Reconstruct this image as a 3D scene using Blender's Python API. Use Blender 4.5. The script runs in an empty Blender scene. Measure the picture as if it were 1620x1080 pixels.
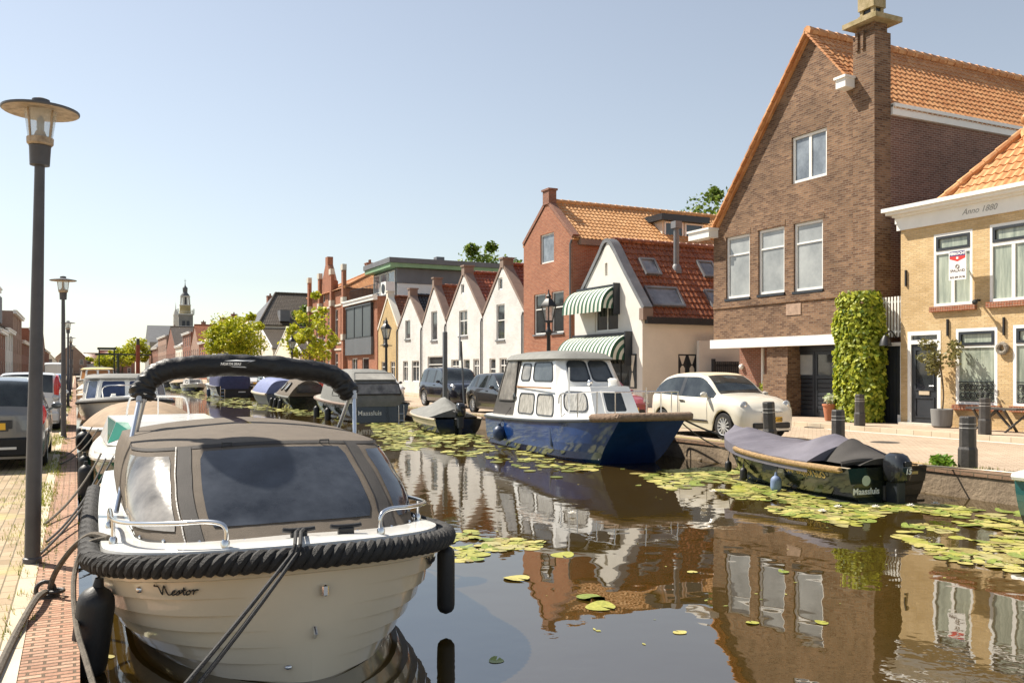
import bpy, math, random
from mathutils import Vector as V, Matrix, noise
R = random.Random(11)
PI = math.pi
SC = bpy.context.scene
COL = SC.collection
# ------------------------------------------------------------------ camera
F = 1400.0                      # focal length in photo pixels
TH = math.atan(690 / F)         # yaw to the right of the canal's direction (+Y)
ST, CT = math.sin(TH), math.cos(TH)
HC = 1.65                       # eye height over the left quay
ZW = -0.22                      # water level
ZR = 0.10                       # street level on the right bank
XQ = 11.75                      # right quay edge
XF = 20.3                       # right house fronts
def at(px, py, X=None, Y=None, Z=None):
    """the place a photo pixel shows, on the plane X=, Y= or Z="""
    a, b = (px - 810) / F, (587 - py) / F
    d = V((CT * a + ST, -ST * a + CT, b))
    if X is not None: t = X / d.x
    elif Y is not None: t = Y / d.y
    else: t = (Z - HC) / d.z
    return V((d.x * t, d.y * t, HC + d.z * t))
cam = bpy.data.cameras.new('camera'); co = bpy.data.objects.new('camera', cam); COL.objects.link(co)
co.location = (0, 0, HC); co.rotation_euler = (PI / 2, 0, -TH)
cam.sensor_width = 36; cam.lens = F * 36 / 1620; cam.shift_y = 47 / 1620
cam.clip_start = 0.1; cam.clip_end = 4000
SC.camera = co
# ------------------------------------------------------------------ light
SUN_EL, SUN_AZ = math.radians(50), math.radians(-36)     # azimuth from +Y towards +X
sd = V((math.sin(SUN_AZ) * math.cos(SUN_EL), math.cos(SUN_AZ) * math.cos(SUN_EL), math.sin(SUN_EL)))
sl = bpy.data.lights.new('sun', 'SUN'); sl.energy = 5.0; sl.angle = math.radians(0.5); sl.color = (1, .92, .80)
so = bpy.data.objects.new('sun', sl); COL.objects.link(so); so.rotation_euler = (-sd).to_track_quat('-Z', 'Y').to_euler()
wd = bpy.data.worlds.new('World'); SC.world = wd; wd.use_nodes = True
nt = wd.node_tree; bg = nt.nodes['Background']; sk = nt.nodes.new('ShaderNodeTexSky')
sk.sky_type = 'NISHITA'; sk.sun_disc = False; sk.sun_elevation = SUN_EL; sk.sun_rotation = SUN_AZ
sk.air_density = 1.3; sk.dust_density = 0.2; sk.ozone_density = 2.6; sk.altitude = 0
hs = nt.nodes.new('ShaderNodeHueSaturation'); hs.inputs['Saturation'].default_value = .55; hs.inputs['Hue'].default_value = .502; nt.links.new(sk.outputs[0], hs.inputs['Color']); nt.links.new(hs.outputs[0], bg.inputs[0]); bg.inputs[1].default_value = 0.072
SC.view_settings.view_transform = 'Standard'; SC.view_settings.look = 'None'; SC.view_settings.gamma = 1
SC.view_settings.exposure = 0.88; SC.view_settings.use_curve_mapping = False
SC.render.engine = 'CYCLES'
SC.cycles.max_bounces = 6; SC.cycles.transparent_max_bounces = 6; SC.cycles.caustics_reflective = False; SC.cycles.caustics_refractive = False
# ------------------------------------------------------------------ materials
def srgb(r, g, b):
    f = lambda c: (c / 255 / 12.92) if c <= 10 else ((c / 255 + .055) / 1.055) ** 2.4
    return (f(r), f(g), f(b))
MATS = {}
def nodes(m):
    m.use_nodes = True; t = m.node_tree; p = t.nodes['Principled BSDF']
    return t, p, lambda k: t.nodes.new('ShaderNode' + k), lambda a, b: t.links.new(a, b)
def put(p, **k):
    for n, v in k.items():
        n = n.replace('_', ' ')
        if n in p.inputs: p.inputs[n].default_value = v
def rgba(c): return (c[0], c[1], c[2], 1)
def mul(c, f): return tuple(min(1, x * f) for x in c)
def mat(name, col, rough=.6, metal=0., var=.12, vs=2., col2=None, bump=0., bs=30., spec=.5, coat=0., fine=0., stretch=None, trans=0.):
    if name in MATS: return MATS[name]
    m = bpy.data.materials.new(name); MATS[name] = m
    t, p, N, L = nodes(m)
    put(p, Roughness=rough, Metallic=metal, Specular_IOR_Level=spec, Coat_Weight=coat, Coat_Roughness=.05)
    tc = N('TexCoord'); src = tc.outputs['Object']
    if stretch:
        mp = N('Mapping'); mp.inputs['Scale'].default_value = stretch; L(src, mp.inputs[0]); src = mp.outputs[0]
    n1 = N('TexNoise'); n1.inputs['Scale'].default_value = vs; n1.inputs['Detail'].default_value = 6; n1.inputs['Roughness'].default_value = .65
    L(src, n1.inputs['Vector'])
    cr = N('ValToRGB'); cr.color_ramp.elements[0].position = .3; cr.color_ramp.elements[1].position = .7
    cr.color_ramp.elements[0].color = rgba(mul(col, 1 - var)); cr.color_ramp.elements[1].color = rgba(col2 if col2 else mul(col, 1 + var))
    L(n1.outputs[0], cr.inputs[0]); out = cr.outputs[0]
    L(out, p.inputs['Base Color'])
    if rough < .5:
        mr = N('MapRange'); mr.inputs[3].default_value = rough * .75; mr.inputs[4].default_value = min(1, rough * 1.5 + .02)
        L(n1.outputs[0], mr.inputs[0]); L(mr.outputs[0], p.inputs['Roughness'])
    if bump:
        n2 = N('TexNoise'); n2.inputs['Scale'].default_value = bs; n2.inputs['Detail'].default_value = 4
        L(src, n2.inputs['Vector'])
        b = N('Bump'); b.inputs['Strength'].default_value = bump; b.inputs['Distance'].default_value = .02
        L(n2.outputs[0], b.inputs['Height']); L(b.outputs[0], p.inputs['Normal'])
    if trans:
        tr = N('BsdfTranslucent'); mx = N('MixShader'); mx.inputs[0].default_value = trans
        L(out, tr.inputs[0]); L(p.outputs[0], mx.inputs[1]); L(tr.outputs[0], mx.inputs[2])
        L(mx.outputs[0], t.nodes['Material Output'].inputs[0])
    return m
def brick(name, c1, c2, mortar, bw=.21, rh=.065, ms=.008, var=.25, vs=.7, bump=.6, rough=.85, offset=.5, rot=0, dirt=None, col3=None):
    if name in MATS: return MATS[name]
    m = bpy.data.materials.new(name); MATS[name] = m
    t, p, N, L = nodes(m); put(p, Roughness=rough, Specular_IOR_Level=.3)
    tc = N('TexCoord'); src = tc.outputs['UV']
    mp = N('Mapping'); mp.inputs['Rotation'].default_value = (0, 0, rot); L(src, mp.inputs[0])
    wn = N('TexNoise'); wn.inputs['Scale'].default_value = 2.5; L(mp.outputs[0], wn.inputs['Vector'])
    wm = N('VectorMath'); wm.operation = 'SCALE'; wm.inputs['Scale'].default_value = .012; L(wn.outputs['Color'], wm.inputs[0])
    wa = N('VectorMath'); L(mp.outputs[0], wa.inputs[0]); L(wm.outputs[0], wa.inputs[1])
    b = N('TexBrick'); b.offset = offset; b.inputs['Scale'].default_value = 1; b.inputs['Brick Width'].default_value = bw; b.inputs['Row Height'].default_value = rh
    b.inputs['Mortar Size'].default_value = ms; b.inputs['Mortar Smooth'].default_value = .2; b.inputs['Bias'].default_value = 0
    b.inputs['Color1'].default_value = rgba(c1); b.inputs['Color2'].default_value = rgba(c2); b.inputs['Mortar'].default_value = rgba(mortar)
    L(wa.outputs[0], b.inputs['Vector'])
    n1 = N('TexNoise'); n1.inputs['Scale'].default_value = vs; n1.inputs['Detail'].default_value = 8; n1.inputs['Roughness'].default_value = .7; L(mp.outputs[0], n1.inputs['Vector'])
    cr = N('ValToRGB'); cr.color_ramp.elements[0].position = .32; cr.color_ramp.elements[1].position = .68
    d = dirt or (1 - var, 1 - var, 1 - var)
    cr.color_ramp.elements[0].color = rgba(d); cr.color_ramp.elements[1].color = (1 + var * .3, 1 + var * .3, 1 + var * .3, 1)
    L(n1.outputs[0], cr.inputs[0])
    mx = N('MixRGB'); mx.blend_type = 'MULTIPLY'; mx.inputs[0].default_value = 1; L(b.outputs['Color'], mx.inputs[1]); L(cr.outputs[0], mx.inputs[2])
    out = mx.outputs[0]
    if col3:
        n3 = N('TexNoise'); n3.inputs['Scale'].default_value = 1.6; n3.inputs['Detail'].default_value = 7; L(tc.outputs['UV'], n3.inputs['Vector'])
        r3 = N('ValToRGB'); r3.color_ramp.elements[0].position = .55; r3.color_ramp.elements[1].position = .72; r3.color_ramp.elements[0].color = (0, 0, 0, 1); r3.color_ramp.elements[1].color = (.8, .8, .8, 1)
        L(n3.outputs[0], r3.inputs[0]); m3 = N('MixRGB'); L(r3.outputs[0], m3.inputs[0]); L(out, m3.inputs[1]); m3.inputs[2].default_value = rgba(col3); out = m3.outputs[0]
    L(out, p.inputs['Base Color'])
    n2 = N('TexNoise'); n2.inputs['Scale'].default_value = 40; L(src, n2.inputs['Vector'])
    ad = N('Math'); ad.operation = 'MULTIPLY_ADD'; ad.inputs[1].default_value = -1.; L(b.outputs['Fac'], ad.inputs[0]); 
    sc = N('Math'); sc.operation = 'MULTIPLY'; sc.inputs[1].default_value = .5; L(n2.outputs[0], sc.inputs[0]); L(sc.outputs[0], ad.inputs[2])
    bp = N('Bump'); bp.inputs['Strength'].default_value = bump; bp.inputs['Distance'].default_value = .012; L(ad.outputs[0], bp.inputs['Height']); L(bp.outputs[0], p.inputs['Normal'])
    return m
def tiles(name, c1, c2, stain=(.5, .45, .4), rough=.55):
    m = brick(name, c1, c2, c1, bw=.22, rh=.30, ms=0, var=.35, vs=.8, bump=.1, rough=rough, offset=0, dirt=stain, col3=tuple(x * .55 + .02 for x in c1))
    return m
def leafm(name, c1, c2, trans=.35):
    if name in MATS: return MATS[name]
    m = bpy.data.materials.new(name); MATS[name] = m
    t, p, N, L = nodes(m); put(p, Roughness=.5, Specular_IOR_Level=.35)
    g = N('NewGeometry'); cr = N('ValToRGB'); cr.color_ramp.elements[0].color = rgba(c1); cr.color_ramp.elements[1].color = rgba(c2)
    L(g.outputs['Random Per Island'], cr.inputs[0]); L(cr.outputs[0], p.inputs['Base Color'])
    tr = N('BsdfTranslucent'); mx = N('MixShader'); mx.inputs[0].default_value = trans
    L(cr.outputs[0], tr.inputs[0]); L(p.outputs[0], mx.inputs[1]); L(tr.outputs[0], mx.inputs[2]); L(mx.outputs[0], t.nodes['Material Output'].inputs[0])
    return m
def glassm(name, col=(.02, .025, .03), rough=.03, spec=.8, var=.5, vs=1.5, col2=None, stretch=None):
    m = mat(name, col, rough=rough, var=var, vs=vs, spec=spec, col2=col2, stretch=stretch); return m
# ------------------------------------------------------------------ mesh builder
class MB:
    def __init__(s): s.v = []; s.f = []; s.m = []; s.s = []
    def add(s, vs, fs, mi=0, sm=False):
        b = len(s.v); s.v += [tuple(v) for v in vs]
        for f in fs: s.f.append([b + i for i in f]); s.m.append(mi); s.s.append(sm)
        return s
    def box(s, x0, x1, y0, y1, z0, z1, mi=0):
        vs = [(x, y, z) for z in (z0, z1) for y in (y0, y1) for x in (x0, x1)]
        return s.add(vs, [(0, 2, 3, 1), (4, 5, 7, 6), (0, 1, 5, 4), (2, 6, 7, 3), (0, 4, 6, 2), (1, 3, 7, 5)], mi)
    def obox(s, c, u, v, w, mi=0):
        """box from centre and three half-axis vectors"""
        c, u, v, w = V(c), V(u), V(v), V(w)
        vs = [c + u * i + v * j + w * k for k in (-1, 1) for j in (-1, 1) for i in (-1, 1)]
        return s.add(vs, [(0, 2, 3, 1), (4, 5, 7, 6), (0, 1, 5, 4), (2, 6, 7, 3), (0, 4, 6, 2), (1, 3, 7, 5)], mi)
    def bar(s, a, b, w, h, up=(0, 0, 1), mi=0):
        a, b = V(a), V(b); d = (b - a); l = d.length / 2; d.normalize()
        n = d.cross(V(up))
        if n.length < 1e-4: n = d.cross(V((1, 0, 0)))
        n.normalize(); q = n.cross(d)
        return s.obox((a + b) / 2, d * l, n * w / 2, q * h / 2, mi)
    def bbox(s, x0, x1, y0, y1, z0, z1, b=.01, mi=0):
        """box with chamfered edges on every side"""
        ring = lambda i, z: [(x0 + b + i, y0 + i, z), (x1 - b - i, y0 + i, z), (x1 - i, y0 + b + i, z), (x1 - i, y1 - b - i, z), (x1 - b - i, y1 - i, z), (x0 + b + i, y1 - i, z), (x0 + i, y1 - b - i, z), (x0 + i, y0 + b + i, z)]
        return s.rings([ring(b, z0), ring(0, z0 + b), ring(0, z1 - b), ring(b, z1)], mi=mi, cap=True)
    def rings(s, rs, mi=0, sm=False, cap=False, closed=True):
        n = len(rs[0]); vs = [p for r in rs for p in r]; fs = []
        for i in range(len(rs) - 1):
            for j in range(n if closed else n - 1):
                k = (j + 1) % n; fs.append((i * n + j, i * n + k, (i + 1) * n + k, (i + 1) * n + j))
        s.add(vs, fs, mi, sm)
        if cap: s.add(rs[0], [list(range(n))[::-1]], mi); s.add(rs[-1], [list(range(n))], mi)
        return s
    def grid(s, rows, mi=0, sm=True): return s.rings(rows, mi, sm, False, False)
    def tube(s, pts, r, n=8, mi=0, cap=True, sm=True):
        pts = [V(p) for p in pts]; rs = r if isinstance(r, (list, tuple)) else [r] * len(pts); out = []
        d0 = (pts[1] - pts[0]).normalized(); up = V((0, 0, 1)) if abs(d0.z) < .9 else V((1, 0, 0))
        nrm = d0.cross(up).normalized()
        for i, p in enumerate(pts):
            d = (pts[min(i + 1, len(pts) - 1)] - pts[max(i - 1, 0)]).normalized()
            nrm = nrm - d * nrm.dot(d)
            nrm = nrm.normalized() if nrm.length > 1e-5 else d.orthogonal().normalized()
            b = d.cross(nrm)
            out.append([p + (nrm * math.cos(2 * PI * k / n) + b * math.sin(2 * PI * k / n)) * rs[i] for k in range(n)])
        return s.rings(out, mi, sm, cap)
    def lathe(s, c, prof, n=20, mi=0, sm=True, axis='z', cap=True):
        c = V(c); rs = []
        for r, h in prof:
            ring = []
            for k in range(n):
                a = 2 * PI * k / n; x, y = r * math.cos(a), r * math.sin(a)
                ring.append(c + (V((x, y, h)) if axis == 'z' else V((h, x, y)) if axis == 'x' else V((y, h, x))))
            rs.append(ring)
        return s.rings(rs, mi, sm, cap)
    def ball(s, c, r, n=12, mi=0):
        c = V(c); r = r if isinstance(r, (tuple, list)) else (r, r, r); m = n // 2; rs = []
        for i in range(m + 1):
            a = PI * i / m; q = max(math.sin(a), .01)
            rs.append([c + V((r[0] * q * math.cos(2 * PI * k / n), r[1] * q * math.sin(2 * PI * k / n), -r[2] * math.cos(a))) for k in range(n)])
        return s.rings(rs, mi, True)
    def poly(s, pts, mi=0): return s.add(pts, [list(range(len(pts)))], mi)
    def prism(s, pts, off, mi=0, sm=False):
        """polygon swept along an offset vector, both ends closed"""
        pts = [V(p) for p in pts]; off = V(off)
        return s.rings([pts, [p + off for p in pts]], mi, sm, True)
    def build(s, name, ms, parent=None, ang=38, loc=None):
        me = bpy.data.meshes.new(name); vs = s.v
        o0 = V((0, 0, 0))
        if parent is not None:
            q = parent
            while q is not None: o0 += q.location; q = q.parent
        if loc is not None: o0 = V(loc)
        me.from_pydata([V(v) - o0 for v in vs], [], s.f)
        if not isinstance(ms, (list, tuple)): ms = [ms]
        for m in ms: me.materials.append(m)
        me.polygons.foreach_set('material_index', s.m); me.polygons.foreach_set('use_smooth', s.s)
        uv = me.uv_layers.new(name='UVMap').data
        import bmesh
        bm = bmesh.new(); bm.from_mesh(me); bmesh.ops.recalc_face_normals(bm, faces=bm.faces); bm.to_mesh(me); bm.free()
        uv = me.uv_layers[0].data; mv = me.vertices
        for p in me.polygons:
            n = p.normal
            if abs(n.z) > .995: ua, va = V((1, 0, 0)), V((0, 1, 0))
            else:
                ua = V((0, 0, 1)).cross(n).normalized(); va = n.cross(ua)
            for li in p.loop_indices:
                w = mv[me.loops[li].vertex_index].co + o0
                uv[li].uv = (w.dot(ua), w.dot(va))
        if any(s.s): me.set_sharp_from_angle(angle=math.radians(ang))
        o = bpy.data.objects.new(name, me); COL.objects.link(o)
        if parent is not None: o.parent = parent
        elif loc is not None: o.location = loc
        return o
def tag(o, label=None, cat=None, group=None, kind=None):
    if label: o['label'] = label
    if cat: o['category'] = cat
    if group: o['group'] = group
    if kind: o['kind'] = kind
    return o
def thing(name, label, cat, loc=(0, 0, 0), group=None):
    o = bpy.data.objects.new(name, None); COL.objects.link(o); o.location = loc; o.empty_display_size = .2
    return tag(o, label, cat, group)
def copy_tree(o, parent=None):
    c = o.copy(); COL.objects.link(c)
    if parent is not None: c.parent = parent
    for ch in list(o.children): copy_tree(ch, c)
    return c
def lerp(a, b, t): return a + (b - a) * t
def tab(t, x):
    """piecewise smooth table lookup"""
    if x <= t[0][0]: return t[0][1]
    for (a, va), (b, vb) in zip(t, t[1:]):
        if x <= b: return lerp(va, vb, (x - a) / (b - a))
    return t[-1][1]
def curve(pts, n=6):
    """Catmull-Rom through the points"""
    pts = [V(p) for p in pts]; out = []
    for i in range(len(pts) - 1):
        p0, p1, p2, p3 = pts[max(i - 1, 0)], pts[i], pts[i + 1], pts[min(i + 2, len(pts) - 1)]
        for k in range(n):
            t = k / n
            out.append(.5 * ((2 * p1) + (p2 - p0) * t + (2 * p0 - 5 * p1 + 4 * p2 - p3) * t * t + (3 * p1 - p0 - 3 * p2 + p3) * t ** 3))
    return out + [pts[-1]]
def sag(a, b, drop, n=10):
    a, b = V(a), V(b)
    return [a.lerp(b, i / n) - V((0, 0, drop * 4 * (i / n) * (1 - i / n))) for i in range(n + 1)]
def text_mesh(txt, size, mt, name, parent, origin, u, v, shear=0., align='CENTER', depth=.002, space=1., bold=0.):
    """lettering as a mesh lying on the plane through origin with axes u (reading direction) and v (up)"""
    c = bpy.data.curves.new('lettering', 'FONT'); c.body = txt; c.size = size; c.align_x = align; c.shear = shear; c.extrude = depth; c.space_character = space; c.offset = bold; c.resolution_u = 3
    t = bpy.data.objects.new('lettering', c); COL.objects.link(t)
    dg = bpy.context.evaluated_depsgraph_get(); me = bpy.data.meshes.new_from_object(t.evaluated_get(dg))
    bpy.data.objects.remove(t)
    u, v = V(u).normalized(), V(v).normalized(); n = u.cross(v)
    o0 = V((0, 0, 0)); q = parent
    while q is not None: o0 += q.location; q = q.parent
    for p in me.vertices: p.co = V(origin) + u * p.co.x + v * p.co.y + n * p.co.z - o0
    me.materials.clear(); me.materials.append(mt); me.name = name
    o = bpy.data.objects.new(name, me); COL.objects.link(o)
    if parent is not None: o.parent = parent
    return o
# ------------------------------------------------------------------ palette
m_white = mat('white_paint', (.80, .79, .75), .45, var=.05)
m_cream = mat('cream_render', (.74, .68, .57), .8, var=.07, vs=.8, bump=.25, bs=14)
m_render = mat('white_render', (.68, .655, .60), .8, var=.10, vs=.7, bump=.2, bs=16)
m_dark = mat('dark_paint', (.022, .026, .032), .35, var=.2)
m_black = mat('black_rubber', (.012, .012, .013), .45, var=.3, bump=.1, bs=60)
m_lampgrey = mat('lamp_grey', (.075, .075, .082), .5, var=.2, vs=4, bump=.1, bs=80)
m_steel = mat('stainless_steel', (.72, .72, .72), .16, metal=1, var=.08)
m_alu = mat('aluminium_tube', (.66, .70, .76), .32, metal=.85, var=.08)
m_lead = mat('lead_flashing', (.16, .165, .175), .5, var=.2)
m_zinc = mat('zinc_cladding', (.12, .13, .14), .45, var=.15, stretch=(1, 1, .1))
m_stone = mat('pale_stone', (.55, .51, .43), .8, var=.15, vs=3, bump=.3)
m_capst = mat('weathered_capstone', (.36, .29, .12), .9, var=.35, vs=4, bump=.5, col2=(.45, .36, .22))
m_brownbrick = brick('brown_brick', (.115, .052, .027), (.29, .165, .09), (.24, .19, .14), var=.4, ms=.010)
m_brownside = brick('purple_brown_brick', (.15, .068, .05), (.24, .118, .085), (.33, .27, .22), var=.3, ms=.009)
m_redbrick = brick('red_brick', (.30, .095, .048), (.40, .150, .078), (.34, .26, .19), var=.2)
m_redbrick2 = brick('dull_red_brick', (.22, .085, .055), (.31, .125, .08), (.30, .25, .2), var=.25)
m_pinkbrick = brick('pink_brick', (.32, .19, .14), (.40, .26, .19), (.4, .33, .28), var=.2)
m_yelbrick = brick('yellow_brick', (.58, .41, .20), (.70, .52, .29), (.55, .42, .26), bw=.18, rh=.05, var=.25, bump=.9, dirt=(.72, .68, .62))
m_yelbrick2 = brick('straw_brick', (.52, .36, .15), (.60, .44, .22), (.48, .38, .24), bw=.18, rh=.05, var=.25)
m_whitebrick = brick('white_painted_brick', (.66, .65, .62), (.74, .73, .70), (.54, .53, .50), bw=.21, rh=.065, var=.22, vs=.5, ms=.005, bump=.3)
m_roofor = tiles('orange_pantiles', (.54, .235, .095), (.72, .40, .19), (.62, .54, .45))
m_roofye = tiles('amber_pantiles', (.56, .30, .125), (.72, .44, .22), (.6, .52, .42))
m_roofdk = tiles('brown_red_pantiles', (.24, .085, .042), (.42, .17, .08), (.42, .36, .32), rough=.38)
m_roofre = tiles('dark_red_pantiles', (.26, .075, .04), (.36, .12, .06), (.5, .42, .38), rough=.35)
m_roofbl = tiles('black_glazed_pantiles', (.022, .022, .024), (.05, .047, .045), (.6, .6, .6), rough=.2)
m_roofgr = tiles('grey_pantiles', (.11, .088, .066), (.17, .14, .108), (.6, .6, .6), rough=.3)
m_slate = mat('slate_grey', (.14, .145, .155), .6, var=.15, vs=1)
m_glass = glassm('window_glass', (.025, .03, .034), col2=(.09, .10, .105), vs=.9)
m_glassdk = glassm('dark_glass', (.010, .012, .014), col2=(.035, .04, .042), vs=1.2)
m_blind = glassm('glass_over_white_blind', (.36, .39, .40), col2=(.46, .48, .47), vs=.5, rough=.06)
m_curt = glassm('glass_over_net_curtain', (.30, .36, .30), col2=(.46, .50, .40), vs=3, rough=.06, stretch=(1, 3, .3))
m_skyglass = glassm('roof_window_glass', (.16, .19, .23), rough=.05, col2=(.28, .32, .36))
m_carglass = glassm('car_glass', (.014, .018, .020), rough=.03, col2=(.05, .06, .062), vs=2)
m_shut = mat('grey_roller_screen', (.08, .095, .10), .5, var=.1, stretch=(1, 1, .2))
m_tyre = mat('tyre', (.016, .016, .017), .8, var=.2)
m_rim = mat('alloy_rim', (.60, .61, .62), .35, metal=.35, var=.05)
m_chrome = mat('chrome', (.8, .8, .8), .08, metal=1, var=.03)
m_red = mat('red_lens', (.48, .012, .015), .12, var=.2, coat=.5)
m_lens = mat('clear_lens', (.42, .44, .46), .06, var=.4, vs=12, coat=.8)
m_plate = mat('yellow_plate', (.80, .46, .03), .4, var=.05)
m_bluepl = mat('plate_blue', (.02, .07, .42), .4, var=.05)
m_rope = mat('black_rope', (.022, .021, .02), .75, var=.4, vs=30, bump=.4, bs=120)
m_ropegr = mat('grey_brown_rope', (.13, .11, .085), .85, var=.4, vs=20, bump=.6, bs=150)
m_ropetan = mat('tan_rope', (.42, .28, .14), .85, var=.3, vs=20, bump=.5, bs=120)
m_gel = mat('cream_gelcoat', (.82, .70, .51), .10, var=.035, vs=1.5, coat=.6)
m_gelw = mat('white_gelcoat', (.80, .79, .75), .16, var=.05, vs=3, coat=.4)
m_canvas = mat('charcoal_canvas', (.118, .094, .070), .85, var=.14, vs=6, bump=.35, bs=160)
m_canvdk = mat('dark_canvas_trim', (.045, .040, .036), .8, var=.15, vs=6, bump=.3, bs=160)
m_canvbk = mat('black_canvas', (.010, .0095, .0095), .42, var=.3, vs=8, bump=.2, bs=45)
m_canvgr = mat('grey_canvas', (.17, .17, .155), .75, var=.2, vs=5, bump=.3, bs=90)
m_canvtan = mat('tan_canvas', (.30, .21, .13), .8, var=.2, vs=4, bump=.3, bs=90)
m_canvnv = mat('navy_canvas', (.035, .040, .105), .65, var=.2, vs=4, bump=.3, bs=90)
m_canvlil = mat('lilac_grey_canvas', (.135, .125, .15), .55, var=.16, vs=4, bump=.35, bs=70)
m_canvblu = mat('faded_blue_canvas', (.14, .17, .32), .7, var=.2, vs=4, bump=.3, bs=90)
m_vinyl = mat('clear_vinyl', (.022, .027, .037), .07, var=.6, vs=2.2, spec=.7, bump=.2, bs=3.5, col2=(.055, .062, .075))
m_vinyl2 = mat('dusty_clear_vinyl', (.17, .16, .145), .1, var=.5, vs=2.6, spec=.7, bump=.25, bs=4, col2=(.34, .32, .29))
m_navy = mat('navy_hull', (.010, .042, .165), .12, var=.25, vs=2, coat=.5)
m_blackhull = mat('black_green_hull', (.012, .016, .013), .13, var=.4, vs=3, coat=.4)
m_green = mat('green_hull', (.01, .17, .105), .14, var=.12, vs=3, coat=.5)
m_teal = mat('teal_hull', (.015, .10, .10), .2, var=.15, coat=.3)
m_tan = mat('beige_hull', (.52, .43, .31), .3, var=.12, coat=.2)
m_wood = mat('varnished_wood', (.30, .13, .04), .35, var=.3, vs=6, stretch=(1, 8, 1))
m_gold = mat('gold_lettering', (.62, .42, .12), .4, var=.05)
m_letw = mat('white_lettering', (.82, .82, .80), .5, var=.02)
m_letk = mat('black_lettering', (.02, .018, .016), .5, var=.02)
m_soil = mat('soil', (.10, .07, .045), .95, var=.3)
m_terra = mat('terracotta', (.42, .16, .08), .8, var=.2)
m_bark = mat('bark', (.12, .09, .06), .95, var=.35, vs=6, bump=.8, bs=18)
m_leafyel = leafm('yellow_green_leaves', (.22, .29, .010), (.66, .62, .05))
m_leafmid = leafm('mid_green_leaves', (.05, .10, .015), (.24, .32, .05))
m_leafivy = leafm('ivy_leaves', (.08, .14, .008), (.58, .60, .06), .35)
m_leafol = leafm('olive_leaves', (.10, .10, .03), (.28, .25, .09))
m_grass = leafm('grass_blades', (.14, .19, .02), (.40, .40, .07), .3)
m_flower = leafm('yellow_flowers', (.65, .42, .01), (.8, .6, .05))
m_bollard = mat('bollard_grey', (.055, .050, .046), .55, var=.3, vs=5, bump=.3, bs=30)
m_iron = mat('black_iron', (.016, .016, .017), .4, var=.2)
m_pink = mat('pink_brown_coping', (.23, .165, .13), .8, var=.15)
m_signred = mat('sign_red', (.62, .04, .03), .4, var=.03)
m_signblue = mat('sign_navy', (.05, .03, .14), .4, var=.03)
m_orange = mat('orange_paint', (.7, .22, .02), .4, var=.1)
def paint(name, col, rough=.2): return mat(name, col, rough, var=.03, vs=1.5, coat=.8)
p_cream = paint('cream_car_paint', (.74, .69, .58))
p_grey = paint('iron_grey_car_paint', (.16, .16, .16), .18)
p_silver = paint('silver_car_paint', (.66, .66, .65))
p_dark = paint('dark_blue_car_paint', (.016, .018, .028), .12)
p_brown = paint('dark_grey_car_paint', (.03, .028, .028), .15)
p_pink = paint('wine_car_paint', (.36, .07, .09))
p_red = paint('red_car_paint', (.55, .015, .02))
p_blue = paint('blue_car_paint', (.03, .12, .28))
p_white = paint('white_car_paint', (.76, .76, .74))
# ------------------------------------------------------------------ walls, windows and roofs
class Face:
    """a vertical plane: a = metres along u, z = height, d = metres out along n"""
    def __init__(s, o, u, n): s.o, s.u, s.n = V(o), V(u), V(n)
    def p(s, a, z, d=0.): return s.o + s.u * a + s.n * d + V((0, 0, z))
def right_face(X=XF): return Face((X, 0, 0), (0, 1, 0), (-1, 0, 0))
def left_face(X): return Face((X, 0, 0), (0, 1, 0), (1, 0, 0))
def side_face(Y): return Face((0, Y, 0), (1, 0, 0), (0, -1, 0))
def clip2(poly, cl):
    for (qa, qz), (na, nz) in cl:
        out = []
        for i in range(len(poly)):
            p, q = poly[i], poly[(i + 1) % len(poly)]
            dp, dq = (p[0] - qa) * na + (p[1] - qz) * nz, (q[0] - qa) * na + (q[1] - qz) * nz
            if dp <= 1e-6: out.append(p)
            if (dp < -1e-6 and dq > 1e-6) or (dp > 1e-6 and dq < -1e-6):
                t = dp / (dp - dq); out.append((p[0] + (q[0] - p[0]) * t, p[1] + (q[1] - p[1]) * t))
        poly = out
        if len(poly) < 3: return []
    return poly
def gable_clips(a0, za, am, zm, a1, zb):
    """keep what lies under the two slopes (a0,za)-(am,zm)-(a1,zb), a0<am<a1"""
    return [((am, zm), (-(zm - za), am - a0)), ((am, zm), (zm - zb, a1 - am))]
def wall(mb, f, a0, a1, z0, z1, holes=(), clips=(), reveal=.12, mi=0, rmi=None):
    A = sorted({a0, a1, *[h[i] for h in holes for i in (0, 1)]}); Z = sorted({z0, z1, *[h[i] for h in holes for i in (2, 3)]})
    A = [a for a in A if a0 <= a <= a1]; Z = [z for z in Z if z0 <= z <= z1]
    for i in range(len(A) - 1):
        for j in range(len(Z) - 1):
            ca, cz = (A[i] + A[i + 1]) / 2, (Z[j] + Z[j + 1]) / 2
            if any(h[0] < ca < h[1] and h[2] < cz < h[3] for h in holes): continue
            pl = clip2([(A[i], Z[j]), (A[i + 1], Z[j]), (A[i + 1], Z[j + 1]), (A[i], Z[j + 1])], clips)
            if pl: mb.poly([f.p(a, z) for a, z in pl], mi)
    for h in holes:
        c = [(h[0], h[2]), (h[1], h[2]), (h[1], h[3]), (h[0], h[3])]
        for k in range(4):
            p, q = c[k], c[(k + 1) % 4]
            mb.poly([f.p(*p), f.p(*q), f.p(q[0], q[1], -reveal), f.p(p[0], p[1], -reveal)], mi if rmi is None else rmi)
def fbox(mb, f, a0, a1, z0, z1, d0, d1, mi=0):
    mb.obox(f.p((a0 + a1) / 2, (z0 + z1) / 2, (d0 + d1) / 2), f.u * (a1 - a0) / 2, f.n * abs(d1 - d0) / 2, V((0, 0, (z1 - z0) / 2)), mi)
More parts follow.
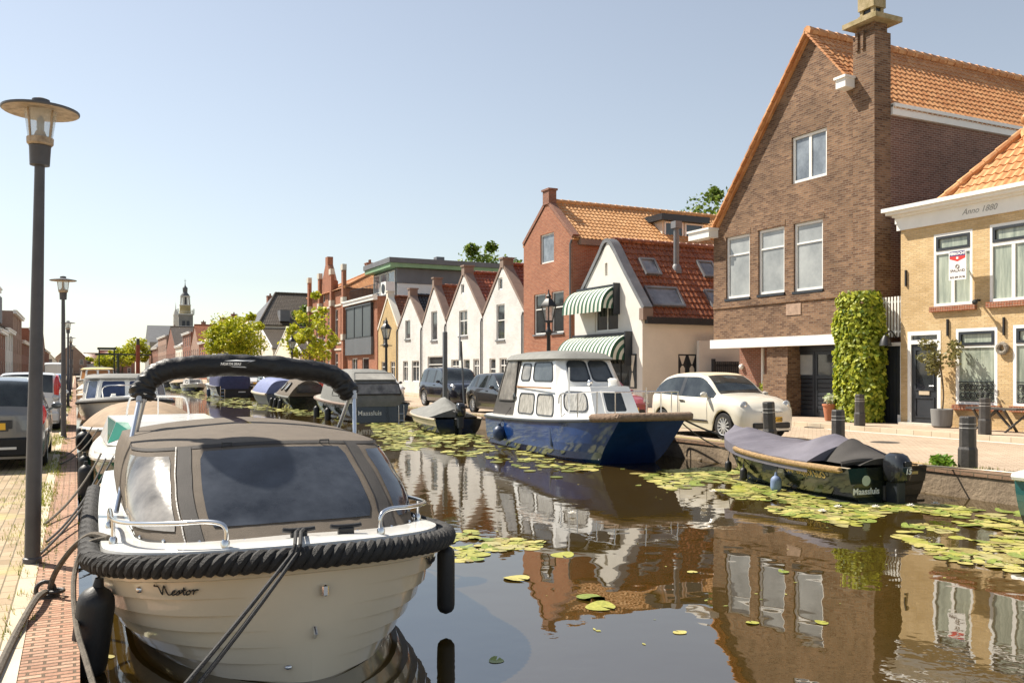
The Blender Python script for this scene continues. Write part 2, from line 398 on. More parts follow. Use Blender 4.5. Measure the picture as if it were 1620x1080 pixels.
def window(par, f, h, frame=m_white, pane=m_glass, fw=.07, bars_a=(), bars_z=(), depth=-.06, sill=None, name='window', bw=.05, pane2=None, top_frame=None):
    """frame mesh as a part, its pane (and sill) as sub-parts; bars at fractions of width and height"""
    a0, a1, z0, z1 = h; mb = MB(); e = .003
    d0, d1 = depth - .06, depth
    fbox(mb, f, a0 + e, a0 + fw, z0 + e, z1 - e, d0, d1); fbox(mb, f, a1 - fw, a1 - e, z0 + e, z1 - e, d0, d1)
    fbox(mb, f, a0 + fw, a1 - fw, z0 + e, z0 + fw, d0, d1); fbox(mb, f, a0 + fw, a1 - fw, z1 - fw, z1 - e, d0, d1)
    zs = [z0 + (z1 - z0) * t for t in bars_z]
    for z in zs: fbox(mb, f, a0 + fw, a1 - fw, z - bw / 2, z + bw / 2, d0, d1 - .004)
    ztop = zs[-1] if (zs and bars_a and top_frame) else z1
    for t in bars_a:
        a = a0 + (a1 - a0) * t; fbox(mb, f, a - bw / 2, a + bw / 2, z0 + fw, ztop - (fw if ztop == z1 else bw / 2), d0, d1 - .008)
    w = mb.build(name, frame, par)
    pb = MB(); pb.poly([f.p(a0 + fw * .6, z0 + fw * .6, d0 + .02), f.p(a1 - fw * .6, z0 + fw * .6, d0 + .02), f.p(a1 - fw * .6, z1 - fw * .6, d0 + .02), f.p(a0 + fw * .6, z1 - fw * .6, d0 + .02)])
    pb.build('pane', pane, w)
    if top_frame:
        tb = MB(); zt = zs[-1] + bw / 2; g = .07
        for q in ((a0 + fw, a0 + fw + g, zt, z1 - fw), (a1 - fw - g, a1 - fw, zt, z1 - fw), (a0 + fw + g, a1 - fw - g, zt, zt + g), (a0 + fw + g, a1 - fw - g, z1 - fw - g, z1 - fw)): fbox(tb, f, *q, d0, d1 + .012)
        tb.build('fanlight_frame', top_frame, w)
    if sill is not None:
        sb = MB(); fbox(sb, f, a0 - .06, a1 + .06, z0 - .08, z0, -.1, .07); sb.build('sill', sill, w)
    return w
def tile_slope(mb, p00, u, v, la, lb, mi=0, tw=.22, row=.31, seg=4, amp=.028, step=.03, rng=None):
    """a pantiled slope: p00 lower corner, u along the eaves, v up the slope; rng(b) gives the a-range at height b"""
    u, v, p00 = V(u).normalized(), V(v).normalized(), V(p00); n = u.cross(v)
    if n.z < 0: n = -n
    na = max(2, int(la / tw * seg)); rows = []
    nr = max(1, round(lb / row)); row = lb / nr
    J = [[R.uniform(-.006, .006) for _ in range(na // seg + 2)] for _ in range(nr)]
    for r in range(nr):
        for t, h in ((0, step), (1, .002)):
            b = (r + t) * row; a0, a1 = rng(b) if rng else (0, la); rw = []
            for i in range(na + 1):
                a = la * i / na; a = min(max(a, a0), a1); ph = a / tw
                w = math.sin(2 * PI * ph); w = w if w > 0 else w * .55
                rw.append(p00 + u * a + v * (b + (J[r][int(ph)] if t == 0 else 0)) + n * (amp * w + h))
            rows.append(rw)
    # keep only faces with area
    vs = [p for r in rows for p in r]; fs = []; m = na + 1
    for i in range(len(rows) - 1):
        for j in range(na):
            if (rows[i][j] - rows[i][j + 1]).length < 1e-5 and (rows[i + 1][j] - rows[i + 1][j + 1]).length < 1e-5: continue
            fs.append((i * m + j, i * m + j + 1, (i + 1) * m + j + 1, (i + 1) * m + j))
    mb.add(vs, fs, mi, False)
def ridge(mb, a, b, r=.12, mi=0, tl=.38):
    a, b = V(a), V(b); l = (b - a).length; n = max(1, int(l / tl)); pts = []; rs = []
    for i in range(n):
        for t, k in ((.0, 1.12), (.97, .92)): pts.append(a.lerp(b, (i + t) / n)); rs.append(r * k)
    mb.tube(pts, rs, 8, mi, sm=False)
def slab(mb, pts, th, mi=0):
    """flat roof/slope sheet with a thickness"""
    pts = [V(p) for p in pts]; n = (pts[1] - pts[0]).cross(pts[2] - pts[0]).normalized()
    if n.z > 0: n = -n
    mb.prism(pts, n * th, mi)
def house(label, L0, L1, X, depth, eave, rdg, wallm, roofm, cat='house', group=None, side=1, kind='gable', wins=(), sidem=None, zb=.15, eave2=None, am=None,
          coping=None, cop_w=.22, cop_t=.1, tile=True, seg=2, frame=m_white, pane=m_glass, name='house', gutter=None, ov=.12, side_wins=(), wkw={}, lean=0., top=None, roof_back=True):
    """side=1: stands on the right bank and faces -X; side=-1: left bank, faces +X. L0 is the end nearer the camera."""
    f = right_face(X) if side == 1 else left_face(X); s = side
    root = thing(name, label, cat, (X, (L0 + L1) / 2, zb), group)
    e0, e1 = eave, (eave2 if eave2 is not None else eave); am = (L0 + L1) / 2 if am is None else am
    xb = X + s * depth; mb = MB(); holes = [w[0] for w in wins]
    if kind == 'gable':
        wall(mb, f, L0, L1, zb, rdg, holes, gable_clips(L0, e0, am, rdg, L1, e1))
        fb = Face((xb, 0, 0), (0, 1, 0), (s, 0, 0)); wall(mb, fb, L0, L1, zb, rdg, (), gable_clips(L0, e0, am, rdg, L1, e1))
    else:
        wall(mb, f, L0, L1, zb, max(e0, e1) if kind != 'flat' else rdg, holes)
        fb = Face((xb, 0, 0), (0, 1, 0), (s, 0, 0)); wall(mb, fb, L0, L1, zb, max(e0, e1) if kind != 'flat' else rdg)
    x0, x1 = min(X, xb), max(X, xb); ms = 1 if sidem else 0
    sf = side_face(L0); t0 = e0 if kind != 'flat' else rdg; t1 = e1 if kind != 'flat' else rdg
    wall(mb, sf, x0, x1, zb, t0, [w[0] for w in side_wins], (), mi=ms)
    wall(mb, Face((0, L1, 0), (1, 0, 0), (0, 1, 0)), x0, x1, zb, t1, mi=ms)
    if kind == 'side':   # ridge parallel to the canal: gable ends on the side walls
        xm = (x0 + x1) / 2
        for Y in (L0, L1): mb.poly([(x0, Y, e0), (x1, Y, e0), (xm, Y, rdg)], ms)
    w_ = mb.build('wall', [wallm, sidem] if sidem else wallm, root)
    for w in wins: window(root, f, w[0], **{**dict(frame=frame, pane=pane), **wkw, **(w[1] if len(w) > 1 else {})})
    for w in side_wins: window(root, sf, w[0], **{**dict(frame=frame, pane=pane), **wkw, **(w[1] if len(w) > 1 else {})})
    rb = MB(); fx = X - s * ov * (0 if coping else 1); bx = xb
    if kind == 'gable':
        ln = abs(bx - fx)
        for (L, e, sg) in ((L0, e0, -1), (L1, e1, 1)):
            Lo = L + sg * .12; eo = e - .12 * (rdg - e) / abs(am - L)
            vv = V((0, am - Lo, rdg - eo)); base = V((min(fx, bx), Lo, eo + .05))
            if tile: tile_slope(rb, base, (1, 0, 0), vv, ln, vv.length, seg=seg)
            slab(rb, [base - V((0, 0, .03)), base + V((ln, 0, -.03)), base + V((ln, 0, -.03)) + vv, base + vv - V((0, 0, .03))], .06)
        ridge(rb, (fx, am, rdg + .09), (bx, am, rdg + .09))
    elif kind == 'side':
        xm = (x0 + x1) / 2; ly = L1 - L0 + .2
        for (x, sg) in ((x0, -1), (x1, 1)):
            xo = x + sg * .2; eo = e0 - .2 * (rdg - e0) / abs(xm - x); vv = V((xm - xo, 0, rdg - eo)); base = V((xo, L0 - .1, eo + .05))
            if tile: tile_slope(rb, base, (0, 1, 0), vv, ly, vv.length, seg=seg)
            slab(rb, [base - V((0, 0, .03)), base + V((0, ly, -.03)), base + V((0, ly, -.03)) + vv, base + vv - V((0, 0, .03))], .06)
        ridge(rb, (xm, L0 - .1, rdg + .09), (xm, L1 + .1, rdg + .09))
    elif kind == 'hip':
        hip(rb, x0 - .25, x1 + .25, L0 - .25, L1 + .25, e0, rdg, seg)
    else:
        slab(rb, [(x0 + .05, L0 + .05, rdg + .02), (x1 - .05, L0 + .05, rdg + .02), (x1 - .05, L1 - .05, rdg + .02), (x0 + .05, L1 - .05, rdg + .02)], .08)
    r_ = rb.build('roof', roofm, root)
    if coping:
        cb = MB(); w2 = cop_w
        for (L, e) in ((L0, e0), (L1, e1)):
            d = V((0, am - L, rdg - e)); nn = V((0, -(rdg - e), am - L)).normalized(); nn = nn if nn.z > 0 else -nn
            xs, xe = X - s * .04, X + s * w2
            p = V((0, L, e)); q = V((0, am, rdg))
            A = [V((xs, 0, 0)) + p, V((xe, 0, 0)) + p, V((xe, 0, 0)) + q, V((xs, 0, 0)) + q]
            cb.prism(A, nn * cop_t * 1.6)
        if top:
            tw, th = top; cb.box(min(X - s * .06, X + s * (w2 + .05)), max(X - s * .06, X + s * (w2 + .05)), am - tw / 2, am + tw / 2, rdg - .1, rdg + th); cb.box(min(X - s * .11, X + s * (w2 + .1)), max(X - s * .11, X + s * (w2 + .1)), am - tw / 2 - .06, am + tw / 2 + .06, rdg + th, rdg + th + .09)
        cb.build('gable_coping', coping, root)
        if s == 1 and kind == 'gable' and X < XF + .1 and L0 < 60: dp = MB(); dp.tube([(X - .06, L0 + .12, zb), (X - .06, L0 + .12, e0 - .3), (X - .03, L0 + .05, e0 - .1)], .045, 8); dp.build('downpipe', m_zinc, root)
    if gutter:
        gb = MB()
        if kind == 'side' or kind == 'flat' or kind == 'hip':
            zt = e0 if kind != 'flat' else rdg
            gx0, gx1 = sorted((X - s * .32, X - s * .003)); gb.box(gx0, gx1, L0 - .02, L1 + .02, zt - .28, zt - .02); gx0, gx1 = sorted((X - s * .4, X - s * .003)); gb.box(gx0, gx1, L0 - .06, L1 + .06, zt - .02, zt + .1)
        else:
            gb.box(x0 + .05, x1, L0 - .16, L0 - .003, e0 - .25, e0 - .04)
        gb.build('cornice', gutter, root)
    return root, f
def hip(rb, x0, x1, y0, y1, e, r, seg=2):
    """hip roof; ridge along the longer side"""
    wx, wy = x1 - x0, y1 - y0; k = min(wx, wy) / 2; h = r - e; sl = math.hypot(k, h)
    if wx >= wy: A, B = V((x0 + k, (y0 + y1) / 2, r)), V((x1 - k, (y0 + y1) / 2, r))
    else: A, B = V(((x0 + x1) / 2, y0 + k, r)), V(((x0 + x1) / 2, y1 - k, r))
    C = [V((x0, y0, e)), V((x1, y0, e)), V((x1, y1, e)), V((x0, y1, e))]
    for p, q, vin in ((C[0], C[1], V((0, k, h))), (C[2], C[3], V((0, -k, h))), (C[1], C[2], V((-k, 0, h))), (C[3], C[0], V((k, 0, h)))):
        l = (q - p).length
        tile_slope(rb, p, q - p, vin, l, sl, seg=seg, rng=lambda b, l=l: (k * b / sl, max(k * b / sl, l - k * b / sl)))
    if wx >= wy: E = ((C[0], A), (C[3], A), (C[1], B), (C[2], B))
    else: E = ((C[0], A), (C[1], A), (C[2], B), (C[3], B))
    for p, q in E: ridge(rb, p + V((0, 0, .06)), q + V((0, 0, .08)), .1)
    if (A - B).length > .3: ridge(rb, A + V((0, 0, .08)), B + V((0, 0, .08)), .11)
def chimney(par, c, w, d, z0, z1, m=m_redbrick2, pots=2, name='chimney'):
    b = MB(); x, y = c
    b.box(x - w / 2, x + w / 2, y - d / 2, y + d / 2, z0, z1); b.box(x - w / 2 - .05, x + w / 2 + .05, y - d / 2 - .05, y + d / 2 + .05, z1, z1 + .1)
    for i in range(pots): b.lathe((x, y + (i - (pots - 1) / 2) * .3, z1 + .1), [(.11, 0), (.09, .3), (.1, .32)], 8)
    return b.build(name, m, par)
def door(par, f, h, leaf=m_dark, frame=m_white, glass=None, depth=-.08, panels=2, fw=.09, handle=True, transom=None):
    a0, a1, z0, z1 = h; mb = MB(); e = .003; zt = z1 - fw
    fbox(mb, f, a0 + e, a0 + fw, z0, z1 - e, depth - .06, depth + .03); fbox(mb, f, a1 - fw, a1 - e, z0, z1 - e, depth - .06, depth + .03); fbox(mb, f, a0 + fw, a1 - fw, z1 - fw, z1 - e, depth - .06, depth + .03)
    if transom: zt = z0 + (z1 - z0) * transom; fbox(mb, f, a0 + fw, a1 - fw, zt, zt + fw, depth - .06, depth + .03)
    d = mb.build('door_frame', frame, par)
    lb = MB(); fbox(lb, f, a0 + fw, a1 - fw, z0, zt, depth - .05, depth - .01)
    w = a1 - a0 - 2 * fw; g = .1 * w / .8
    hts = [(.08, .34), (.42, .94)] if panels == 2 else [(.06, .94)]
    for lo, hi in hts:
        zz0, zz1 = z0 + (zt - z0) * lo, z0 + (zt - z0) * hi
        for q in ((a0 + fw + g, a0 + fw + g * 1.4, zz0, zz1), (a1 - fw - g * 1.4, a1 - fw - g, zz0, zz1), (a0 + fw + g * 1.4, a1 - fw - g * 1.4, zz0, zz0 + .04), (a0 + fw + g * 1.4, a1 - fw - g * 1.4, zz1 - .04, zz1)): fbox(lb, f, *q, depth - .012, depth + .012)
    lf = lb.build('door', leaf, par)
    if handle:
        hb = MB(); hb.tube([f.p(a0 + fw + .09, z0 + 1.02, depth - .012), f.p(a0 + fw + .09, z0 + 1.02, depth + .05), f.p(a0 + fw + .22, z0 + 1.02, depth + .05)], .012, 6); hb.build('handle', m_steel, lf)
    if glass:
        gb = MB(); lo, hi = hts[-1]; gb.poly([f.p(a, z0 + (zt - z0) * t, depth - .006) for a, t in ((a0 + fw + g * 1.4, lo + .02), (a1 - fw - g * 1.4, lo + .02), (a1 - fw - g * 1.4, hi - .02), (a0 + fw + g * 1.4, hi - .02))]); gb.build('pane', glass, lf)
    if transom:
        gb = MB(); gb.poly([f.p(a0 + fw * .9, zt + fw * .9, depth - .03), f.p(a1 - fw * .9, zt + fw * .9, depth - .03), f.p(a1 - fw * .9, z1 - fw * .9, depth - .03), f.p(a0 + fw * .9, z1 - fw * .9, depth - .03)]); gb.build('fanlight', m_glass, d)
    return lf
def fw_(px0, px1, pt, pb, X=XF):
    """facade opening from photo measurements: left/right columns, top and bottom at the left column -> (a0,a1,z0,z1)"""
    p, q = at(px0, pt, X=X), at(px1, pt, X=X); b = at(px0, pb, X=X)
    return (q.y, p.y, b.z, p.z)
# ------------------------------------------------------------------ ground, quays, street, water
FAR = 2600.
m_pave = brick('clay_pavers', (.37, .275, .18), (.50, .385, .265), (.18, .15, .095), bw=.20, rh=.10, ms=.006, var=.3, vs=.35, bump=.5, rot=PI / 2, dirt=(.62, .60, .52), col3=(.40, .36, .13))
m_kerb = brick('kerb_stones', (.56, .46, .33), (.64, .54, .41), (.12, .09, .06), bw=.5, rh=1.0, ms=.006, var=.2, vs=1.2, bump=.3, offset=0)
m_roll = brick('edge_bricks', (.40, .215, .14), (.56, .35, .24), (.16, .11, .07), bw=.152, rh=.058, ms=.0085, var=.3, vs=1.5, bump=1.2, offset=.5)
m_road = brick('street_pavers', (.40, .305, .22), (.49, .385, .285), (.23, .18, .125), bw=.20, rh=.10, ms=.006, var=.22, vs=.3, bump=.4, rot=PI / 4)
m_side = brick('pavement_slabs', (.42, .32, .235), (.50, .39, .29), (.22, .17, .12), bw=.3, rh=.3, ms=.006, var=.22, vs=.5, bump=.3)
m_rwall = mat('quay_wall_concrete', (.20, .145, .095), .9, var=.4, vs=1.5, bump=.8, bs=18, col2=(.34, .26, .175))
m_rroll = brick('right_edge_bricks', (.20, .12, .075), (.32, .20, .125), (.14, .11, .07), bw=.22, rh=.06, ms=.008, var=.35, vs=1., bump=1., offset=0)
m_verge = mat('verge', (.30, .22, .12), .95, var=.3, vs=3, bump=.8, bs=25, col2=(.30, .28, .07))
m_land = mat('far_ground', (.30, .26, .17), .95, var=.2, vs=.2)
def structure(name, mb, m): o = mb.build(name, m); o['kind'] = 'structure'; return o
g = MB(); g.poly([(-40, -30, 0), (-.40, -30, 0), (-.40, FAR, 0), (-40, FAR, 0)]); structure('quay_pavement', g, m_pave)
g = MB(); g.poly([(-2000, -30, -.04), (-40, -30, -.04), (-40, FAR, -.04), (-2000, FAR, -.04)]); g.poly([(40, -30, .14), (2000, -30, .14), (2000, FAR, .14), (40, FAR, .14)]); structure('ground', g, m_land)
g = MB(); g.box(-.398, -.282, -30, FAR, -.3, .012); structure('kerb', g, m_kerb)
g = MB(); g.box(-.28, .02, -30, FAR, -.9, .006); structure('quay_edge', g, m_roll)
g = MB(); g.box(XQ, XQ + .24, -30, FAR, -.9, ZR + .02); structure('quay_wall', g, m_rwall)
g = MB(); g.box(XQ - .02, XQ + .25, -30, FAR, ZR + .02, ZR + .085); structure('quay_coping', g, m_rroll)
g = MB(); g.poly([(XQ + .25, -30, ZR + .04), (XQ + .95, -30, ZR + .02), (XQ + .95, FAR, ZR + .02), (XQ + .25, FAR, ZR + .04)]); structure('verge', g, m_verge)
g = MB(); g.poly([(XQ + .95, -30, ZR + .02), (18.3, -30, ZR), (18.3, FAR, ZR), (XQ + .95, FAR, ZR + .02)]); structure('street', g, m_road)
g = MB(); g.box(18.3, 18.42, -30, FAR, -.2, ZR + .115); structure('pavement_kerb', g, m_kerb)
g = MB(); g.box(18.42, 40, -30, FAR, -.2, ZR + .11); structure('pavement', g, m_side)
g = MB(); g.poly([(17.95, -30, ZR + .005), (18.07, -30, ZR + .005), (18.07, 17.5, ZR + .005), (17.95, 17.5, ZR + .005)]); structure('road_line', g, mat('road_paint', (.78, .76, .7), .7, var=.15, vs=6))
# water: murky body with a mirror-like, slightly ruffled surface
m = bpy.data.materials.new('canal_water'); t, p, N, L = nodes(m)
put(p, Roughness=.012, IOR=3.4, Specular_IOR_Level=.5)
tc = N('TexCoord'); n1 = N('TexNoise'); n1.inputs['Scale'].default_value = .35; n1.inputs['Detail'].default_value = 3; L(tc.outputs['Object'], n1.inputs[0])
cr = N('ValToRGB'); cr.color_ramp.elements[0].color = (.033, .020, .004, 1); cr.color_ramp.elements[1].color = (.050, .032, .006, 1); L(n1.outputs[0], cr.inputs[0]); L(cr.outputs[0], p.inputs['Base Color'])
n2 = N('TexNoise'); n2.inputs['Scale'].default_value = 1.7; n2.inputs['Detail'].default_value = 2; L(tc.outputs['Object'], n2.inputs[0])
n3 = N('TexNoise'); n3.inputs['Scale'].default_value = 7; n3.inputs['Detail'].default_value = 2; L(tc.outputs['Object'], n3.inputs[0])
n4 = N('TexNoise'); n4.inputs['Scale'].default_value = .22; n4.inputs['Detail'].default_value = 2; L(tc.outputs['Object'], n4.inputs[0])
cr4 = N('ValToRGB'); cr4.color_ramp.elements[0].position = .42; cr4.color_ramp.elements[1].position = .62; L(n4.outputs[0], cr4.inputs[0])
a1 = N('Math'); a1.operation = 'MULTIPLY'; L(n3.outputs[0], a1.inputs[0]); L(cr4.outputs[0], a1.inputs[1])
a2 = N('Math'); a2.operation = 'MULTIPLY_ADD'; L(a1.outputs[0], a2.inputs[0]); a2.inputs[1].default_value = .34; L(n2.outputs[0], a2.inputs[2])
bp = N('Bump'); bp.inputs['Strength'].default_value = .35; bp.inputs['Distance'].default_value = .011; L(a2.outputs[0], bp.inputs['Height']); L(bp.outputs[0], p.inputs['Normal'])
g = MB(); g.poly([(.021, -30, ZW), (XQ - .001, -30, ZW), (XQ - .001, FAR, ZW), (.021, FAR, ZW)]); structure('canal_water', g, m)
# ------------------------------------------------------------------ the tall brown brick house with the garage
f = right_face(); YA, YB = 17.95, 25.0; ZB = 2.62
root = thing('brick_house', 'tall dark brown brick house with white windows, orange roof and black garage doors', 'house', (XF, 21.4, ZR + .11))
wr = dict(frame=m_white, pane=m_blind, fw=.085)
W3 = [fw_(1148.6, 1186, 376.3, 473.2), fw_(1199.6, 1240.8, 365, 466.6), fw_(1255.6, 1301.7, 354.5, 461.5)]
W4 = fw_(1252.3, 1308, 218.3, 291.7)
AM, ZM, EL_, ER_ = 20.42, 12.0, 6.45, 9.2
mb = MB(); cl = gable_clips(YA, ER_, AM, ZM, YB, EL_)
wall(mb, f, YA, YB, ZB, ZM, W3 + [W4], cl)
# soldier-course band and window heads set a little proud
fbox(mb, f, YA + .02, YB, W3[0][2] - .32, W3[0][2] - .1, .0, .035)
for w in W3: fbox(mb, f, w[0] - .05, w[1] + .05, w[3] + .002, w[3] + .18, .0, .012)
XB = 33.
wall(mb, side_face(YA), XF, XB, .1, ER_, mi=1)
wall(mb, Face((0, YB, 0), (1, 0, 0), (0, 1, 0)), XF, XB, ZB, EL_, mi=0)
mb.poly([(XB, YA, .1), (XB, YB, .1), (XB, YB, EL_), (XB, AM, ZM), (XB, YA, ER_)], 1)
mb.poly([(XF, YA, ZB), (XB, YA, ZB), (XB, YB, ZB), (XF, YB, ZB)], 0)      # underside of the overhanging storey
mb.build('wall', [m_brownbrick, m_brownside], root)
for w in W3: window(root, f, w, bars_z=(.70,), **wr)
window(root, f, W4, bars_a=(.5,), frame=m_white, pane=m_skyglass, fw=.09, bw=.1)
sb = MB()
for w in W3: fbox(sb, f, w[0] - .03, w[1] + .03, w[2] - .09, w[2] - .003, -.1, .05)
sb.build('sill', m_dark, root)
lb = MB(); fbox(lb, f, 19.05, YB + .12, ZB - .17, ZB + .13, -.35, .07); lb.build('lintel_beam', m_white, root)
# roof: long left slope and right slope, both with real pantiles
rb = MB()
for L, e, Lo in ((YA, ER_, YA - .1), (YB, EL_, YB + .1)):
    eo = e - .1 * (ZM - e) / abs(AM - L); vv = V((0, AM - Lo, ZM - eo)); base = V((XF - .1, Lo, eo + .06))
    near = L == YA; x_ = V((.74 if near else 0, 0, 0))
    tile_slope(rb, base, (1, 0, 0), vv, XB - XF, vv.length, seg=6, rng=(lambda b, vv=vv, Lo=Lo: (.74 if Lo + (AM - Lo) * b / vv.length < 18.72 else 0, XB - XF)) if near else None)
    slab(rb, [base + x_ - V((0, 0, .04)), base + V((XB - XF, 0, -.04)), base + V((XB - XF, 0, -.04)) + vv, base + x_ + vv - V((0, 0, .04))], .08)
ridge(rb, (XF - .12, AM, ZM + .12), (XB, AM, ZM + .12), .14)
for L, e in ((YA, ER_), (YB, EL_)):      # verge tiles down both gable edges
    n = 22
    for i in range(n):
        a, b = i / n, (i + 1.04) / n; p = V((XF - .1, lerp(L, AM, a), lerp(e, ZM, a) + .1)); q = V((XF - .1, lerp(L, AM, b), lerp(e, ZM, b) + .07))
        if L == YA and p.y < 18.75: continue
        rb.bar(p, q, .24, .06)
rb.build('roof', m_roofor, root)
gb = MB(); gb.box(XF + .62, XB, YA - .10, YA - .004, ER_ - .22, ER_ + .06); gb.box(XF + .62, XB, YA - .16, YA - .004, ER_ + .0, ER_ + .10); gb.build('eaves_board', m_white, root)
for (a0, a1, z) in ((18.62, 18.98, 9.86), (24.75, 25.9, 6.35)):
    q = MB(); fbox(q, f, a0, a1, z, z + .26, .003, .42); fbox(q, f, a0 - .04, a1 + .04, z + .26, z + .33, .003, .47); q.build('box_gutter', m_white, root)
# chimney breast running up the right corner
cb = MB(); x0, x1, y0, y1 = XF - .05, XF + .6, YA - .04, 18.68; zt = 11.3
cb.box(x0, x1, y0, y1, ZB, zt, 0); cb.box(x0 + .0, x1, y0 + .1, y1 - .0, zt, zt + .0001, 0)
for yy in (y0 + .36, y0 + .56): cb.box(x0 - .05, x0, yy, yy + .09, zt - .42, zt + .1, 0)
cb.box(x0 + .06, x1 - .06, y0 + .07, y1 - .07, zt, zt + .28, 0)
cb.box(x0 - .2, x1 + .22, y0 - .22, y1 + .22, zt + .28, zt + .42, 1)
cb.box(x0 + .08, x1 - .08, y0 + .1, y1 - .1, zt + .42, zt + .58, 1)
for (a, b) in ((x0 + .12, y0 + .14), (x1 - .22, y0 + .14), (x0 + .12, y1 - .24), (x1 - .22, y1 - .24)): cb.box(a, a + .1, b, b + .1, zt + .58, zt + .74, 1)
cb.box(x0 + .17, x1 - .17, y0 + .19, y1 - .19, zt + .58, zt + .74, 2); cb.box(x0 + .08, x1 - .08, y0 + .1, y1 - .1, zt + .74, zt + 1.5, 1)
cb.build('chimney', [m_brownbrick, m_capst, m_dark], root)
# ground floor: porch wall, pillar and garage, set back under the beam
gx = XF + .62; gf = right_face(gx)
gl0, gl1 = at(1325, 600, X=gx).y - 1.35, at(1248, 600, X=gx).y
pb = MB(); q0, q1 = at(1246, 600, X=XF + .1).y, at(1213, 600, X=XF + .1).y
pb.box(XF + .1, gx + .3, q0, q1, .2, ZB - .17); pb.box(XF + .02, gx + .3, q0 - .03, q1 + .1, .2, 1.55)
pb.build('pillar', m_brownbrick, root)
bw = MB(); bw.box(gx + .5, gx + .7, q1, at(1170, 600, X=gx + .5).y, .2, ZB - .02); bw.box(gx + .7, XB - 1, q1 + .9, q1 + 1.1, .2, ZB - .02)
bw.box(gx + .02, gx + .3, YA + .05, gl0, .2, ZB - .02)
bw.build('porch_wall', m_redbrick2, root)
pp = MB(); pp.tube([(gx + .3, at(1207, 600, X=gx + .3).y, .2), (gx + .3, at(1207, 600, X=gx + .3).y, ZB - .17)], .06, 10); pp.build('downpipe', m_white, root)
gd = MB(); n = 14; zt = ZB - .19; nl = 3; wl = (gl1 - gl0) / nl
for k in range(nl):
    a0, a1 = gl0 + k * wl + .012, gl0 + (k + 1) * wl - .012
    if k == 0: continue
for k in range(nl):
    d = MB(); a0, a1 = gl0 + k * wl + .012, gl0 + (k + 1) * wl - .012; zz = .23
    fbox(d, gf, a0, a0 + .09, zz, zt - .16, -.05, .0); fbox(d, gf, a1 - .09, a1, zz, zt - .16, -.05, .0)
    fbox(d, gf, a0 + .09, a1 - .09, zt - .26, zt - .16, -.05, 0); fbox(d, gf, a0 + .09, a1 - .09, 1.42, 1.52, -.05, 0)
    for j in range(9): z0 = zz + .1 + j * (1.32 - .1) / 9; fbox(d, gf, a0 + .09, a1 - .09, z0, z0 + .118, -.05, -.016)
    fbox(d, gf, a0 + .09, a1 - .09, zz, zz + .1, -.05, 0)
    dd = d.build('garage_door', m_dark, root)
    w = MB(); w.poly([gf.p(a0 + .09, 1.52, -.02), gf.p(a1 - .09, 1.52, -.02), gf.p(a1 - .09, zt - .26, -.02), gf.p(a0 + .09, zt - .26, -.02)])
    w.build('pane', m_blind if k == 2 else m_glass, dd)
    if k == 1: h = MB(); h.tube([gf.p(a0 + .05, 1.2), gf.p(a0 + .05, 1.2, .05), gf.p(a0 + .17, 1.2, .05)], .012, 6); h.build('handle', m_steel, dd)
gfm = MB(); fbox(gfm, gf, gl0 - .0, gl1 + .12, zt - .15, ZB - .02, -.08, .02); fbox(gfm, gf, gl1, gl1 + .12, .2, zt - .15, -.08, .02); gfm.build('garage_frame', m_dark, root)
pl = MB(); fbox(pl, f, 20.78, 21.42, 3.42, 3.78, .0, .02); pl.build('stone_plaque', mat('patched_brick', (.36, .25, .18), .9, var=.3, vs=8), root)
hb = MB(); hb.ball(at(1173, 580, X=gx + .45), .1, 8); hb.build('porch_lamp', m_white, root)
# ------------------------------------------------------------------ narrow passage: black door and white picket balustrade
YN = 17.06
r2 = thing('passage_gate', 'black wooden passage door in white frame between brown and yellow houses', 'door', (XF + .1, 17.5, .21))
df = right_face(XF + .12); d = MB(); fbox(d, df, YN + .1, YA - .06, .21, 2.35, -.05, 0)
for k in range(6): fbox(d, df, YN + .12 + k * .118, YN + .12 + k * .118 + .105, .23, 2.33, 0, .012)
d.build('door', m_dark, r2)
d = MB(); fbox(d, df, YN + .005, YN + .1, .21, 2.45, -.1, .03); fbox(d, df, YN + .1, YA - .06, 2.35, 2.45, -.1, .03); fbox(d, df, YN - .0 + .005, YN + .16, .21, .45, .03, .06); d.build('door_frame', m_white, r2)
r3 = thing('picket_fence', 'white picket balustrade above the black passage door', 'fence', (XF + .1, 17.5, 2.6))
d = MB()
for k in range(8): fbox(d, df, YN + .04 + k * .105, YN + .095 + k * .105, 2.6, 3.72, 0, .02)
for z in (2.72, 3.55): fbox(d, df, YN + .01, YA - .06, z, z + .06, -.035, -.003)
d.build('pickets', m_white, r3)
rp = thing('passage_wall', 'shaded brown brick wall at the back of the narrow passage', 'wall', (XF + 2.2, 17.5, .21)); d = MB(); d.box(XF + 2.2, XF + 2.4, YN - .5, YA - .01, .15, 5.4); d.build('brickwork', m_brownbrick, rp)
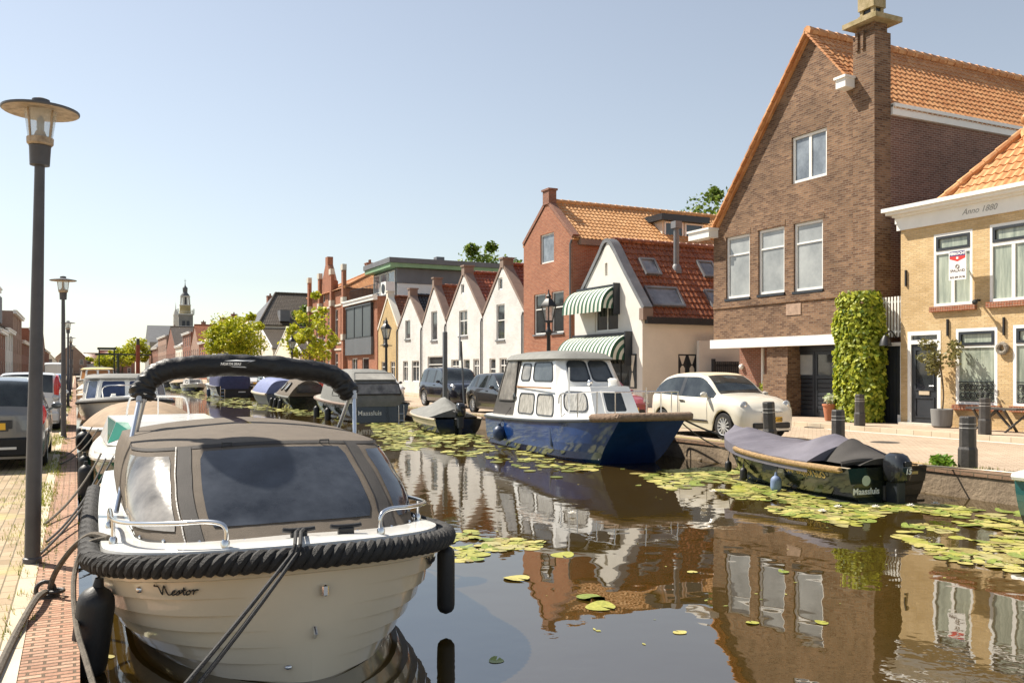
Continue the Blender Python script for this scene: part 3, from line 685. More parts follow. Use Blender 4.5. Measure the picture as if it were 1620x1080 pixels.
# ------------------------------------------------------------------ yellow brick house
Y0, Y1, ZC = 8.6, YN, 5.5
root = thing('yellow_house', 'yellow brick house with white cornice, white windows and dark green front door', 'house', (XF, 13, .21))
U = [fw_(1477.2, 1538.6, 371.6, 485.4), fw_(1565.8, 1642, 356, 478)]
G = [fw_(1512, 1578, 520, 639), fw_(1602.5, 1688, 514, 642)]
D = fw_(1436, 1488.7, 524.6, 672); D = (D[0], D[1], .24, D[3])
U.append((U[1][0] - 2.2, U[1][0] - .9, U[1][2], U[1][3])); G.append((G[1][0] - 2.2, G[1][0] - .8, G[1][2], G[1][3]))
mb = MB(); wall(mb, f, Y0, Y1, .15, ZC + .5, U + G + [D], reveal=.1)
wall(mb, Face((0, Y1, 0), (1, 0, 0), (0, 1, 0)), XF, XF + 9, .15, ZC + .5); wall(mb, side_face(Y0), XF, XF + 9, .15, ZC + .5); wall(mb, Face((XF + 9, 0, 0), (0, 1, 0), (1, 0, 0)), Y0, Y1, .15, ZC + .5)
mb.build('wall', m_yelbrick, root)
for w in U: window(root, f, w, bars_a=(.5,), bars_z=(.74,), pane=m_curt, fw=.075, bw=.09, top_frame=m_dark, depth=.0)
for w in G: window(root, f, w, bars_z=(.76,), pane=m_curt, fw=.085, bw=.06, top_frame=m_dark, depth=.0)
for w in U + G:
    sb = MB()
    for k in range(int((w[1] - w[0] + .24) / .07)): fbox(sb, f, w[0] - .12 + k * .07, w[0] - .12 + k * .07 + .062, w[2] - .14, w[2] - .004, -.06, .09)
    sb.build('brick_sill', m_redbrick, root)
d_ = door(root, f, D, leaf=m_dark, glass=m_glassdk, transom=.86, fw=.11, depth=-.02)
q = MB(); am = (D[0] + D[1]) / 2; fbox(q, f, am - .16, am + .16, 1.02, 1.12, -.025, .0); q.build('letterbox', m_tan, d_)
st = MB(); fbox(st, f, D[0] - .1, D[1] + .1, .2, .27, .0, .25); st.build('doorstep', m_stone, root)
cb = MB(); zc = ZC
fbox(cb, f, Y0, Y1 + .1, zc, zc + .36, .003, .05); fbox(cb, f, Y0, Y1 + .16, zc + .36, zc + .42, .003, .16); fbox(cb, f, Y0, Y1 + .26, zc + .42, zc + .50, .003, .30); fbox(cb, f, Y0, Y1 + .32, zc + .50, zc + .60, .003, .40); cb.box(XF + .003, XF + 8, Y1 + .003, Y1 + .2, zc + .2, zc + .6)
cb.build('cornice', m_white, root)
text_mesh('Anno 1880', .21, mat('faded_lettering', (.30, .30, .28), .6), 'lettering', root, f.p(at(1551, 328, X=XF).y, zc + .12, .053), (0, -1, 0), (0, 0, 1), shear=.35)
slab_ = MB(); slab_.box(XF + .05, XF + 9, Y0, Y1, zc + .42, zc + .52); slab_.build('flat_roof', m_lead, root)
rb = MB(); hip(rb, 20.75, 24.0, 13.35, 16.35, zc + .56, 7.86, 6); rb.lathe((22.37, 14.85, 7.9), [(.16, 0), (.1, .12), (.05, .2), (.13, .3), (.14, .4), (.05, .52), (.02, .62)], 12); rb.build('roof', m_roofor, root)
an = MB()
for (px, py) in ((1500, 518), (1589, 516), (1434, 440)):
    c = at(px, py, X=XF); fbox(an, f, c.y - .02, c.y + .02, c.z - .22, c.z + .22, .003, .05)
an.build('wall_anchor', m_iron, root)
c = at(1550, 475, X=XF); q = MB(); q.tube([f.p(c.y, c.z), f.p(c.y, c.z, .12), f.p(c.y - .08, c.z - .05, .3)], .03, 6); q.ball(f.p(c.y - .09, c.z - .06, .31), .07, 8); q.build('wall_spotlight', m_iron, root)
c = at(1418, 540, X=XF); q = MB(); q.tube(curve([f.p(c.y, c.z + .1), f.p(c.y, c.z + .28, .2), f.p(c.y, c.z + .2, .42)], 5), .02, 6); q.lathe(f.p(c.y, c.z - .12, .42), [(.17, 0), (.13, .16), (.05, .28)], 12); q.build('wall_lantern', m_iron, root)
c = at(1588, 551, X=XF); q = MB(); rr = .115
q.tube([f.p(c.y + rr * math.cos(a), c.z + rr * math.sin(a), .06) for a in [2 * PI * k / 18 for k in range(19)]], [.045 + .015 * R.random() for _ in range(19)], 7)
q = q.build('wreath', mat('dried_wreath', (.24, .21, .17), .9, var=.5, vs=20, bump=1, bs=40)); tag(q, 'grey dried wreath hanging on yellow brick between ground floor windows', 'wreath')
# scroll grilles standing inside the ground floor windows
for i, w in enumerate(G[:2]):
    q = MB(); z0 = w[2] + .09; H = .48; cx = (w[0] + w[1]) / 2; W = (w[1] - w[0]) / 2 - .1
    for z in (z0, z0 + H): q.tube([f.p(cx - W, z, -.0), f.p(cx + W, z, -.0)], .014, 5)
    for sx in (-1, 1):
        for k in range(3):
            for sz in (-1, 1):
                ce = (cx + sx * W * (.2 + .3 * k), z0 + H / 2 + sz * H * .22); pts = []
                for j in range(22):
                    a = j / 21 * 3.4 * PI + (0 if sx > 0 else PI); r_ = .035 + .075 * j / 21; pts.append(f.p(ce[0] + r_ * math.cos(a) * sx, ce[1] + r_ * math.sin(a) * sz, -.0))
                q.tube(pts, .011, 4)
    o = q.build('window_grille', m_iron)
    tag(o, ('black scroll ironwork guard at bottom of the window beside the potted tree' if i == 0 else 'black scroll ironwork guard at the window cut by the photo edge'), 'window guard')
# estate agent's board fixed in the upper window
w = U[0]; sg = thing('sale_board', 'white VERKOCHT estate agent board in upper window of yellow house', 'sign', f.p(w[0] + .5, 4.6, .1))
SA1, SA0 = at(1501, 400, X=XF - .35).y, at(1528.5, 400, X=XF - .35).y; sf_ = right_face(XF - .35); SZ1, SZ0 = at(1501, 397.5, X=XF - .35).z, at(1501, 444, X=XF - .35).z
b = MB(); fbox(b, sf_, SA0, SA1, SZ0, SZ1, -.012, 0); fbox(b, f, (SA0 + SA1) / 2 - .02, (SA0 + SA1) / 2 + .02, SZ0 + .3, SZ0 + .34, -.0, .34); bo = b.build('board', m_white, sg)
SW, SH = SA1 - SA0, SZ1 - SZ0
P = lambda a, z: sf_.p(SA1 - a * SW, SZ0 + z * SH, .003)
b = MB(); b.poly([P(.05, .80), P(.95, .80), P(.95, .97), P(.05, .97)]); b.build('blue_band', m_signblue, bo)
b = MB(); b.poly([P(.05, .80), P(.05, .72), P(.5, .62), P(.95, .72), P(.95, .80)]); b.build('red_arrow', m_signred, bo)
b = MB(); q = lambda a, z: sf_.p(SA1 - a * SW, SZ0 + z * SH, .007); b.poly([q(.44, .70), q(.56, .70), q(.56, .775), q(.44, .775)]); b.build('house_mark', m_white, bo)
uu, vv = (0, -1, 0), (0, 0, 1)
text_mesh('VERKOCHT', SW * .19, m_letw, 'lettering', bo, sf_.p(SA1 - SW * .5, SZ0 + SH * .845, .006), uu, vv, bold=.004)
text_mesh('SPALAND', SW * .20, mat('brown_lettering', (.16, .12, .12), .6), 'lettering', bo, sf_.p(SA1 - SW * .5, SZ0 + SH * .27, .004), uu, vv)
text_mesh('015 479 74 90', SW * .145, mat('brown_lettering', (.16, .12, .12), .6), 'lettering', bo, sf_.p(SA1 - SW * .5, SZ0 + SH * .06, .004), uu, vv, bold=.002)
b = MB(); cc = P(.5, .45)
for r_ in (.06, .035): b.tube([cc + V((0, r_ * math.cos(a), r_ * math.sin(a))) for a in [2 * PI * k / 6 + PI / 6 for k in range(7)]], .006, 4)
b.build('emblem', m_pink, bo)
# ------------------------------------------------------------------ white rendered gable house with striped awnings
A0, A1, AMW, ZMW, E0, E1 = 29.4, 34.75, 32.0, 7.15, 4.25, 4.55
root = thing('white_gable_house', 'cream rendered gable house with two green striped awnings and dark red roof', 'house', (XF, 32, .21))
h1 = fw_(941, 978, 484, 514.5); h1 = (h1[0], h1[1], 3.35, 4.55); h2 = (30.35, 34.2, 1.0, 2.35)
nic = (at(961, 425, X=XF).y, at(957, 425, X=XF).y, at(959, 436, X=XF).z, at(959, 416, X=XF).z)
mb = MB(); wall(mb, f, A0, A1, .15, ZMW, [h1, h2, nic], gable_clips(A0, E0, AMW, ZMW, A1, E1))
mb.poly([f.p(nic[0], nic[2], -.1), f.p(nic[1], nic[2], -.1), f.p(nic[1], nic[3], -.1), f.p(nic[0], nic[3], -.1)])
XW = 29.; sw = []
c0, c1 = at(1073, 575, Y=A0), at(1102, 575, Y=A0); zt, zb_ = at(1073, 560, Y=A0).z, at(1073, 592, Y=A0).z
wall(mb, side_face(A0), XF, XW, .15, 3.85, [(c0.x, c1.x, zb_, zt)], mi=1); wall(mb, Face((0, A1, 0), (1, 0, 0), (0, 1, 0)), XF, XW, .15, E1)
wall(mb, Face((XW, 0, 0), (0, 1, 0), (1, 0, 0)), A0, A1, .15, ZMW, (), gable_clips(A0, 3.85, AMW, ZMW, A1, E1))
mb.build('wall', [m_render, m_cream], root)
window(root, f, h1, frame=m_white, pane=m_glassdk, bars_a=(.5,)); window(root, f, h2, frame=m_dark, pane=m_glassdk, bars_a=(.2, .4, .6, .8))
sfw = side_face(A0)
def hourglass(par, ff, a0, a1, z0, z1, d=.0):
    """painted shutter leaf: dark board with pale wedges"""
    b = MB(); fbox(b, ff, a0, a1, z0, z1, d, d + .04); o = b.build('shutter', m_dark, par)
    am, w, zm = (a0 + a1) / 2, (a1 - a0) / 2 - .06, (z0 + z1) / 2; e = d + .044
    b = MB(); b.poly([ff.p(am - w, z1 - .06, e), ff.p(am + w, z1 - .06, e), ff.p(am + .03, zm, e), ff.p(am - .03, zm, e)]); b.poly([ff.p(am - .03, zm - .05, e), ff.p(am + .03, zm - .05, e), ff.p(am + w * .7, z0 + .25, e), ff.p(am + w * .7, z0 + .06, e), ff.p(am - w * .7, z0 + .06, e), ff.p(am - w * .7, z0 + .25, e)]); b.build('painted_wedge', m_cream, o)
cm = (c0.x + c1.x) / 2; hourglass(root, sfw, c0.x, cm - .01, zb_, zt, -.06); hourglass(root, sfw, cm + .01, c1.x, zb_, zt, -.06)
hourglass(root, f, 29.8, 30.3, .95, 2.35, .003); hourglass(root, f, 34.22, 34.68, .95, 2.35, .003)
rb = MB()
for L, e, sg in ((A0, 3.85, -1), (A1, E1, 1)):
    Lo = L + sg * .15; eo = e - .15 * (ZMW - e) / abs(AMW - L); vv = V((0, AMW - Lo, ZMW - eo)); base = V((XF + .3, Lo, eo + .03))
    tile_slope(rb, base, (1, 0, 0), vv, XW - XF - .3, vv.length, seg=5, amp=.035, tw=.24, row=.33, step=.04)
    slab(rb, [base - V((0, 0, .04)), base + V((XW - XF - .3, 0, -.04)), base + V((XW - XF - .3, 0, -.04)) + vv, base + vv - V((0, 0, .04))], .06)
ridge(rb, (XF + .3, AMW, ZMW + .1), (XW, AMW, ZMW + .1)); rb.build('roof', m_roofdk, root)
cb = MB(); pts = curve([(0, A0 - .1, E0 - .1), (0, 30.7, 5.78), (0, 31.5, 6.78), (0, 31.8, 7.08), (0, 32.05, 7.18), (0, 32.3, 7.08), (0, 32.6, 6.72), (0, 33.4, 5.9), (0, A1 + .05, E1 - .05)], 5)
for a, b in zip(pts, pts[1:]):
    n_ = V((0, -(b - a).z, (b - a).y)).normalized(); n_ = n_ if n_.z > 0 else -n_; a, b = a - n_ * .05, b - n_ * .05
    cb.prism([V((XF - .06, 0, 0)) + a, V((XF + .36, 0, 0)) + a, V((XF + .36, 0, 0)) + b, V((XF - .06, 0, 0)) + b], n_ * .17)
cb.build('gable_coping', m_lead, root)
cb = MB(); cb.box(XF - .08, XF + .4, A0 - .16, A0 + .12, E0 - .55, E0 - .08); cb.build('kneeler_stone', m_pink, root)
gb = MB(); gb.box(XF + .1, XW, A0 - .2, A0 - .01, 3.55, 3.82); gb.build('gutter_board', m_dark, root)
sl = (AMW - A0), (ZMW - 3.85); slen = math.hypot(*sl); vs_ = V((0, sl[0] / slen, sl[1] / slen)); ns = V((0, -vs_.z, vs_.y))
def skylight(px0, px1, py0, py1, big):
    # measured on the roof plane: find b along the slope
    def on(px, py):
        d = at(px, py, Z=0) - V((0, 0, HC)); o = V((0, 0, HC)); p0 = V((XF, A0, 3.85)); t = (p0 - o).dot(ns) / d.dot(ns); return o + d * t
    p, q, r_ = on(px0, py1), on(px1, py1), on((px0 + px1) / 2, py0); l = (q - p).length * .94; hgt = (r_ - (p + q) / 2).dot(vs_); c = (p + q) / 2 + vs_ * hgt / 2
    b = MB(); ux = V((1, 0, 0))
    b.obox(c + ns * .1, ux * l / 2, vs_ * .04, ns * .07); b = MB()
    for s_ in (-1, 1): b.obox(c + ns * .1 + ux * s_ * l / 2, ux * .045, vs_ * (hgt / 2 + .04), ns * .07); b.obox(c + ns * .1 + vs_ * s_ * hgt / 2, ux * l / 2, vs_ * .05, ns * .074)
    o = b.build('roof_window', m_lead, root); b = MB(); b.obox(c + ns * .1, ux * l / 2, vs_ * hgt / 2, ns * .02); b.build('pane', m_skyglass, o)
skylight(1021, 1044, 414, 436, 0); skylight(1031, 1082, 459, 486, 1); skylight(1113, 1136, 418, 440, 0); skylight(1125, 1165, 464, 488, 0)
fb = MB(); c = at(1070, 418, Y=AMW - .9); c = V((c.x, AMW - .9, 6.05)); fb.tube([c, c + V((0, 0, 1.75))], .12, 12); fb.lathe(c + V((0, 0, -.1)), [(.24, -.1), (.2, .2), (.13, .3)], 12); fb.box(c.x - .17, c.x + .17, c.y - .17, c.y + .17, c.z + 1.75, c.z + 2.05); fb.build('flue_pipe', m_lead, root)
def awning(px_face, a0, a1, zt, zb, proj, name='awning'):
    n = int((a1 - a0) / .15) * 1; n -= n % 2; mb = MB(); seg = 9
    arc = [(proj * math.sin(PI / 2 * k / seg), zb + .14 + (zt - zb - .14) * math.cos(PI / 2 * k / seg)) for k in range(seg + 1)] + [(proj + .01, zb)]
    for j in range(n):
        b0, b1 = lerp(a0, a1, j / n), lerp(a0, a1, (j + 1) / n)
        rows = [[f.p(b0, z, d + .03), f.p(b1, z, d + .03)] for d, z in arc]; mb.grid(rows, j % 2)
    for a in (a0, a1):   # fan-shaped cheeks with concentric stripes
        for k in range(7):
            r0, r1 = k / 7, (k + 1) / 7
            rows = [[f.p(a, zb + .14 + (z - zb - .14) * r, d * r + .03) for r in (r0, r1)] for d, z in arc[:-1]]; mb.grid(rows, (k + 1) % 2)
    o = mb.build(name, [mat('awning_white', (.58, .60, .52), .8, var=.08), mat('awning_green', (.02, .085, .05), .8, var=.15)], root)
    b = MB(); fbox(b, f, a0 - .09, a0 - .01, zb - .1, zt + .12, .003, proj * .35); fbox(b, f, a0 - .05, a1 + .05, zt + .01, zt + .1, .003, .12); b.build('awning_box', m_dark, o)
awning(0, 31.12, 34.35, 5.2, 4.12, .85); awning(0, 30.2, 34.7, 3.15, 1.98, 1.0)
# ------------------------------------------------------------------ slatted garden gate and planting in the gap
r4 = thing('slatted_gate', 'black slatted gate beside the cream side wall', 'gate', (24.6, 29, .21)); b = MB(); p, q = at(1131, 575, Y=28.6), at(1169, 575, Y=28.6); ff = side_face(28.6)
for k in range(12): a = lerp(p.x, q.x, k / 12); fbox(b, ff, a, a + .07, .25, 2.05, 0, .03)
for z in (.5, 1.85): fbox(b, ff, p.x, q.x, z, z + .08, -.05, -.003)
fbox(b, ff, p.x - .1, p.x - .01, .2, 2.15, -.1, .05); b.build('slats', m_dark, r4)
r5 = thing('garden_wall', 'low white rendered wall behind the black slatted gate', 'wall', (26, 30.5, .21)); b = MB(); b.box(22.8, 34, 29.0, 29.15, .15, 2.9); b.build('render', m_render, r5)
# ------------------------------------------------------------------ red brick gable house with a dormer
L0, L1 = 34.95, 39.85
wins = [(fw_(855, 876.3, 372.6, 418.5), dict(bars_a=(), pane=m_skyglass)), (fw_(845, 863.3, 466.5, 529.6), dict(bars_z=(.62,), sill=m_lead)), (fw_(872.7, 891.8, 462, 527), dict(bars_z=(.62,), sill=m_lead)), ((35.6, 36.9, .9, 2.4), dict(bars_z=(.7,))), ((37.6, 38.6, .25, 2.5), {})]
root, f2 = house('red brick gable house with amber tiled roof and dark dormer', L0, L1, XF, 12, 7.75, 9.75, m_redbrick, m_roofye, eave2=8.0, wins=wins, coping=m_redbrick2, cop_w=.3, top=(.62, .55), seg=4, frame=m_white, pane=m_glassdk, zb=.15, sidem=m_redbrick)
gb = MB(); gb.box(XF + .3, XF + 12, L0 - .24, L0 - .005, 7.42, 7.68); gb.build('gutter_board', m_pink, root)
c = at(1048, 380, Y=35.6); dx0, dx1 = c.x, at(1112, 380, Y=35.6).x
db = MB(); db.box(dx0, dx1, 35.62, 37.3, 7.95, 9.02); d_ = db.build('dormer', m_cream, root)
q = MB(); q.box(dx0 - .25, dx1 + .2, 35.3, 37.4, 9.02, 9.32); q.build('dormer_roof', m_dark, d_)
ffd = side_face(35.62); wdt = (dx1 - dx0)
for k in (0, 1): window(d_, ffd, (dx0 + .1 + k * wdt / 2, dx0 + wdt / 2 - .02 + k * wdt / 2, 8.05, 8.98), frame=m_white, pane=m_glassdk, depth=.08)
# ------------------------------------------------------------------ row of small white gables and one straw-coloured one
def gsash(pl, pr, pt, pb, **k): return (fw_(pl, pr, pt, pb), dict(depth=-.05, **k))
def lowrow(items): return [((a, b, .3 if dz else .95, 2.35), dict(bars_z=(.72,), pane=m_glass, bars_a=((.5,) if not dz else ()))) for a, b, dz in items]
house('tall white gable house beside the red brick house, open attic window and red tiles', 39.92, 44.95, XF + .05, 10, 4.75, 7.25, m_whitebrick, m_roofre, wins=[gsash(784, 797, 482, 538, bars_z=(.55,), sill=m_lead), gsash(787, 793.5, 440, 459), *lowrow([(40.4, 41.2, 0), (41.9, 42.8, 0), (43.3, 44.1, 1)])], coping=m_pink, cop_w=.5, top=(.42, .35), seg=4, pane=m_glass)
house('white gable house with a chimney-like top and red tiles, second from the red brick house', 45.0, 50.35, XF + .05, 10, 4.7, 7.35, m_whitebrick, m_roofre, wins=[gsash(725, 738, 492, 532, bars_z=(.6,), bars_a=(.5,), sill=m_lead), gsash(728, 733, 450, 465), *lowrow([(45.5, 46.3, 0), (46.8, 47.7, 1), (48.4, 49.6, 0)])], coping=m_pink, cop_w=.5, top=(.42, .4), seg=3)
house('white gable house with brown speckled roof and a large shop window', 50.4, 54.55, XF + .05, 10, 4.65, 7.0, m_whitebrick, m_roofdk, wins=[gsash(681, 690.5, 493, 539, sill=m_lead), ((51.0, 53.6, .5, 2.6), dict(bars_z=(.75,)))], coping=m_pink, cop_w=.45, top=(.3, .5), seg=3)
house('white gable house with glossy black tiles and a spout at its shoulder', 54.6, 59.4, XF + .05, 10, 4.6, 6.75, m_whitebrick, m_roofbl, wins=[gsash(640, 648, 507, 537, sill=m_lead), *lowrow([(55.2, 56.6, 0), (57.4, 58.4, 0)])], coping=m_pink, cop_w=.45, top=(.4, .45), seg=3)
house('straw coloured brick gable house between white gables and the modern block', 59.45, 64.0, XF + .05, 10, 4.7, 7.0, m_yelbrick2, m_roofdk, wins=[gsash(605, 612, 507, 545, sill=m_lead), *lowrow([(60.1, 61.1, 0), (61.8, 63.2, 0)])], coping=m_cream, cop_w=.4, top=(.35, .4), seg=3)
# ------------------------------------------------------------------ modern block with roller screens and a set-back penthouse
root, f3 = house('modern brick block with grey roller screens and dark penthouse with green fascia', 64.05, 72.5, XF, 10, 7.3, 7.3, m_redbrick, m_lead, kind='flat', gutter=m_white, zb=.15, wins=[((69.3, 70.9, .3, 2.7), dict(bars_a=(.5,))), ((66.2, 68.0, .2, 2.7), dict(pane=m_glassdk))])
b = MB()
for k in range(3): a = 65.2 + k * 2.25; fbox(b, f3, a, a + 2.1, 4.35, 6.75, .02, .16)
b.build('roller_screen', m_shut, root); b = MB(); fbox(b, f3, 65.0, 72.2, 2.95, 4.3, .01, .2); b.build('zinc_panel', m_zinc, root); b = MB(); fbox(b, f3, 65.1, 72.0, 4.3, 4.36, .01, .22)
for k in range(4): fbox(b, f3, 65.08 + k * 2.25, 65.2 + k * 2.25, 4.36, 6.85, .01, .2)
fbox(b, f3, 65.0, 72.1, 6.75, 6.9, .01, .24); b.build('screen_frame', m_dark, root)
b = MB(); b.box(22.6, 31, 66.3, 72.3, 8.6, 9.75); pent = b.build('penthouse', m_slate, root); b = MB(); b.box(22.7, 31, 66.4, 72.2, 7.35, 8.58); b.build('penthouse_base', m_white, pent)
b = MB(); b.box(21.9, 31.5, 65.8, 72.6, 9.78, 10.1); b.build('fascia', mat('sage_green_fascia', (.22, .36, .2), .6), pent); b = MB(); b.box(21.8, 31.6, 65.7, 72.7, 10.11, 10.5); b.build('penthouse_roof', m_slate, pent)
fp = right_face(22.6)
for k in range(3): window(pent, fp, (66.6 + k * 1.9, 68.3 + k * 1.9, 7.5, 9.6), pane=m_skyglass, bars_z=(.3,), depth=.09)
b = MB(); b.box(21.2, 21.9, 64.8, 66.0, 7.5, 8.5); hv = b.build('air_conditioner', m_white, root); b = MB(); b.lathe((21.19, 65.4, 8.0), [(.38, -.03), (.4, 0), (.1, .0)], 16, axis='x'); b.build('fan', m_dark, hv)
b = MB()
for k in range(22): b.tube([(20.5, 64.6 + k * .36, 7.45), (20.5, 64.6 + k * .36, 8.3)], .02, 4)
b.tube([(20.5, 64.6, 8.3), (20.5, 72.2, 8.3)], .025, 5); b.build('roof_railing', m_dark, root)
b = MB(); b.box(27, 27.7, 69, 69.7, 10.5, 11.2); b.build('roof_vent', m_slate, pent)
# ------------------------------------------------------------------ ornate red brick block with pale bands
wn = []
for a in (73.3, 75.2, 77.6, 79.5, 81.9, 83.8):
    wn += [((a, a + 1.0, 4.5, 7.0), dict(bars_z=(.65,))), ((a, a + 1.0, .9, 3.2), dict(bars_z=(.65,)))]
    if a in (77.6, 79.5): wn.append(((a + .1, a + .9, 7.9, 9.3), {}))
root, f4 = house('ornate red brick block with pale stone bands, piers and an orange hipped roof', 72.6, 85.4, XF, 11, 8.6, 11.4, mat('x', (1, 1, 1)) and m_redbrick, m_roofor, kind='hip', wins=wn, zb=.15)
b = MB()
for z in (4.0, 7.25, 3.45): fbox(b, f4, 72.6, 85.4, z, z + .16, .002, .07)
for a in (72.75, 76.6, 80.8, 84.9):
    for z in (4.25, 7.35, 10.1): fbox(b, f4, a - .32, a + .32, z, z + .5, .002, .36)
b.build('stone_band', m_stone, root); b = MB()
for a in (72.75, 76.6, 80.8, 84.9): fbox(b, f4, a - .26, a + .26, .16, 10.1, .002, .30)
fbox(b, f4, 76.6, 80.8, 8.6, 9.6, -.4, .1); b.prism([f4.p(76.9, 9.6, .1), f4.p(80.5, 9.6, .1), f4.p(79.1, 11.2, .1), f4.p(79.1, 11.9, .1), f4.p(78.3, 11.9, .1), f4.p(78.3, 11.2, .1)], (.5, 0, 0)); b.build('parapet_gable', m_redbrick, root)
chimney(root, (26, 84.5), .8, .8, 10, 12.2)
# ------------------------------------------------------------------ grey tiled houses and the long far row
house('small house with a low brown pyramid roof next to the ornate brick block', 85.6, 90.6, XF + 1, 6, 4.6, 7.6, m_pinkbrick, m_roofgr, kind='hip', wins=lowrow([(86.4, 87.6, 0), (88.4, 89.6, 0)]), tile=True)
house('low cream cottage with grey tiles between the two yellow-green trees', 91, 103.6, XF + .3, 8, 3.4, 6.3, m_cream, m_roofgr, wins=lowrow([(93, 94.4, 0), (96.5, 97.8, 1), (99.5, 101, 0)]), coping=m_white)
root = thing('house', 'big house with a broad grey hipped roof above a grey lean-to', 'house', (XF, 115, .15)); fB = right_face(XF + .2); b = MB(); ga = [((113.4 + k * 3, 114.8 + k * 3, z, z + 2.), dict(bars_z=(.6,))) for k in range(3) for z in (1., 4.2)]
wall(b, fB, 112, 123, .15, 7.4, [w[0] for w in ga]); b.box(XF + .35, 44, 112.01, 122.99, .15, 7.38); b.build('wall', m_cream, root)
for w in ga: window(root, fB, w[0], **w[1])
b = MB(); sl_ = math.hypot(5.7, 4.4); tile_slope(b, (XF - .1, 111.8, 7.4), (1, 0, 0), (0, 5.7, 4.4), 24, sl_, seg=3, rng=lambda q: (3.2 * q / sl_, 24)); slab(b, [(XF - .1, 111.8, 7.36), (44, 111.8, 7.36), (44, 117.5, 11.76), (XF + 3.1, 117.5, 11.76)], .08); slab(b, [(XF - .1, 111.8, 7.4), (XF + 3.1, 117.5, 11.8), (XF - .1, 123.2, 7.4)], .08); slab(b, [(XF + 3.1, 117.5, 11.8), (44, 117.5, 11.8), (44, 123.2, 7.4), (XF - .1, 123.2, 7.4)], .08)
ridge(b, (XF + 3.1, 117.5, 11.9), (44, 117.5, 11.9)); ridge(b, (XF - .1, 111.8, 7.5), (XF + 3.1, 117.5, 11.9)); b.build('roof', m_roofgr, root)
b = MB(); tile_slope(b, (XF + .2, 104.6, 4.3), (1, 0, 0), (0, 7.3, 2.7), 12, 7.78, seg=3); slab(b, [(XF + .2, 104.6, 4.28), (XF + 12.2, 104.6, 4.28), (XF + 12.2, 111.9, 6.98), (XF + .2, 111.9, 6.98)], .08); b.build('lean_to_roof', m_roofgr, root)
b = MB(); b.prism([(XF + .3, 104.8, .15), (XF + .3, 111.95, .15), (XF + .3, 111.95, 6.8), (XF + .3, 104.8, 4.2)], (11.8, 0, 0)); b.build('lean_to_wall', m_cream, root); b = MB(); b.bar((XF + .12, 104.5, 4.35), (XF + .12, 112, 7.12), .12, .3); b.build('verge_board', m_white, root)
b = MB(); b.box(XF + 2.6, XF + 3.8, 111.9, 113.6, 7.9, 9.3); b.build('dormer', m_slate, root)
far = [(126.4, 139, 'side', 6.6, 10.6, m_cream, m_roofdk, 'cream house with broad brown roof and end chimney'),
       (139.5, 149, 'gable', 6.8, 9.8, m_redbrick2, m_roofre, 'dark red gable house with white bargeboards in the far row'), (149.5, 158, 'flat', 8.6, 8.6, m_whitebrick, m_lead, 'white flat fronted house in the far row'), (158.5, 171, 'side', 6.8, 9.9, m_redbrick, m_roofor, 'red house with orange roof in front of church tower'),
       (171.5, 184, 'gable', 6.6, 10.4, m_pinkbrick, m_roofdk, 'pink gable house left of church tower foot'), (184.5, 199, 'flat', 9.4, 9.4, m_redbrick2, m_lead, 'dark flat topped brick house under the church roof'), (199.5, 214, 'side', 7.2, 10.6, m_cream, m_slate, 'pale house with slate roof under the church roof'),
       (214.5, 236, 'gable', 7.4, 12.2, m_redbrick2, m_roofgr, 'grey gabled warehouse in the far row'), (236.5, 262, 'flat', 10.6, 10.6, m_pinkbrick, m_lead, 'tall pink brick house beside the green drawbridge trees'), (262.5, 296, 'side', 8.2, 12.6, m_redbrick2, m_roofgr, 'last brick house of the right-hand row')]
for i, (a, b_, kd, e, r_, wm, rm, lab) in enumerate(far):
    n = max(2, int((b_ - a) / 3)); wn = []
    for k in range(n):
        c = lerp(a, b_, (k + .5) / n)
        for z in (3.9, 1.0) if e < 8 else (6.6, 3.9, 1.0): wn.append(((c - .6, c + .6, z, z + 1.9), dict(bars_z=(.65,), fw=.1)))
    root, _ = house(lab, a, b_, XF, 10, e, r_, wm, rm, kind=kd, wins=wn, group='far row on the right bank', gutter=m_white if kd != 'gable' else None, seg=2, sidem=wm)
    if i % 3 != 1: chimney(root, (XF + 4.4, a + 1.2), .9, .9, e + 1, r_ + 1.6)
# ------------------------------------------------------------------ left bank houses
XL = -6.3
lft = [(80, 91.5, 'flat', 8.9, 8.9, m_whitebrick, m_lead, 'white house with grey dormer top at the left edge'), (92, 101, 'side', 5.4, 8.0, m_redbrick2, m_roofgr, 'red brick house with white cornice beside the left lamp'), (101.4, 113, 'side', 5.9, 8.6, m_whitebrick, m_roofgr, 'white house with grey dormer behind the foremost lamp'), (113.4, 131, 'flat', 8.4, 8.4, m_pinkbrick, m_lead, 'pale flat topped house with tall narrow windows on the left bank'),
       (131.4, 150, 'side', 5.6, 7.9, m_redbrick2, m_roofdk, 'low brick house beyond the pale flat topped house'), (150.4, 172, 'flat', 8.1, 8.1, m_redbrick, m_lead, 'red flat topped brick house between the first two lamps'), (172.4, 196, 'side', 5.2, 8.2, m_cream, m_roofgr, 'cream house with grey roof between the lamps'), (196.4, 224, 'gable', 6.4, 10.2, m_pinkbrick, m_roofdk, 'pink gable house behind the second lamp'), (224.4, 262, 'side', 6.4, 9.6, m_redbrick2, m_roofgr, 'brick house at far end of the left bank')]
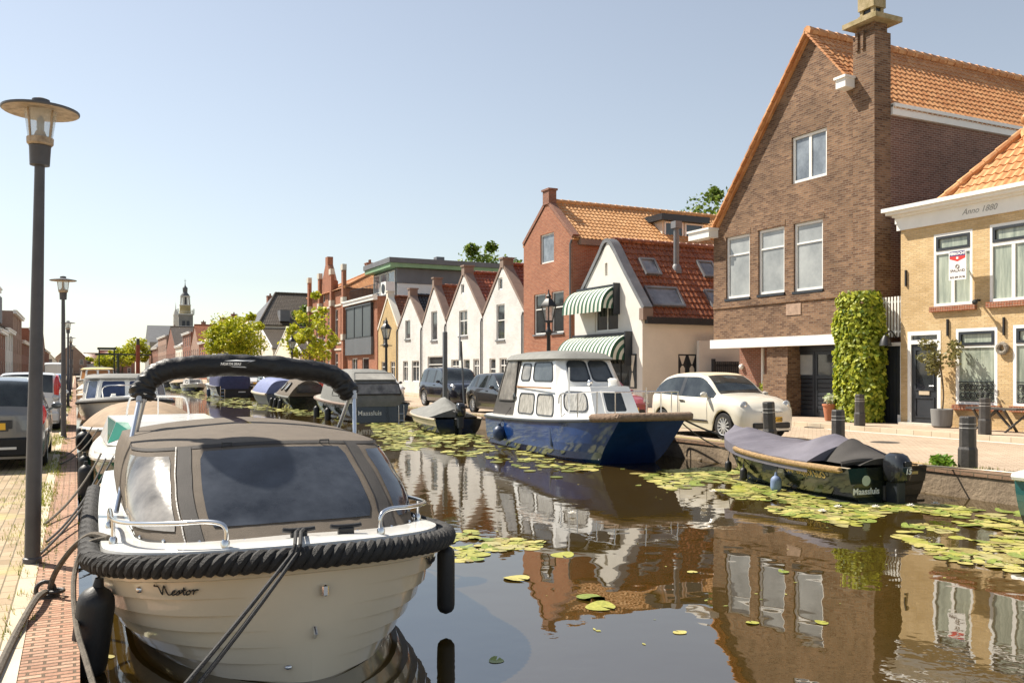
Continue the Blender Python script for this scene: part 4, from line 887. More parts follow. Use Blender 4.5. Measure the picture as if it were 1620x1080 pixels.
for i, (a, b_, kd, e, r_, wm, rm, lab) in enumerate(lft):
    n = max(2, int((b_ - a) / 3)); wn = []
    for k in range(n):
        c = lerp(a, b_, (k + .5) / n)
        for z in (3.8, .8) if e < 7.5 else (6.2, 3.7, .8): wn.append(((c - .6, c + .6, z, z + 1.8), dict(bars_z=(.65,), fw=.1)))
    root, _ = house(lab, a, b_, XL, 9, e, r_, wm, rm, kind=kd, wins=wn, side=-1, group='far row on the left bank', gutter=m_white if kd != 'gable' else None, sidem=wm, zb=0)
    if i % 2: chimney(root, (XL - 4.2, a + 1.5), .8, .8, e + .5, r_ + 1.2)
    if i in (0, 2): b = MB(); b.box(XL - 3, XL - .6, a + 2, a + 5, r_ - 2.0, r_ + .7); b.build('dormer', m_slate, root)
# houses closing the view where the canal bends
def across(lab, xc, Y, w, e, r_, wm, rm, kind='gable'):
    wn = [((c - .6 + 0, c + .6, z, z + 1.9), dict(bars_z=(.6,), fw=.1)) for c in ([-w / 4, w / 4] if w < 9 else [-w / 3, 0, w / 3]) for z in (4., 1.)]
    root, _ = house(lab, -w / 2, w / 2, 0, 9, e, r_, wm, rm, kind=kind, wins=wn, group='houses closing the canal view', zb=0, sidem=wm)
    root.location = (xc, Y, 0); root.rotation_euler = (0, 0, PI / 2)
across('brick gable house at the end of the canal behind the third lamp', -1.5, 352, 10, 6.5, 11.4, m_pinkbrick, m_roofdk)
across('small house with bright red roof at the end of the canal', 6, 356, 7, 4.6, 8.2, m_whitebrick, m_roofre, 'side')
across('long house with dark red roof behind the drawbridge', 14, 362, 12, 5.4, 9.4, m_redbrick2, m_roofre, 'side')
across('narrow cream house at the end of the left quay', -9.5, 340, 7, 5.4, 9.2, m_cream, m_roofgr)
# ------------------------------------------------------------------ church
m_church = mat('church_stone', (.21, .20, .18), .9, var=.2, vs=.2); m_chpale = mat('church_pale_stone', (.50, .49, .46), .9, var=.12, vs=.2); m_chroof = mat('church_slate', (.095, .10, .11), .7, var=.15, vs=.3); m_chocre = mat('church_ochre', (.34, .28, .14), .9, var=.2, vs=.3)
CX, CY = 56.6, 541.8; root = thing('church', 'grey church with tall square tower, open lantern and slender spire on skyline', 'church', (CX, CY, 0)); K = 1
def octo(r, z): return [(CX + r * math.cos(PI / 8 + k * PI / 4), CY + r * math.sin(PI / 8 + k * PI / 4), z) for k in range(8)]
b = MB(); b.box(CX - 3.9, CX + 3.9, CY - 3.9, CY + 3.9, 0, 34, 0); b.build('tower', m_church, root)
b = MB(); b.box(CX - 4.5, CX + 4.5, CY - 4.5, CY + 4.5, 34, 34.6); 
for x in (-4.3, 4.3):
    for y in (-4.3, 4.3): b.box(CX + x - .3, CX + x + .3, CY + y - .3, CY + y + .3, 34.6, 37.4)
for k in range(14): b.box(CX - 4.3 + k * .63, CX - 4.2 + k * .63, CY - 4.4, CY - 4.3, 34.6, 35.8)
b.box(CX - 4.4, CX + 4.4, CY - 4.45, CY - 4.25, 35.8, 36); b.build('balustrade', m_chpale, root)
b = MB()
for sx in (-1.2, 1.2): b.box(CX + sx - .8, CX + sx + .8, CY - 4.0, CY - 3.9, 26, 30.5); b.box(CX - 4.0, CX - 3.9, CY + sx - .8, CY + sx + .8, 26, 30.5)
b.build('belfry_opening', m_dark, root)
b = MB(); b.rings([octo(3.3, 34.6), octo(3.1, 39.4)], cap=True); b.build('octagon', m_chocre, root)
b = MB(); b.rings([octo(3.4, 39.4), octo(3.4, 39.9)], cap=True)
for k in range(8): a = PI / 8 + k * PI / 4; b.tube([(CX + 2.6 * math.cos(a), CY + 2.6 * math.sin(a), 39.8), (CX + 2.3 * math.cos(a), CY + 2.3 * math.sin(a), 44.5)], .42, 6)
b.rings([octo(2.9, 44.4), octo(2.9, 45)], cap=True); b.build('lantern', m_chpale, root)
b = MB(); b.rings([octo(1.1, 39.8), octo(1.0, 44.5)], cap=True); b.lathe((CX, CY, 0), [(2.5, 45), (2.3, 45.7), (1.5, 46.6), (1.2, 47.4), (1.35, 47.6), (1.3, 49), (1.5, 49.2), (1.3, 49.8), (.6, 50.5), (.25, 51.3), (.12, 53), (.02, 55.2)], 8); b.box(CX - .6, CX + .6, CY - .06, CY + .06, 53.8, 54); b.build('spire', m_chroof, root)
b = MB(); y0, y1 = CY - 42, CY - 8; x0, x1 = CX - 22, CX + 12
b.box(x0, x1, y0, y1, 0, 17, 0); b.prism([(x0, y0, 17), (x0, y1, 17), (x0, (y0 + y1) / 2, 26.5)], (x1 - x0, 0, 0), 1)
b.prism([(x0 + 8, y0 - .1, 17), (x0 + 20, y0 - .1, 17), (x0 + 14, y0 - .1, 24)], (0, 14, 0), 1); b.build('nave', [m_church, m_chroof], root)
b = MB(); tx, ty = CX - 9.3, CY - 44; b.box(tx - 1.2, tx + 1.2, ty - 1.2, ty + 1.2, 0, 28); b.lathe((tx, ty, 28), [(1.3, 0), (1.2, 3), (1.4, 3.2), (.9, 5.0), (.25, 6.5), (.02, 10)], 8); b.build('stair_turret', m_chpale, root)
# ------------------------------------------------------------------ drawbridge
m_bridge = mat('bridge_green', (.03, .05, .035), .5, var=.2)
BY = 296; root = thing('drawbridge', 'dark green drawbridge with raised balance beams across the canal', 'bridge', (6, BY, 0))
b = MB(); b.box(-.5, 12.5, BY - 2.5, BY + 2.5, .5, .9); b.build('deck', m_dark, root)
b = MB()
for y in (-2.4, 2.4): b.bar((11.7, BY + y, .2), (11.5, BY + y, 6.9), 1.1, .5)
b.bar((11.5, BY - 2.6, 6.6), (11.5, BY + 2.6, 6.6), .4, .4); b.build('portal', m_bridge, root)
b = MB()
for y in (-2.0, 2.0): b.bar((5.2, BY + y, 6.75), (18.5, BY + y, 7.05), .3, .45)
b.box(16.5, 18.6, BY - 2.3, BY + 2.3, 6.8, 7.5); b.build('balance_beam', m_bridge, root)
b = MB()
for x in (6.4, 10.6):
    for y in (-2.2, 2.2): b.bar((x, BY + y + 3, .9), (x, BY + y + 3, 8.6), .25, .25)
b.box(5.9, 11.1, BY + .6, BY + 5.5, 8.3, 8.9); b.build('control_gantry', m_bridge, root)
b = MB()
for y in (-2.5, 2.5):
    for z in (1.3, 1.75): b.tube([(-.5, BY + y, z), (12.5, BY + y, z)], .04, 5)
    for k in range(9): b.tube([(k * 1.6 - .4, BY + y, .9), (k * 1.6 - .4, BY + y, 1.75)], .04, 5)
b.build('railing', m_bollard, root)
# ------------------------------------------------------------------ street lamps
lamp = thing('street_lamp', 'x', 'street lamp', (0, 0, 0), 'lamps along the left quay')
b = MB(); b.lathe((0, 0, 0), [(.075, 0), (.075, .04), (.062, .05), (.062, .9), (.055, 1.6), (.04, 3.42)], 20); b.build('pole', m_lampgrey, lamp)
b = MB(); b.lathe((0, 0, 0), [(.04, 3.40), (.078, 3.405), (.085, 3.56), (.088, 3.57), (.0, 3.58)], 20); b.build('collar', m_lampgrey, lamp)
m_copper = mat('aged_copper_enamel', (.36, .26, .17), .6, var=.35, vs=14, col2=(.58, .46, .32))
b = MB(); b.lathe((0, 0, 0), [(.295, 3.862), (.305, 3.868), (.305, 3.882), (.2, 3.905), (.07, 3.93), (.07, 3.97), (.03, 3.985), (.001, 3.986)], 32, 0, cap=False); b.lathe((0, 0, 0), [(.001, 3.895), (.06, 3.892), (.18, 3.880), (.296, 3.8615)], 32, 1, cap=False); b.build('shade', [m_lampgrey, m_copper], lamp)
mg = bpy.data.materials.new('lantern_glass'); t_, p_, N_, L_ = nodes(mg); put(p_, Roughness=.12, IOR=1.45, Transmission_Weight=.0, Base_Color=(.8, .82, .82, 1)); tr_ = N_('BsdfTransparent'); tr_.inputs[0].default_value = (.86, .88, .88, 1); mx_ = N_('MixShader'); mx_.inputs[0].default_value = .72; L_(p_.outputs[0], mx_.inputs[1]); L_(tr_.outputs[0], mx_.inputs[2]); L_(mx_.outputs[0], t_.nodes['Material Output'].inputs[0])
b = MB(); b.lathe((0, 0, 0), [(.096, 3.64), (.128, 3.87)], 24, cap=False); b.build('lantern_glass', mg, lamp)
b = MB()
for k in range(4): a = PI / 4 + k * PI / 2; b.tube([(.100 * math.cos(a), .100 * math.sin(a), 3.6), (.132 * math.cos(a), .132 * math.sin(a), 3.87)], .008, 5)
b.lathe((0, 0, 0), [(.09, 3.575), (.104, 3.59), (.106, 3.64), (.09, 3.645)], 20); b.lathe((0, 0, 0), [(.05, 3.645), (.05, 3.66), (.035, 3.70)], 12); b.build('lantern_frame', m_copper, lamp)
b = MB(); b.lathe((0, 0, 0), [(.022, 3.69), (.03, 3.72), (.03, 3.79), (.015, 3.83)], 10); b.build('bulb', m_blind, lamp)
LX = [(-.335, 8.62, 'tall grey disc-topped street lamp nearest, at the quay edge by the cream boat'), (-.27, 24.5, 'second disc-topped street lamp, between the grey car and the silver car'), (-.32, 46.1, 'third disc-topped street lamp along the left quay'), (-.33, 66.8, 'fourth disc-topped street lamp along the left quay'), (-.33, 88, 'fifth and small disc-topped street lamp down the left quay')]
for i, (x, y, lab) in enumerate(LX):
    o = lamp if i == 0 else copy_tree(lamp); o.location = (x, y, .012); o['label'] = lab; o.rotation_euler = (0, .0165 if i == 0 else -.004 * i, i * .7)
cl = thing('lantern_post', 'x', 'street lamp', (0, 0, 0), 'classic lanterns on right quay')
b = MB(); b.lathe((0, 0, 0), [(.16, 0), (.16, .25), (.11, .3), (.1, .9), (.13, .95), (.07, 1.05), (.055, 2.6), (.09, 2.66), (.09, 2.74), (.05, 2.8), (.045, 3.0)], 14); b.tube([(-.28, 0, 2.7), (.28, 0, 2.7)], .02, 6); b.build('post', m_iron, cl)
def hexr(r, z): return [(r * math.cos(k * PI / 3), r * math.sin(k * PI / 3), z) for k in range(6)]
b = MB(); b.rings([hexr(.13, 3.03), hexr(.235, 3.45)], cap=False); b.build('lantern_glass', mg, cl)
b = MB()
for p, q in zip(hexr(.13, 3.03), hexr(.235, 3.45)): b.tube([p, q], .016, 5)
b.rings([hexr(.15, 2.98), hexr(.15, 3.04)], cap=True); b.rings([hexr(.27, 3.45), hexr(.26, 3.49), hexr(.12, 3.66), hexr(.07, 3.7), hexr(.09, 3.76), hexr(.03, 3.84), hexr(.02, 3.95)], cap=True); b.build('lantern_frame', m_iron, cl)
for i, (px, L, lab) in enumerate(((868, None, 'black classic lantern post in front of the red brick gable house'), (611, None, 'black classic lantern post in front of the straw coloured gable house'), (462, None, 'black classic lantern post beside the sparse yellow-green tree'))):
    o = cl if i == 0 else copy_tree(cl); p = at(px, 560, X=12.5); o.location = (12.5, p.y, ZR); o['label'] = lab
# ------------------------------------------------------------------ bollards
bo = thing('bollard', 'x', 'bollard', (0, 0, 0), 'dark hexagonal bollards')
def hx(r, z): return [(r * math.cos(k * PI / 4 + PI / 8), r * math.sin(k * PI / 4 + PI / 8), z) for k in range(8)]
b = MB(); b.rings([hx(.14, -.1), hx(.14, .32), hx(.122, .36), hx(.118, .81), hx(.108, .83)], cap=True); b.build('post', m_bollard, bo)
b = MB(); b.rings([hx(.1245, .645), hx(.1235, .66)], cap=False); b.rings([hx(.1225, .71), hx(.1215, .722)], cap=False); b.build('reflective_band', m_pink if False else mat('band_grey', (.42, .40, .37), .5), bo)
BL = [(12.42, at(1531, 740, X=12.42).y, 1.0, 0, 'bollard at the quay edge with a green tuft at its foot'), (12.42, at(1326, 690, X=12.42).y, 1.0, 0, 'bollard at the quay edge right behind the grey-covered tender'), (12.3, at(1219, 690, X=12.3).y, 1.12, .1, 'leaning bollard in front of the cream car'),
      (18.55, at(1360, 670, X=18.55).y, 1.0, 0, 'bollard on the pavement edge in front of the ivy column'), (18.55, at(1558, 690, X=18.55).y, 1.0, 0, 'bollard on the pavement edge by the folding bench')]
for i, (x, y, s, tl, lab) in enumerate(BL):
    o = bo if i == 0 else copy_tree(bo); o.location = (x, y, ZR + (.11 if x > 18 else .02)); o.scale = (1, 1, s); o.rotation_euler = (0, -tl * .8, R.random() * .4); o['label'] = lab
# ------------------------------------------------------------------ sign posts seen edge-on, mooring pole
r_ = thing('banner_post', 'slim dark grey banner pillar at the quay edge in front of white gables', 'sign', (12.6, at(704, 600, X=12.6).y, ZR)); p = r_.location; b = MB(); b.bbox(p.x - .075, p.x + .075, p.y - .08, p.y + .08, ZR, 3.15, .015); b.box(p.x - .12, p.x + .12, p.y - .12, p.y + .12, ZR, .3); b.build('pillar', m_zinc, r_)
r_ = thing('traffic_sign', 'leaning grey signpost with back of sign, beside the dark blue jeep', 'sign', (12.2, at(735, 630, X=12.2).y, ZR)); p = V(r_.location); b = MB(); b.tube([p, p + V((-.05, .2, 2.6))], .035, 8); b.build('post', m_zinc, r_); b = MB(); q = p + V((-.1, .2, 2.35)); b.obox(q, (.05, .18, 0), (.012, -.004, 0), (0, 0, .42)); b.build('sign_plate', m_slate, r_)
r_ = thing('mooring_pole', 'rust red mooring mast rising behind the left-hand cabin boats', 'pole', (3.6, 62, ZW)); b = MB(); b.tube([(3.6, 62, -.5), (3.6, 62, 3.35)], .13, 10, 0); b.tube([(3.6, 62, 3.35), (3.6, 62, 3.75)], .1, 10, 1); b.bar((2.2, 62, 2.75), (4.4, 62, 2.7), .08, .08, mi=1); b.build('mast', [mat('rust_red', (.30, .06, .02), .6, var=.3), m_bollard], r_)
# ------------------------------------------------------------------ trees
def leafcloud(mb, blobs, n, size, up=.3):
    for _ in range(n):
        c, r = R.choice(blobs); c = V(c)
        while True:
            d = V((R.uniform(-1, 1), R.uniform(-1, 1), R.uniform(-1, 1)))
            if .25 < d.length < 1: break
        d = d * (.72 + .28 * R.random()) ; p = c + V((d.x * r, d.y * r, d.z * r * .85))
        s = size * R.uniform(.6, 1.35); u = V((R.gauss(0, 1), R.gauss(0, 1), R.gauss(0, .6))).normalized(); w = u.cross(V((R.gauss(0, 1), R.gauss(0, 1), R.gauss(0, 1)))).normalized() * s; u *= s
        mb.add([p - u, p + w * .55, p + u, p - w * .55], [(0, 1, 2, 3)])
def tree(label, x, y, zb, h, cr, n, ls, m, nb=9, trunk=.12, cz=None, sparse=1., name='tree', cat='tree', group=None):
    root = thing(name, label, cat, (x, y, zb), group); top = zb + h; c0 = cz if cz else h * .42
    blobs = []; b = MB(); b.tube(curve([(x, y, zb), (x + .05, y, zb + h * .3), (x - .05, y + .05, zb + h * .6), (x, y, zb + h * .9)], 4), [trunk * (1 - .8 * k / 12) for k in range(13)], 8)
    for k in range(nb):
        a = k * 2.4; t = (k + .5) / nb; z = zb + lerp(c0, h * .93, t); rr = cr * (1 - abs(t - .4) * 1.1) * .72
        bx, by = x + rr * math.cos(a), y + rr * math.sin(a); blobs.append(((bx, by, z), cr * R.uniform(.24, .50) * sparse)); blobs.append(((bx + R.gauss(0, cr * .3), by + R.gauss(0, cr * .3), z + R.gauss(0, cr * .3)), cr * R.uniform(.12, .26)))
        b.tube([(x, y, zb + lerp(h * .3, h * .8, t)), ((x + bx) / 2, (y + by) / 2, z - cr * .1), (bx, by, z)], [trunk * .4, trunk * .25, trunk * .08], 5)
    b.build('trunk', m_bark, root)
    f_ = MB(); leafcloud(f_, blobs, n, ls); o = f_.build('crown', m, root)
    return root
p = at(370, 587, X=15.); tree('round yellow-green tree in front of the long far row', 15., p.y, ZR, 7.2, 3.6, 12000, .16, m_leafyel, nb=18, trunk=.16, sparse=1.15)
p = at(490, 587, X=14.); tree('sparse young yellow-green tree before the ornate brick block', 14., p.y, ZR, 5.8, 2.2, 2600, .14, m_leafyel, nb=14, trunk=.09, sparse=.8)
for i, (x, y, h, lab) in enumerate(((13.2, 306, 9.5, 'bright green tree just right of the drawbridge post'), (16.4, 286, 11.5, 'tall bright green tree at the end of the right-hand row'), (9.5, 336, 7.5, 'lowest bright green tree, seen under the drawbridge beam'))): tree(lab, x, y, 0, h, 4.4, 3500, .38, m_leafyel, nb=14, trunk=.3)
c = at(775, 430, X=42); tree('green treetop rising behind the white gable roofs', 44, at(770, 430, X=44).y, 0, 16.0, 4.8, 9000, .26, m_leafmid, nb=18, trunk=.3, sparse=1.5)
tree('smaller green treetop beside the red brick gable', 44, at(814, 430, X=44).y, 0, 14.9, 2.6, 3500, .24, m_leafmid, nb=12, trunk=.25, sparse=1.5)
c = at(1118, 330, X=46); tree('dark green treetop peeping over between two roofs', 46, c.y, 0, 16.0, 3.8, 7000, .22, m_leafmid, nb=16, trunk=.3, sparse=1.5)
c = at(500, 470, X=27); tree('wispy roof garden tree beside the ornate brick gable', 26, at(482, 460, X=26).y, 0, 10.6, 2.6, 1400, .22, m_leafmid, nb=12, trunk=.2)
# ivy column in front of the garage corner
iy0, iy1 = at(1393, 600, X=19.95).y, at(1324, 600, X=19.95).y; ic, iw = (iy0 + iy1) / 2, (iy1 - iy0) / 2; itop = at(1360, 466, X=19.95).z
root = thing('ivy_column', 'tall bright green leafy column in front of the garage corner', 'climbing plant', (20.0, ic, .21))
b = MB(); b.tube(curve([(20.1, ic, .2), (20.05, ic + .2, 1.2), (20.1, ic - .2, 2.4), (20.1, ic, itop - .3)], 5), .05, 6); b.tube(curve([(20.1, ic + .3, .2), (20.05, ic + .5, 1.4), (20.1, ic + .3, 2.6), (20.1, ic + .4, itop - .5)], 5), .04, 6); b.build('trunk', m_bark, root)
b = MB()
for _ in range(9000):
    t = R.random(); z = .25 + t * (itop - .3); hw = iw * (1 + .10 * noise.noise(V((z * 1.3, 3, 0))) ) * (.62 + .42 * min(1, (1 - t) * 4.5) ** .6 - (.10 if z < .9 else 0)) * (1 + .10 * noise.noise(V((z * 2.7, 8, 1)))); 
    a = R.uniform(0, 2 * PI); rr = R.uniform(.72, 1.04) + .12 * noise.noise(V((math.cos(a) * 2, z * 2.2, math.sin(a) * 2)))
    q = V((20.0 + .5 * rr * math.cos(a), ic + hw * rr * math.sin(a), z + (R.uniform(0, .15) if t > .9 else 0))); s = R.uniform(.035, .075)
    nrm = V((math.cos(a) + R.gauss(0, .5), math.sin(a) + R.gauss(0, .5), .5 + R.gauss(0, .4))).normalized(); u = nrm.orthogonal().normalized(); u.rotate(Matrix.Rotation(R.uniform(0, 6.3), 3, nrm)); w = nrm.cross(u) * s; u = u * s * 1.15
    b.add([q - u, q - u * .2 + w, q + u, q - u * .2 - w], [(0, 1, 2, 3)])
b.build('leaves', m_leafivy, root)
# ------------------------------------------------------------------ pots, plants, bench on the pavement
c = at(1490, 676, X=19.85); root = thing('potted_tree', 'olive-coloured standard tree in a ribbed grey pot by the front door', 'potted plant', (19.85, c.y, .22)); x, y = 19.85, c.y
b = MB(); b.lathe((x, y, .22), [(.2, 0), (.24, .04), (.27, .46), (.24, .47), (.22, .4), (.02, .4)], 24); b.build('pot', mat('grey_pot', (.19, .19, .185), .7, var=.2, stretch=(1, 1, .05), vs=14), root)
b = MB(); b.tube(curve([(x, y, .55), (x + .02, y - .03, 1.1), (x - .02, y + .04, 1.9)], 5), .022, 6); b.build('trunk', m_bark, root)
b = MB(); leafcloud(b, [((x + R.uniform(-.22, .22), y + R.uniform(-.4, .5), 1.95 + R.uniform(-.3, .45)), .24) for _ in range(12)], 800, .05); b.build('crown', m_leafol, root)
c = at(1312, 660, X=19.6); root = thing('flower_pot', 'small terracotta pot with white flowers at the ivy foot', 'potted plant', (19.6, c.y, .22)); x, y = 19.6, c.y
b = MB(); b.lathe((x, y, .22), [(.12, 0), (.18, .42), (.2, .43), (.2, .48), (.02, .46)], 16); b.build('pot', m_terra, root); b = MB(); leafcloud(b, [((x, y, .85), .2)], 160, .05); b.build('flowers', leafm('white_flowers', (.25, .35, .08), (.85, .85, .75)), root)
c = at(1205, 615, X=20.6); root = thing('garden_shrub', 'yellow-green shrub between the porch and the cream car', 'shrub', (20.6, c.y, .22)); b = MB(); b.tube([(20.6, c.y, .2), (20.6, c.y, .7)], .03, 5); b.build('stem', m_bark, root); b = MB(); leafcloud(b, [((20.6, c.y + R.uniform(-.3, .3), .75 + R.uniform(-.2, .4)), .3) for _ in range(6)], 500, .06); b.build('leaves', m_leafivy, root)
c = at(681, 632, X=16.); root = thing('flowering_shrub', 'yellow flowering shrub behind the dark blue jeep', 'shrub', (16.5, at(681, 632, X=16.5).y, ZR)); x, y = root.location.x, root.location.y; b = MB(); leafcloud(b, [((x, y + R.uniform(-.5, .5), .6 + R.uniform(-.2, .2)), .5) for _ in range(5)], 700, .07); b.build('flowers', m_flower, root); b = MB(); leafcloud(b, [((x, y, .4), .5)], 200, .08); b.build('leaves', m_leafmid, root)
c = at(1580, 690, X=19.6); root = thing('folding_bench', 'weathered grey bench with crossed legs under the right-hand window', 'bench', (19.6, 14.6, .21)); by0, by1 = at(1536, 670, X=19.7).y, 13.2
b = MB()
for k in range(3): b.box(19.5 + k * .13, 19.61 + k * .13, by1, by0, .74, .78)
b.build('seat', m_bollard, root)
for ya in (by0 - .25, by1 + .25):
    b = MB(); b.bar((19.45, ya, .21), (19.9, ya - .35, .74), .05, .04); b.bar((19.95, ya + .03, .21), (19.5, ya + .05, .74), .05, .04); b.bar((19.7, ya, .3), (19.7, (by0 + by1) / 2, .72), .05, .04); b.build('leg', m_bollard, root)
# ------------------------------------------------------------------ cars (nose towards -y, wheels on z=0)
def smooth_tab(t, x):
    if x <= t[0][0]: return t[0][1]
    for i in range(len(t) - 1):
        (a, va), (b, vb) = t[i], t[i + 1]
        if x <= b:
            u = (x - a) / (b - a); p0 = t[i - 1] if i else None; p3 = t[i + 2] if i + 2 < len(t) else None
            s = (vb - va) / (b - a)
            m0 = s if p0 is None else (0 if (va - p0[1]) * (vb - va) <= 0 else ((va - p0[1]) / (a - p0[0]) + s) / 2)
            m1 = s if p3 is None else (0 if (p3[1] - vb) * (vb - va) <= 0 else ((p3[1] - vb) / (p3[0] - b) + s) / 2)
            h = b - a
            return (2 * u ** 3 - 3 * u * u + 1) * va + (u ** 3 - 2 * u * u + u) * h * m0 + (-2 * u ** 3 + 3 * u * u) * vb + (u ** 3 - u * u) * h * m1
    return t[-1][1]
def wheel(parent, x, y, rw, side, wt=.19, spokes=10, rimm=None):
    b = MB(); r = rw; prof = [(r * .66, -wt / 2), (r * .93, -wt / 2), (r * .99, -wt * .36), (r, -wt * .2), (r, wt * .2), (r * .99, wt * .36), (r * .93, wt / 2), (r * .66, wt / 2)]
    b.lathe((x, y, rw), prof, 28, axis='x', cap=False); b.lathe((x, y, rw), [(r * .67, -wt * .3), (r * .67, wt * .3)], 16, axis='x'); w = b.build('wheel', m_tyre, parent)
    b = MB(); o = side
    b.lathe((x, y, rw), [(r * .68, o * wt * .50), (r * .63, o * wt * .46), (r * .60, o * wt * .3)], 24, axis='x', cap=False)
    b.lathe((x, y, rw), [(r * .16, o * wt * .28), (r * .16, o * wt * .44), (r * .05, o * wt * .47)], 12, axis='x')
    for k in range(spokes):
        a = 2 * PI * k / spokes; d = V((0, math.cos(a), math.sin(a))); b.bar(V((x + o * wt * .40, y, rw)) + d * r * .12, V((x + o * wt * .41, y, rw)) + d * r * .64, r * .085, .025, up=(1, 0, 0))
    b.build('rim', rimm or m_rim, w); return w
def car(label, loc, rotz, pm, L, W, H, top, belt, plan, topw, gl, wheels=(.18, .81), rw=.30, sill=.2, pill=(.5,), cat='car', detail=True, mirror=True, spokes=10, group=None, roofm=None, N=64, pill_w=.022, rub=None, extra=None, rear=None, front=None):
    root = thing('parked_car', label, cat, (0, 0, 0), group)
    cowl, rf0, rf1, rb_ = gl; S = sorted({i / N for i in range(N + 1)} | {cowl, rf0, rf1, rb_} | {p + s for p in pill for s in (-pill_w, pill_w)})
    def ring(s):
        y = -L / 2 + L * s; w = W / 2 * smooth_tab(plan, s); zt = smooth_tab(top, s); inside = cowl < s < rb_
        zb = smooth_tab(belt, s); zb = min(zb, zt - .015); tw = min(W / 2 * smooth_tab(topw, s), w * .97)
        z0 = sill + .10 * max(0, 1 - s / .03) * .3
        for ws in wheels:
            dy = abs(s - ws) * L; ra = rw * 1.13
            if dy < ra: z0 = max(z0, rw + math.sqrt(ra * ra - dy * dy))
        z2 = max(lerp(sill, zb, .62), z0 + .03); z1 = max(lerp(sill, zb, .25), z0 + .012); z3 = max(zb - .035, z2 + .02)
        wb = w * .945
        pts = [(w * .95, z0), (w * .99, z1), (w, z2), (w * .985, z3), (wb, zb)]
        for t in (.86, 1.): pts.append((lerp(wb, tw, t), lerp(zb, zt - .012, t) + .018 * math.sin(PI * t) * (1 if inside else .3)))
        pts += [(tw * .90, zt + .006), (tw * .5, zt + .024), (0, zt + .03)]
        return [V((x, y, z)) for x, z in pts] + [V((-x, y, z)) for x, z in pts[-2::-1]]
    RS = [ring(s) for s in S]; n = len(RS[0])
    body, wind, rearw, roof, pilr = MB(), MB(), MB(), MB(), MB(); sides = (MB(), MB())
    for i in range(len(S) - 1):
        sm = (S[i] + S[i + 1]) / 2; zt, zb = smooth_tab(top, sm), smooth_tab(belt, sm)
        for j in range(n - 1):
            k = min(j, n - 2 - j); tgt = body
            if k == 4 and cowl + .015 < sm < rb_ - .012 and zt - zb > .09 and not any(abs(sm - p) < pill_w for p in pill): tgt = sides[0 if j < n / 2 else 1]
            elif k == 4 and cowl + .015 < sm < rb_ - .012 and zt - zb > .09: tgt = pilr
            elif k >= 7 and cowl < sm < rf0: tgt = wind
            elif k >= 7 and rf1 < sm < rb_: tgt = rearw
            elif k >= 6 and rf0 <= sm <= rf1 and roofm: tgt = roof
            tgt.add([RS[i][j], RS[i][j + 1], RS[i + 1][j + 1], RS[i + 1][j]], [(0, 1, 2, 3)], 0, True)
    for r, s in ((RS[0], -1), (RS[-1], 1)):
        m = (n - 1) // 2; rows = []
        for k in range(m + 1):
            a, c = r[k], r[n - 1 - k]; rows.append([a, a.lerp(c, .25) + V((0, s * .035, 0)), a.lerp(c, .5) + V((0, s * .05, 0)), a.lerp(c, .75) + V((0, s * .035, 0)), c])
        body.grid(rows)
    def weld(mb):
        key = {}; nv = []; mp = []
        for v in mb.v:
            q = tuple(round(c, 5) for c in v)
            if q not in key: key[q] = len(nv); nv.append(v)
            mp.append(key[q])
        mb.v = nv; F_ = []; M_ = []; S_ = []
        for f, m_, s_ in zip(mb.f, mb.m, mb.s):
            g = []
            for i in f:
                if mp[i] not in g: g.append(mp[i])
            if len(g) > 2: F_.append(g); M_.append(m_); S_.append(s_)
        mb.f, mb.m, mb.s = F_, M_, S_; return mb
    bo_ = weld(body).build('body', pm, root, ang=50)
    if roofm and roof.f: weld(roof).build('folding_roof', roofm, root, ang=60)
    weld(wind).build('windscreen', m_carglass, root, ang=60); 
    if rearw.f: weld(rearw).build('rear_window', m_carglass, root, ang=60)
    if pilr.f: weld(pilr).build('door_pillar', m_dark, root, ang=60)
    for sgl in sides: weld(sgl).build('side_window', m_carglass, root, ang=60)
    ub = MB(); ub.box(-W / 2 * .8, W / 2 * .8, -L * .46, L * .46, .17, .62); ub.build('underbody', m_tyre, root)
    for ws in wheels:
        for sd_ in (-1, 1): wheel(root, sd_ * (W / 2 - .12), -L / 2 + L * ws, rw, sd_, spokes=spokes)
    def sp(s, k, side=1):
        p = ring(s)[k]; return V((p.x * side, p.y, p.z))
    if mirror:
        for sd_ in (-1, 1):
            b = MB(); p = sp(cowl + .07, 4, sd_); b.ball(p + V((sd_ * .13, 0, .07)), (.10, .05, .065), 12); b.bar(p, p + V((sd_ * .1, 0, .05)), .05, .04); b.build('mirror', pm if detail else m_dark, root)
    if detail:
        for sd_ in (-1, 1):
            b = MB()
            for hs in pill[:1]: p = sp(hs - .035, 3, sd_) + V((sd_ * .012, 0, -.06)); b.bar(p - V((0, .09, 0)), p + V((0, .09, 0)), .03, .025)
            b.build('handle', pm if not extra else m_chrome, root)
    if front:   # headlamps, plate, grille
        for sd_ in (-1, 1):
            for (s, zz, xf, r) in front['lamps']:
                y = -L / 2 + L * s; w = W / 2 * smooth_tab(plan, s) * xf; b = MB(); b.ball((sd_ * w, y, zz), r, 14); o = b.build('headlight', m_lens, root)
                b = MB(); rr = max(r[0], .02); b.ball((sd_ * w * 1.0, y - r[1] * .6, zz), (r[0] * .5, r[1] * .45, r[2] * .5), 10); b.build('reflector', m_chrome, o)
        b = MB(); z0, z1, x0 = front['grille']; b.bbox(-x0, x0, -L / 2 - .055, -L / 2 + .25, z0, z1, .02); b.build('grille', m_iron, root)
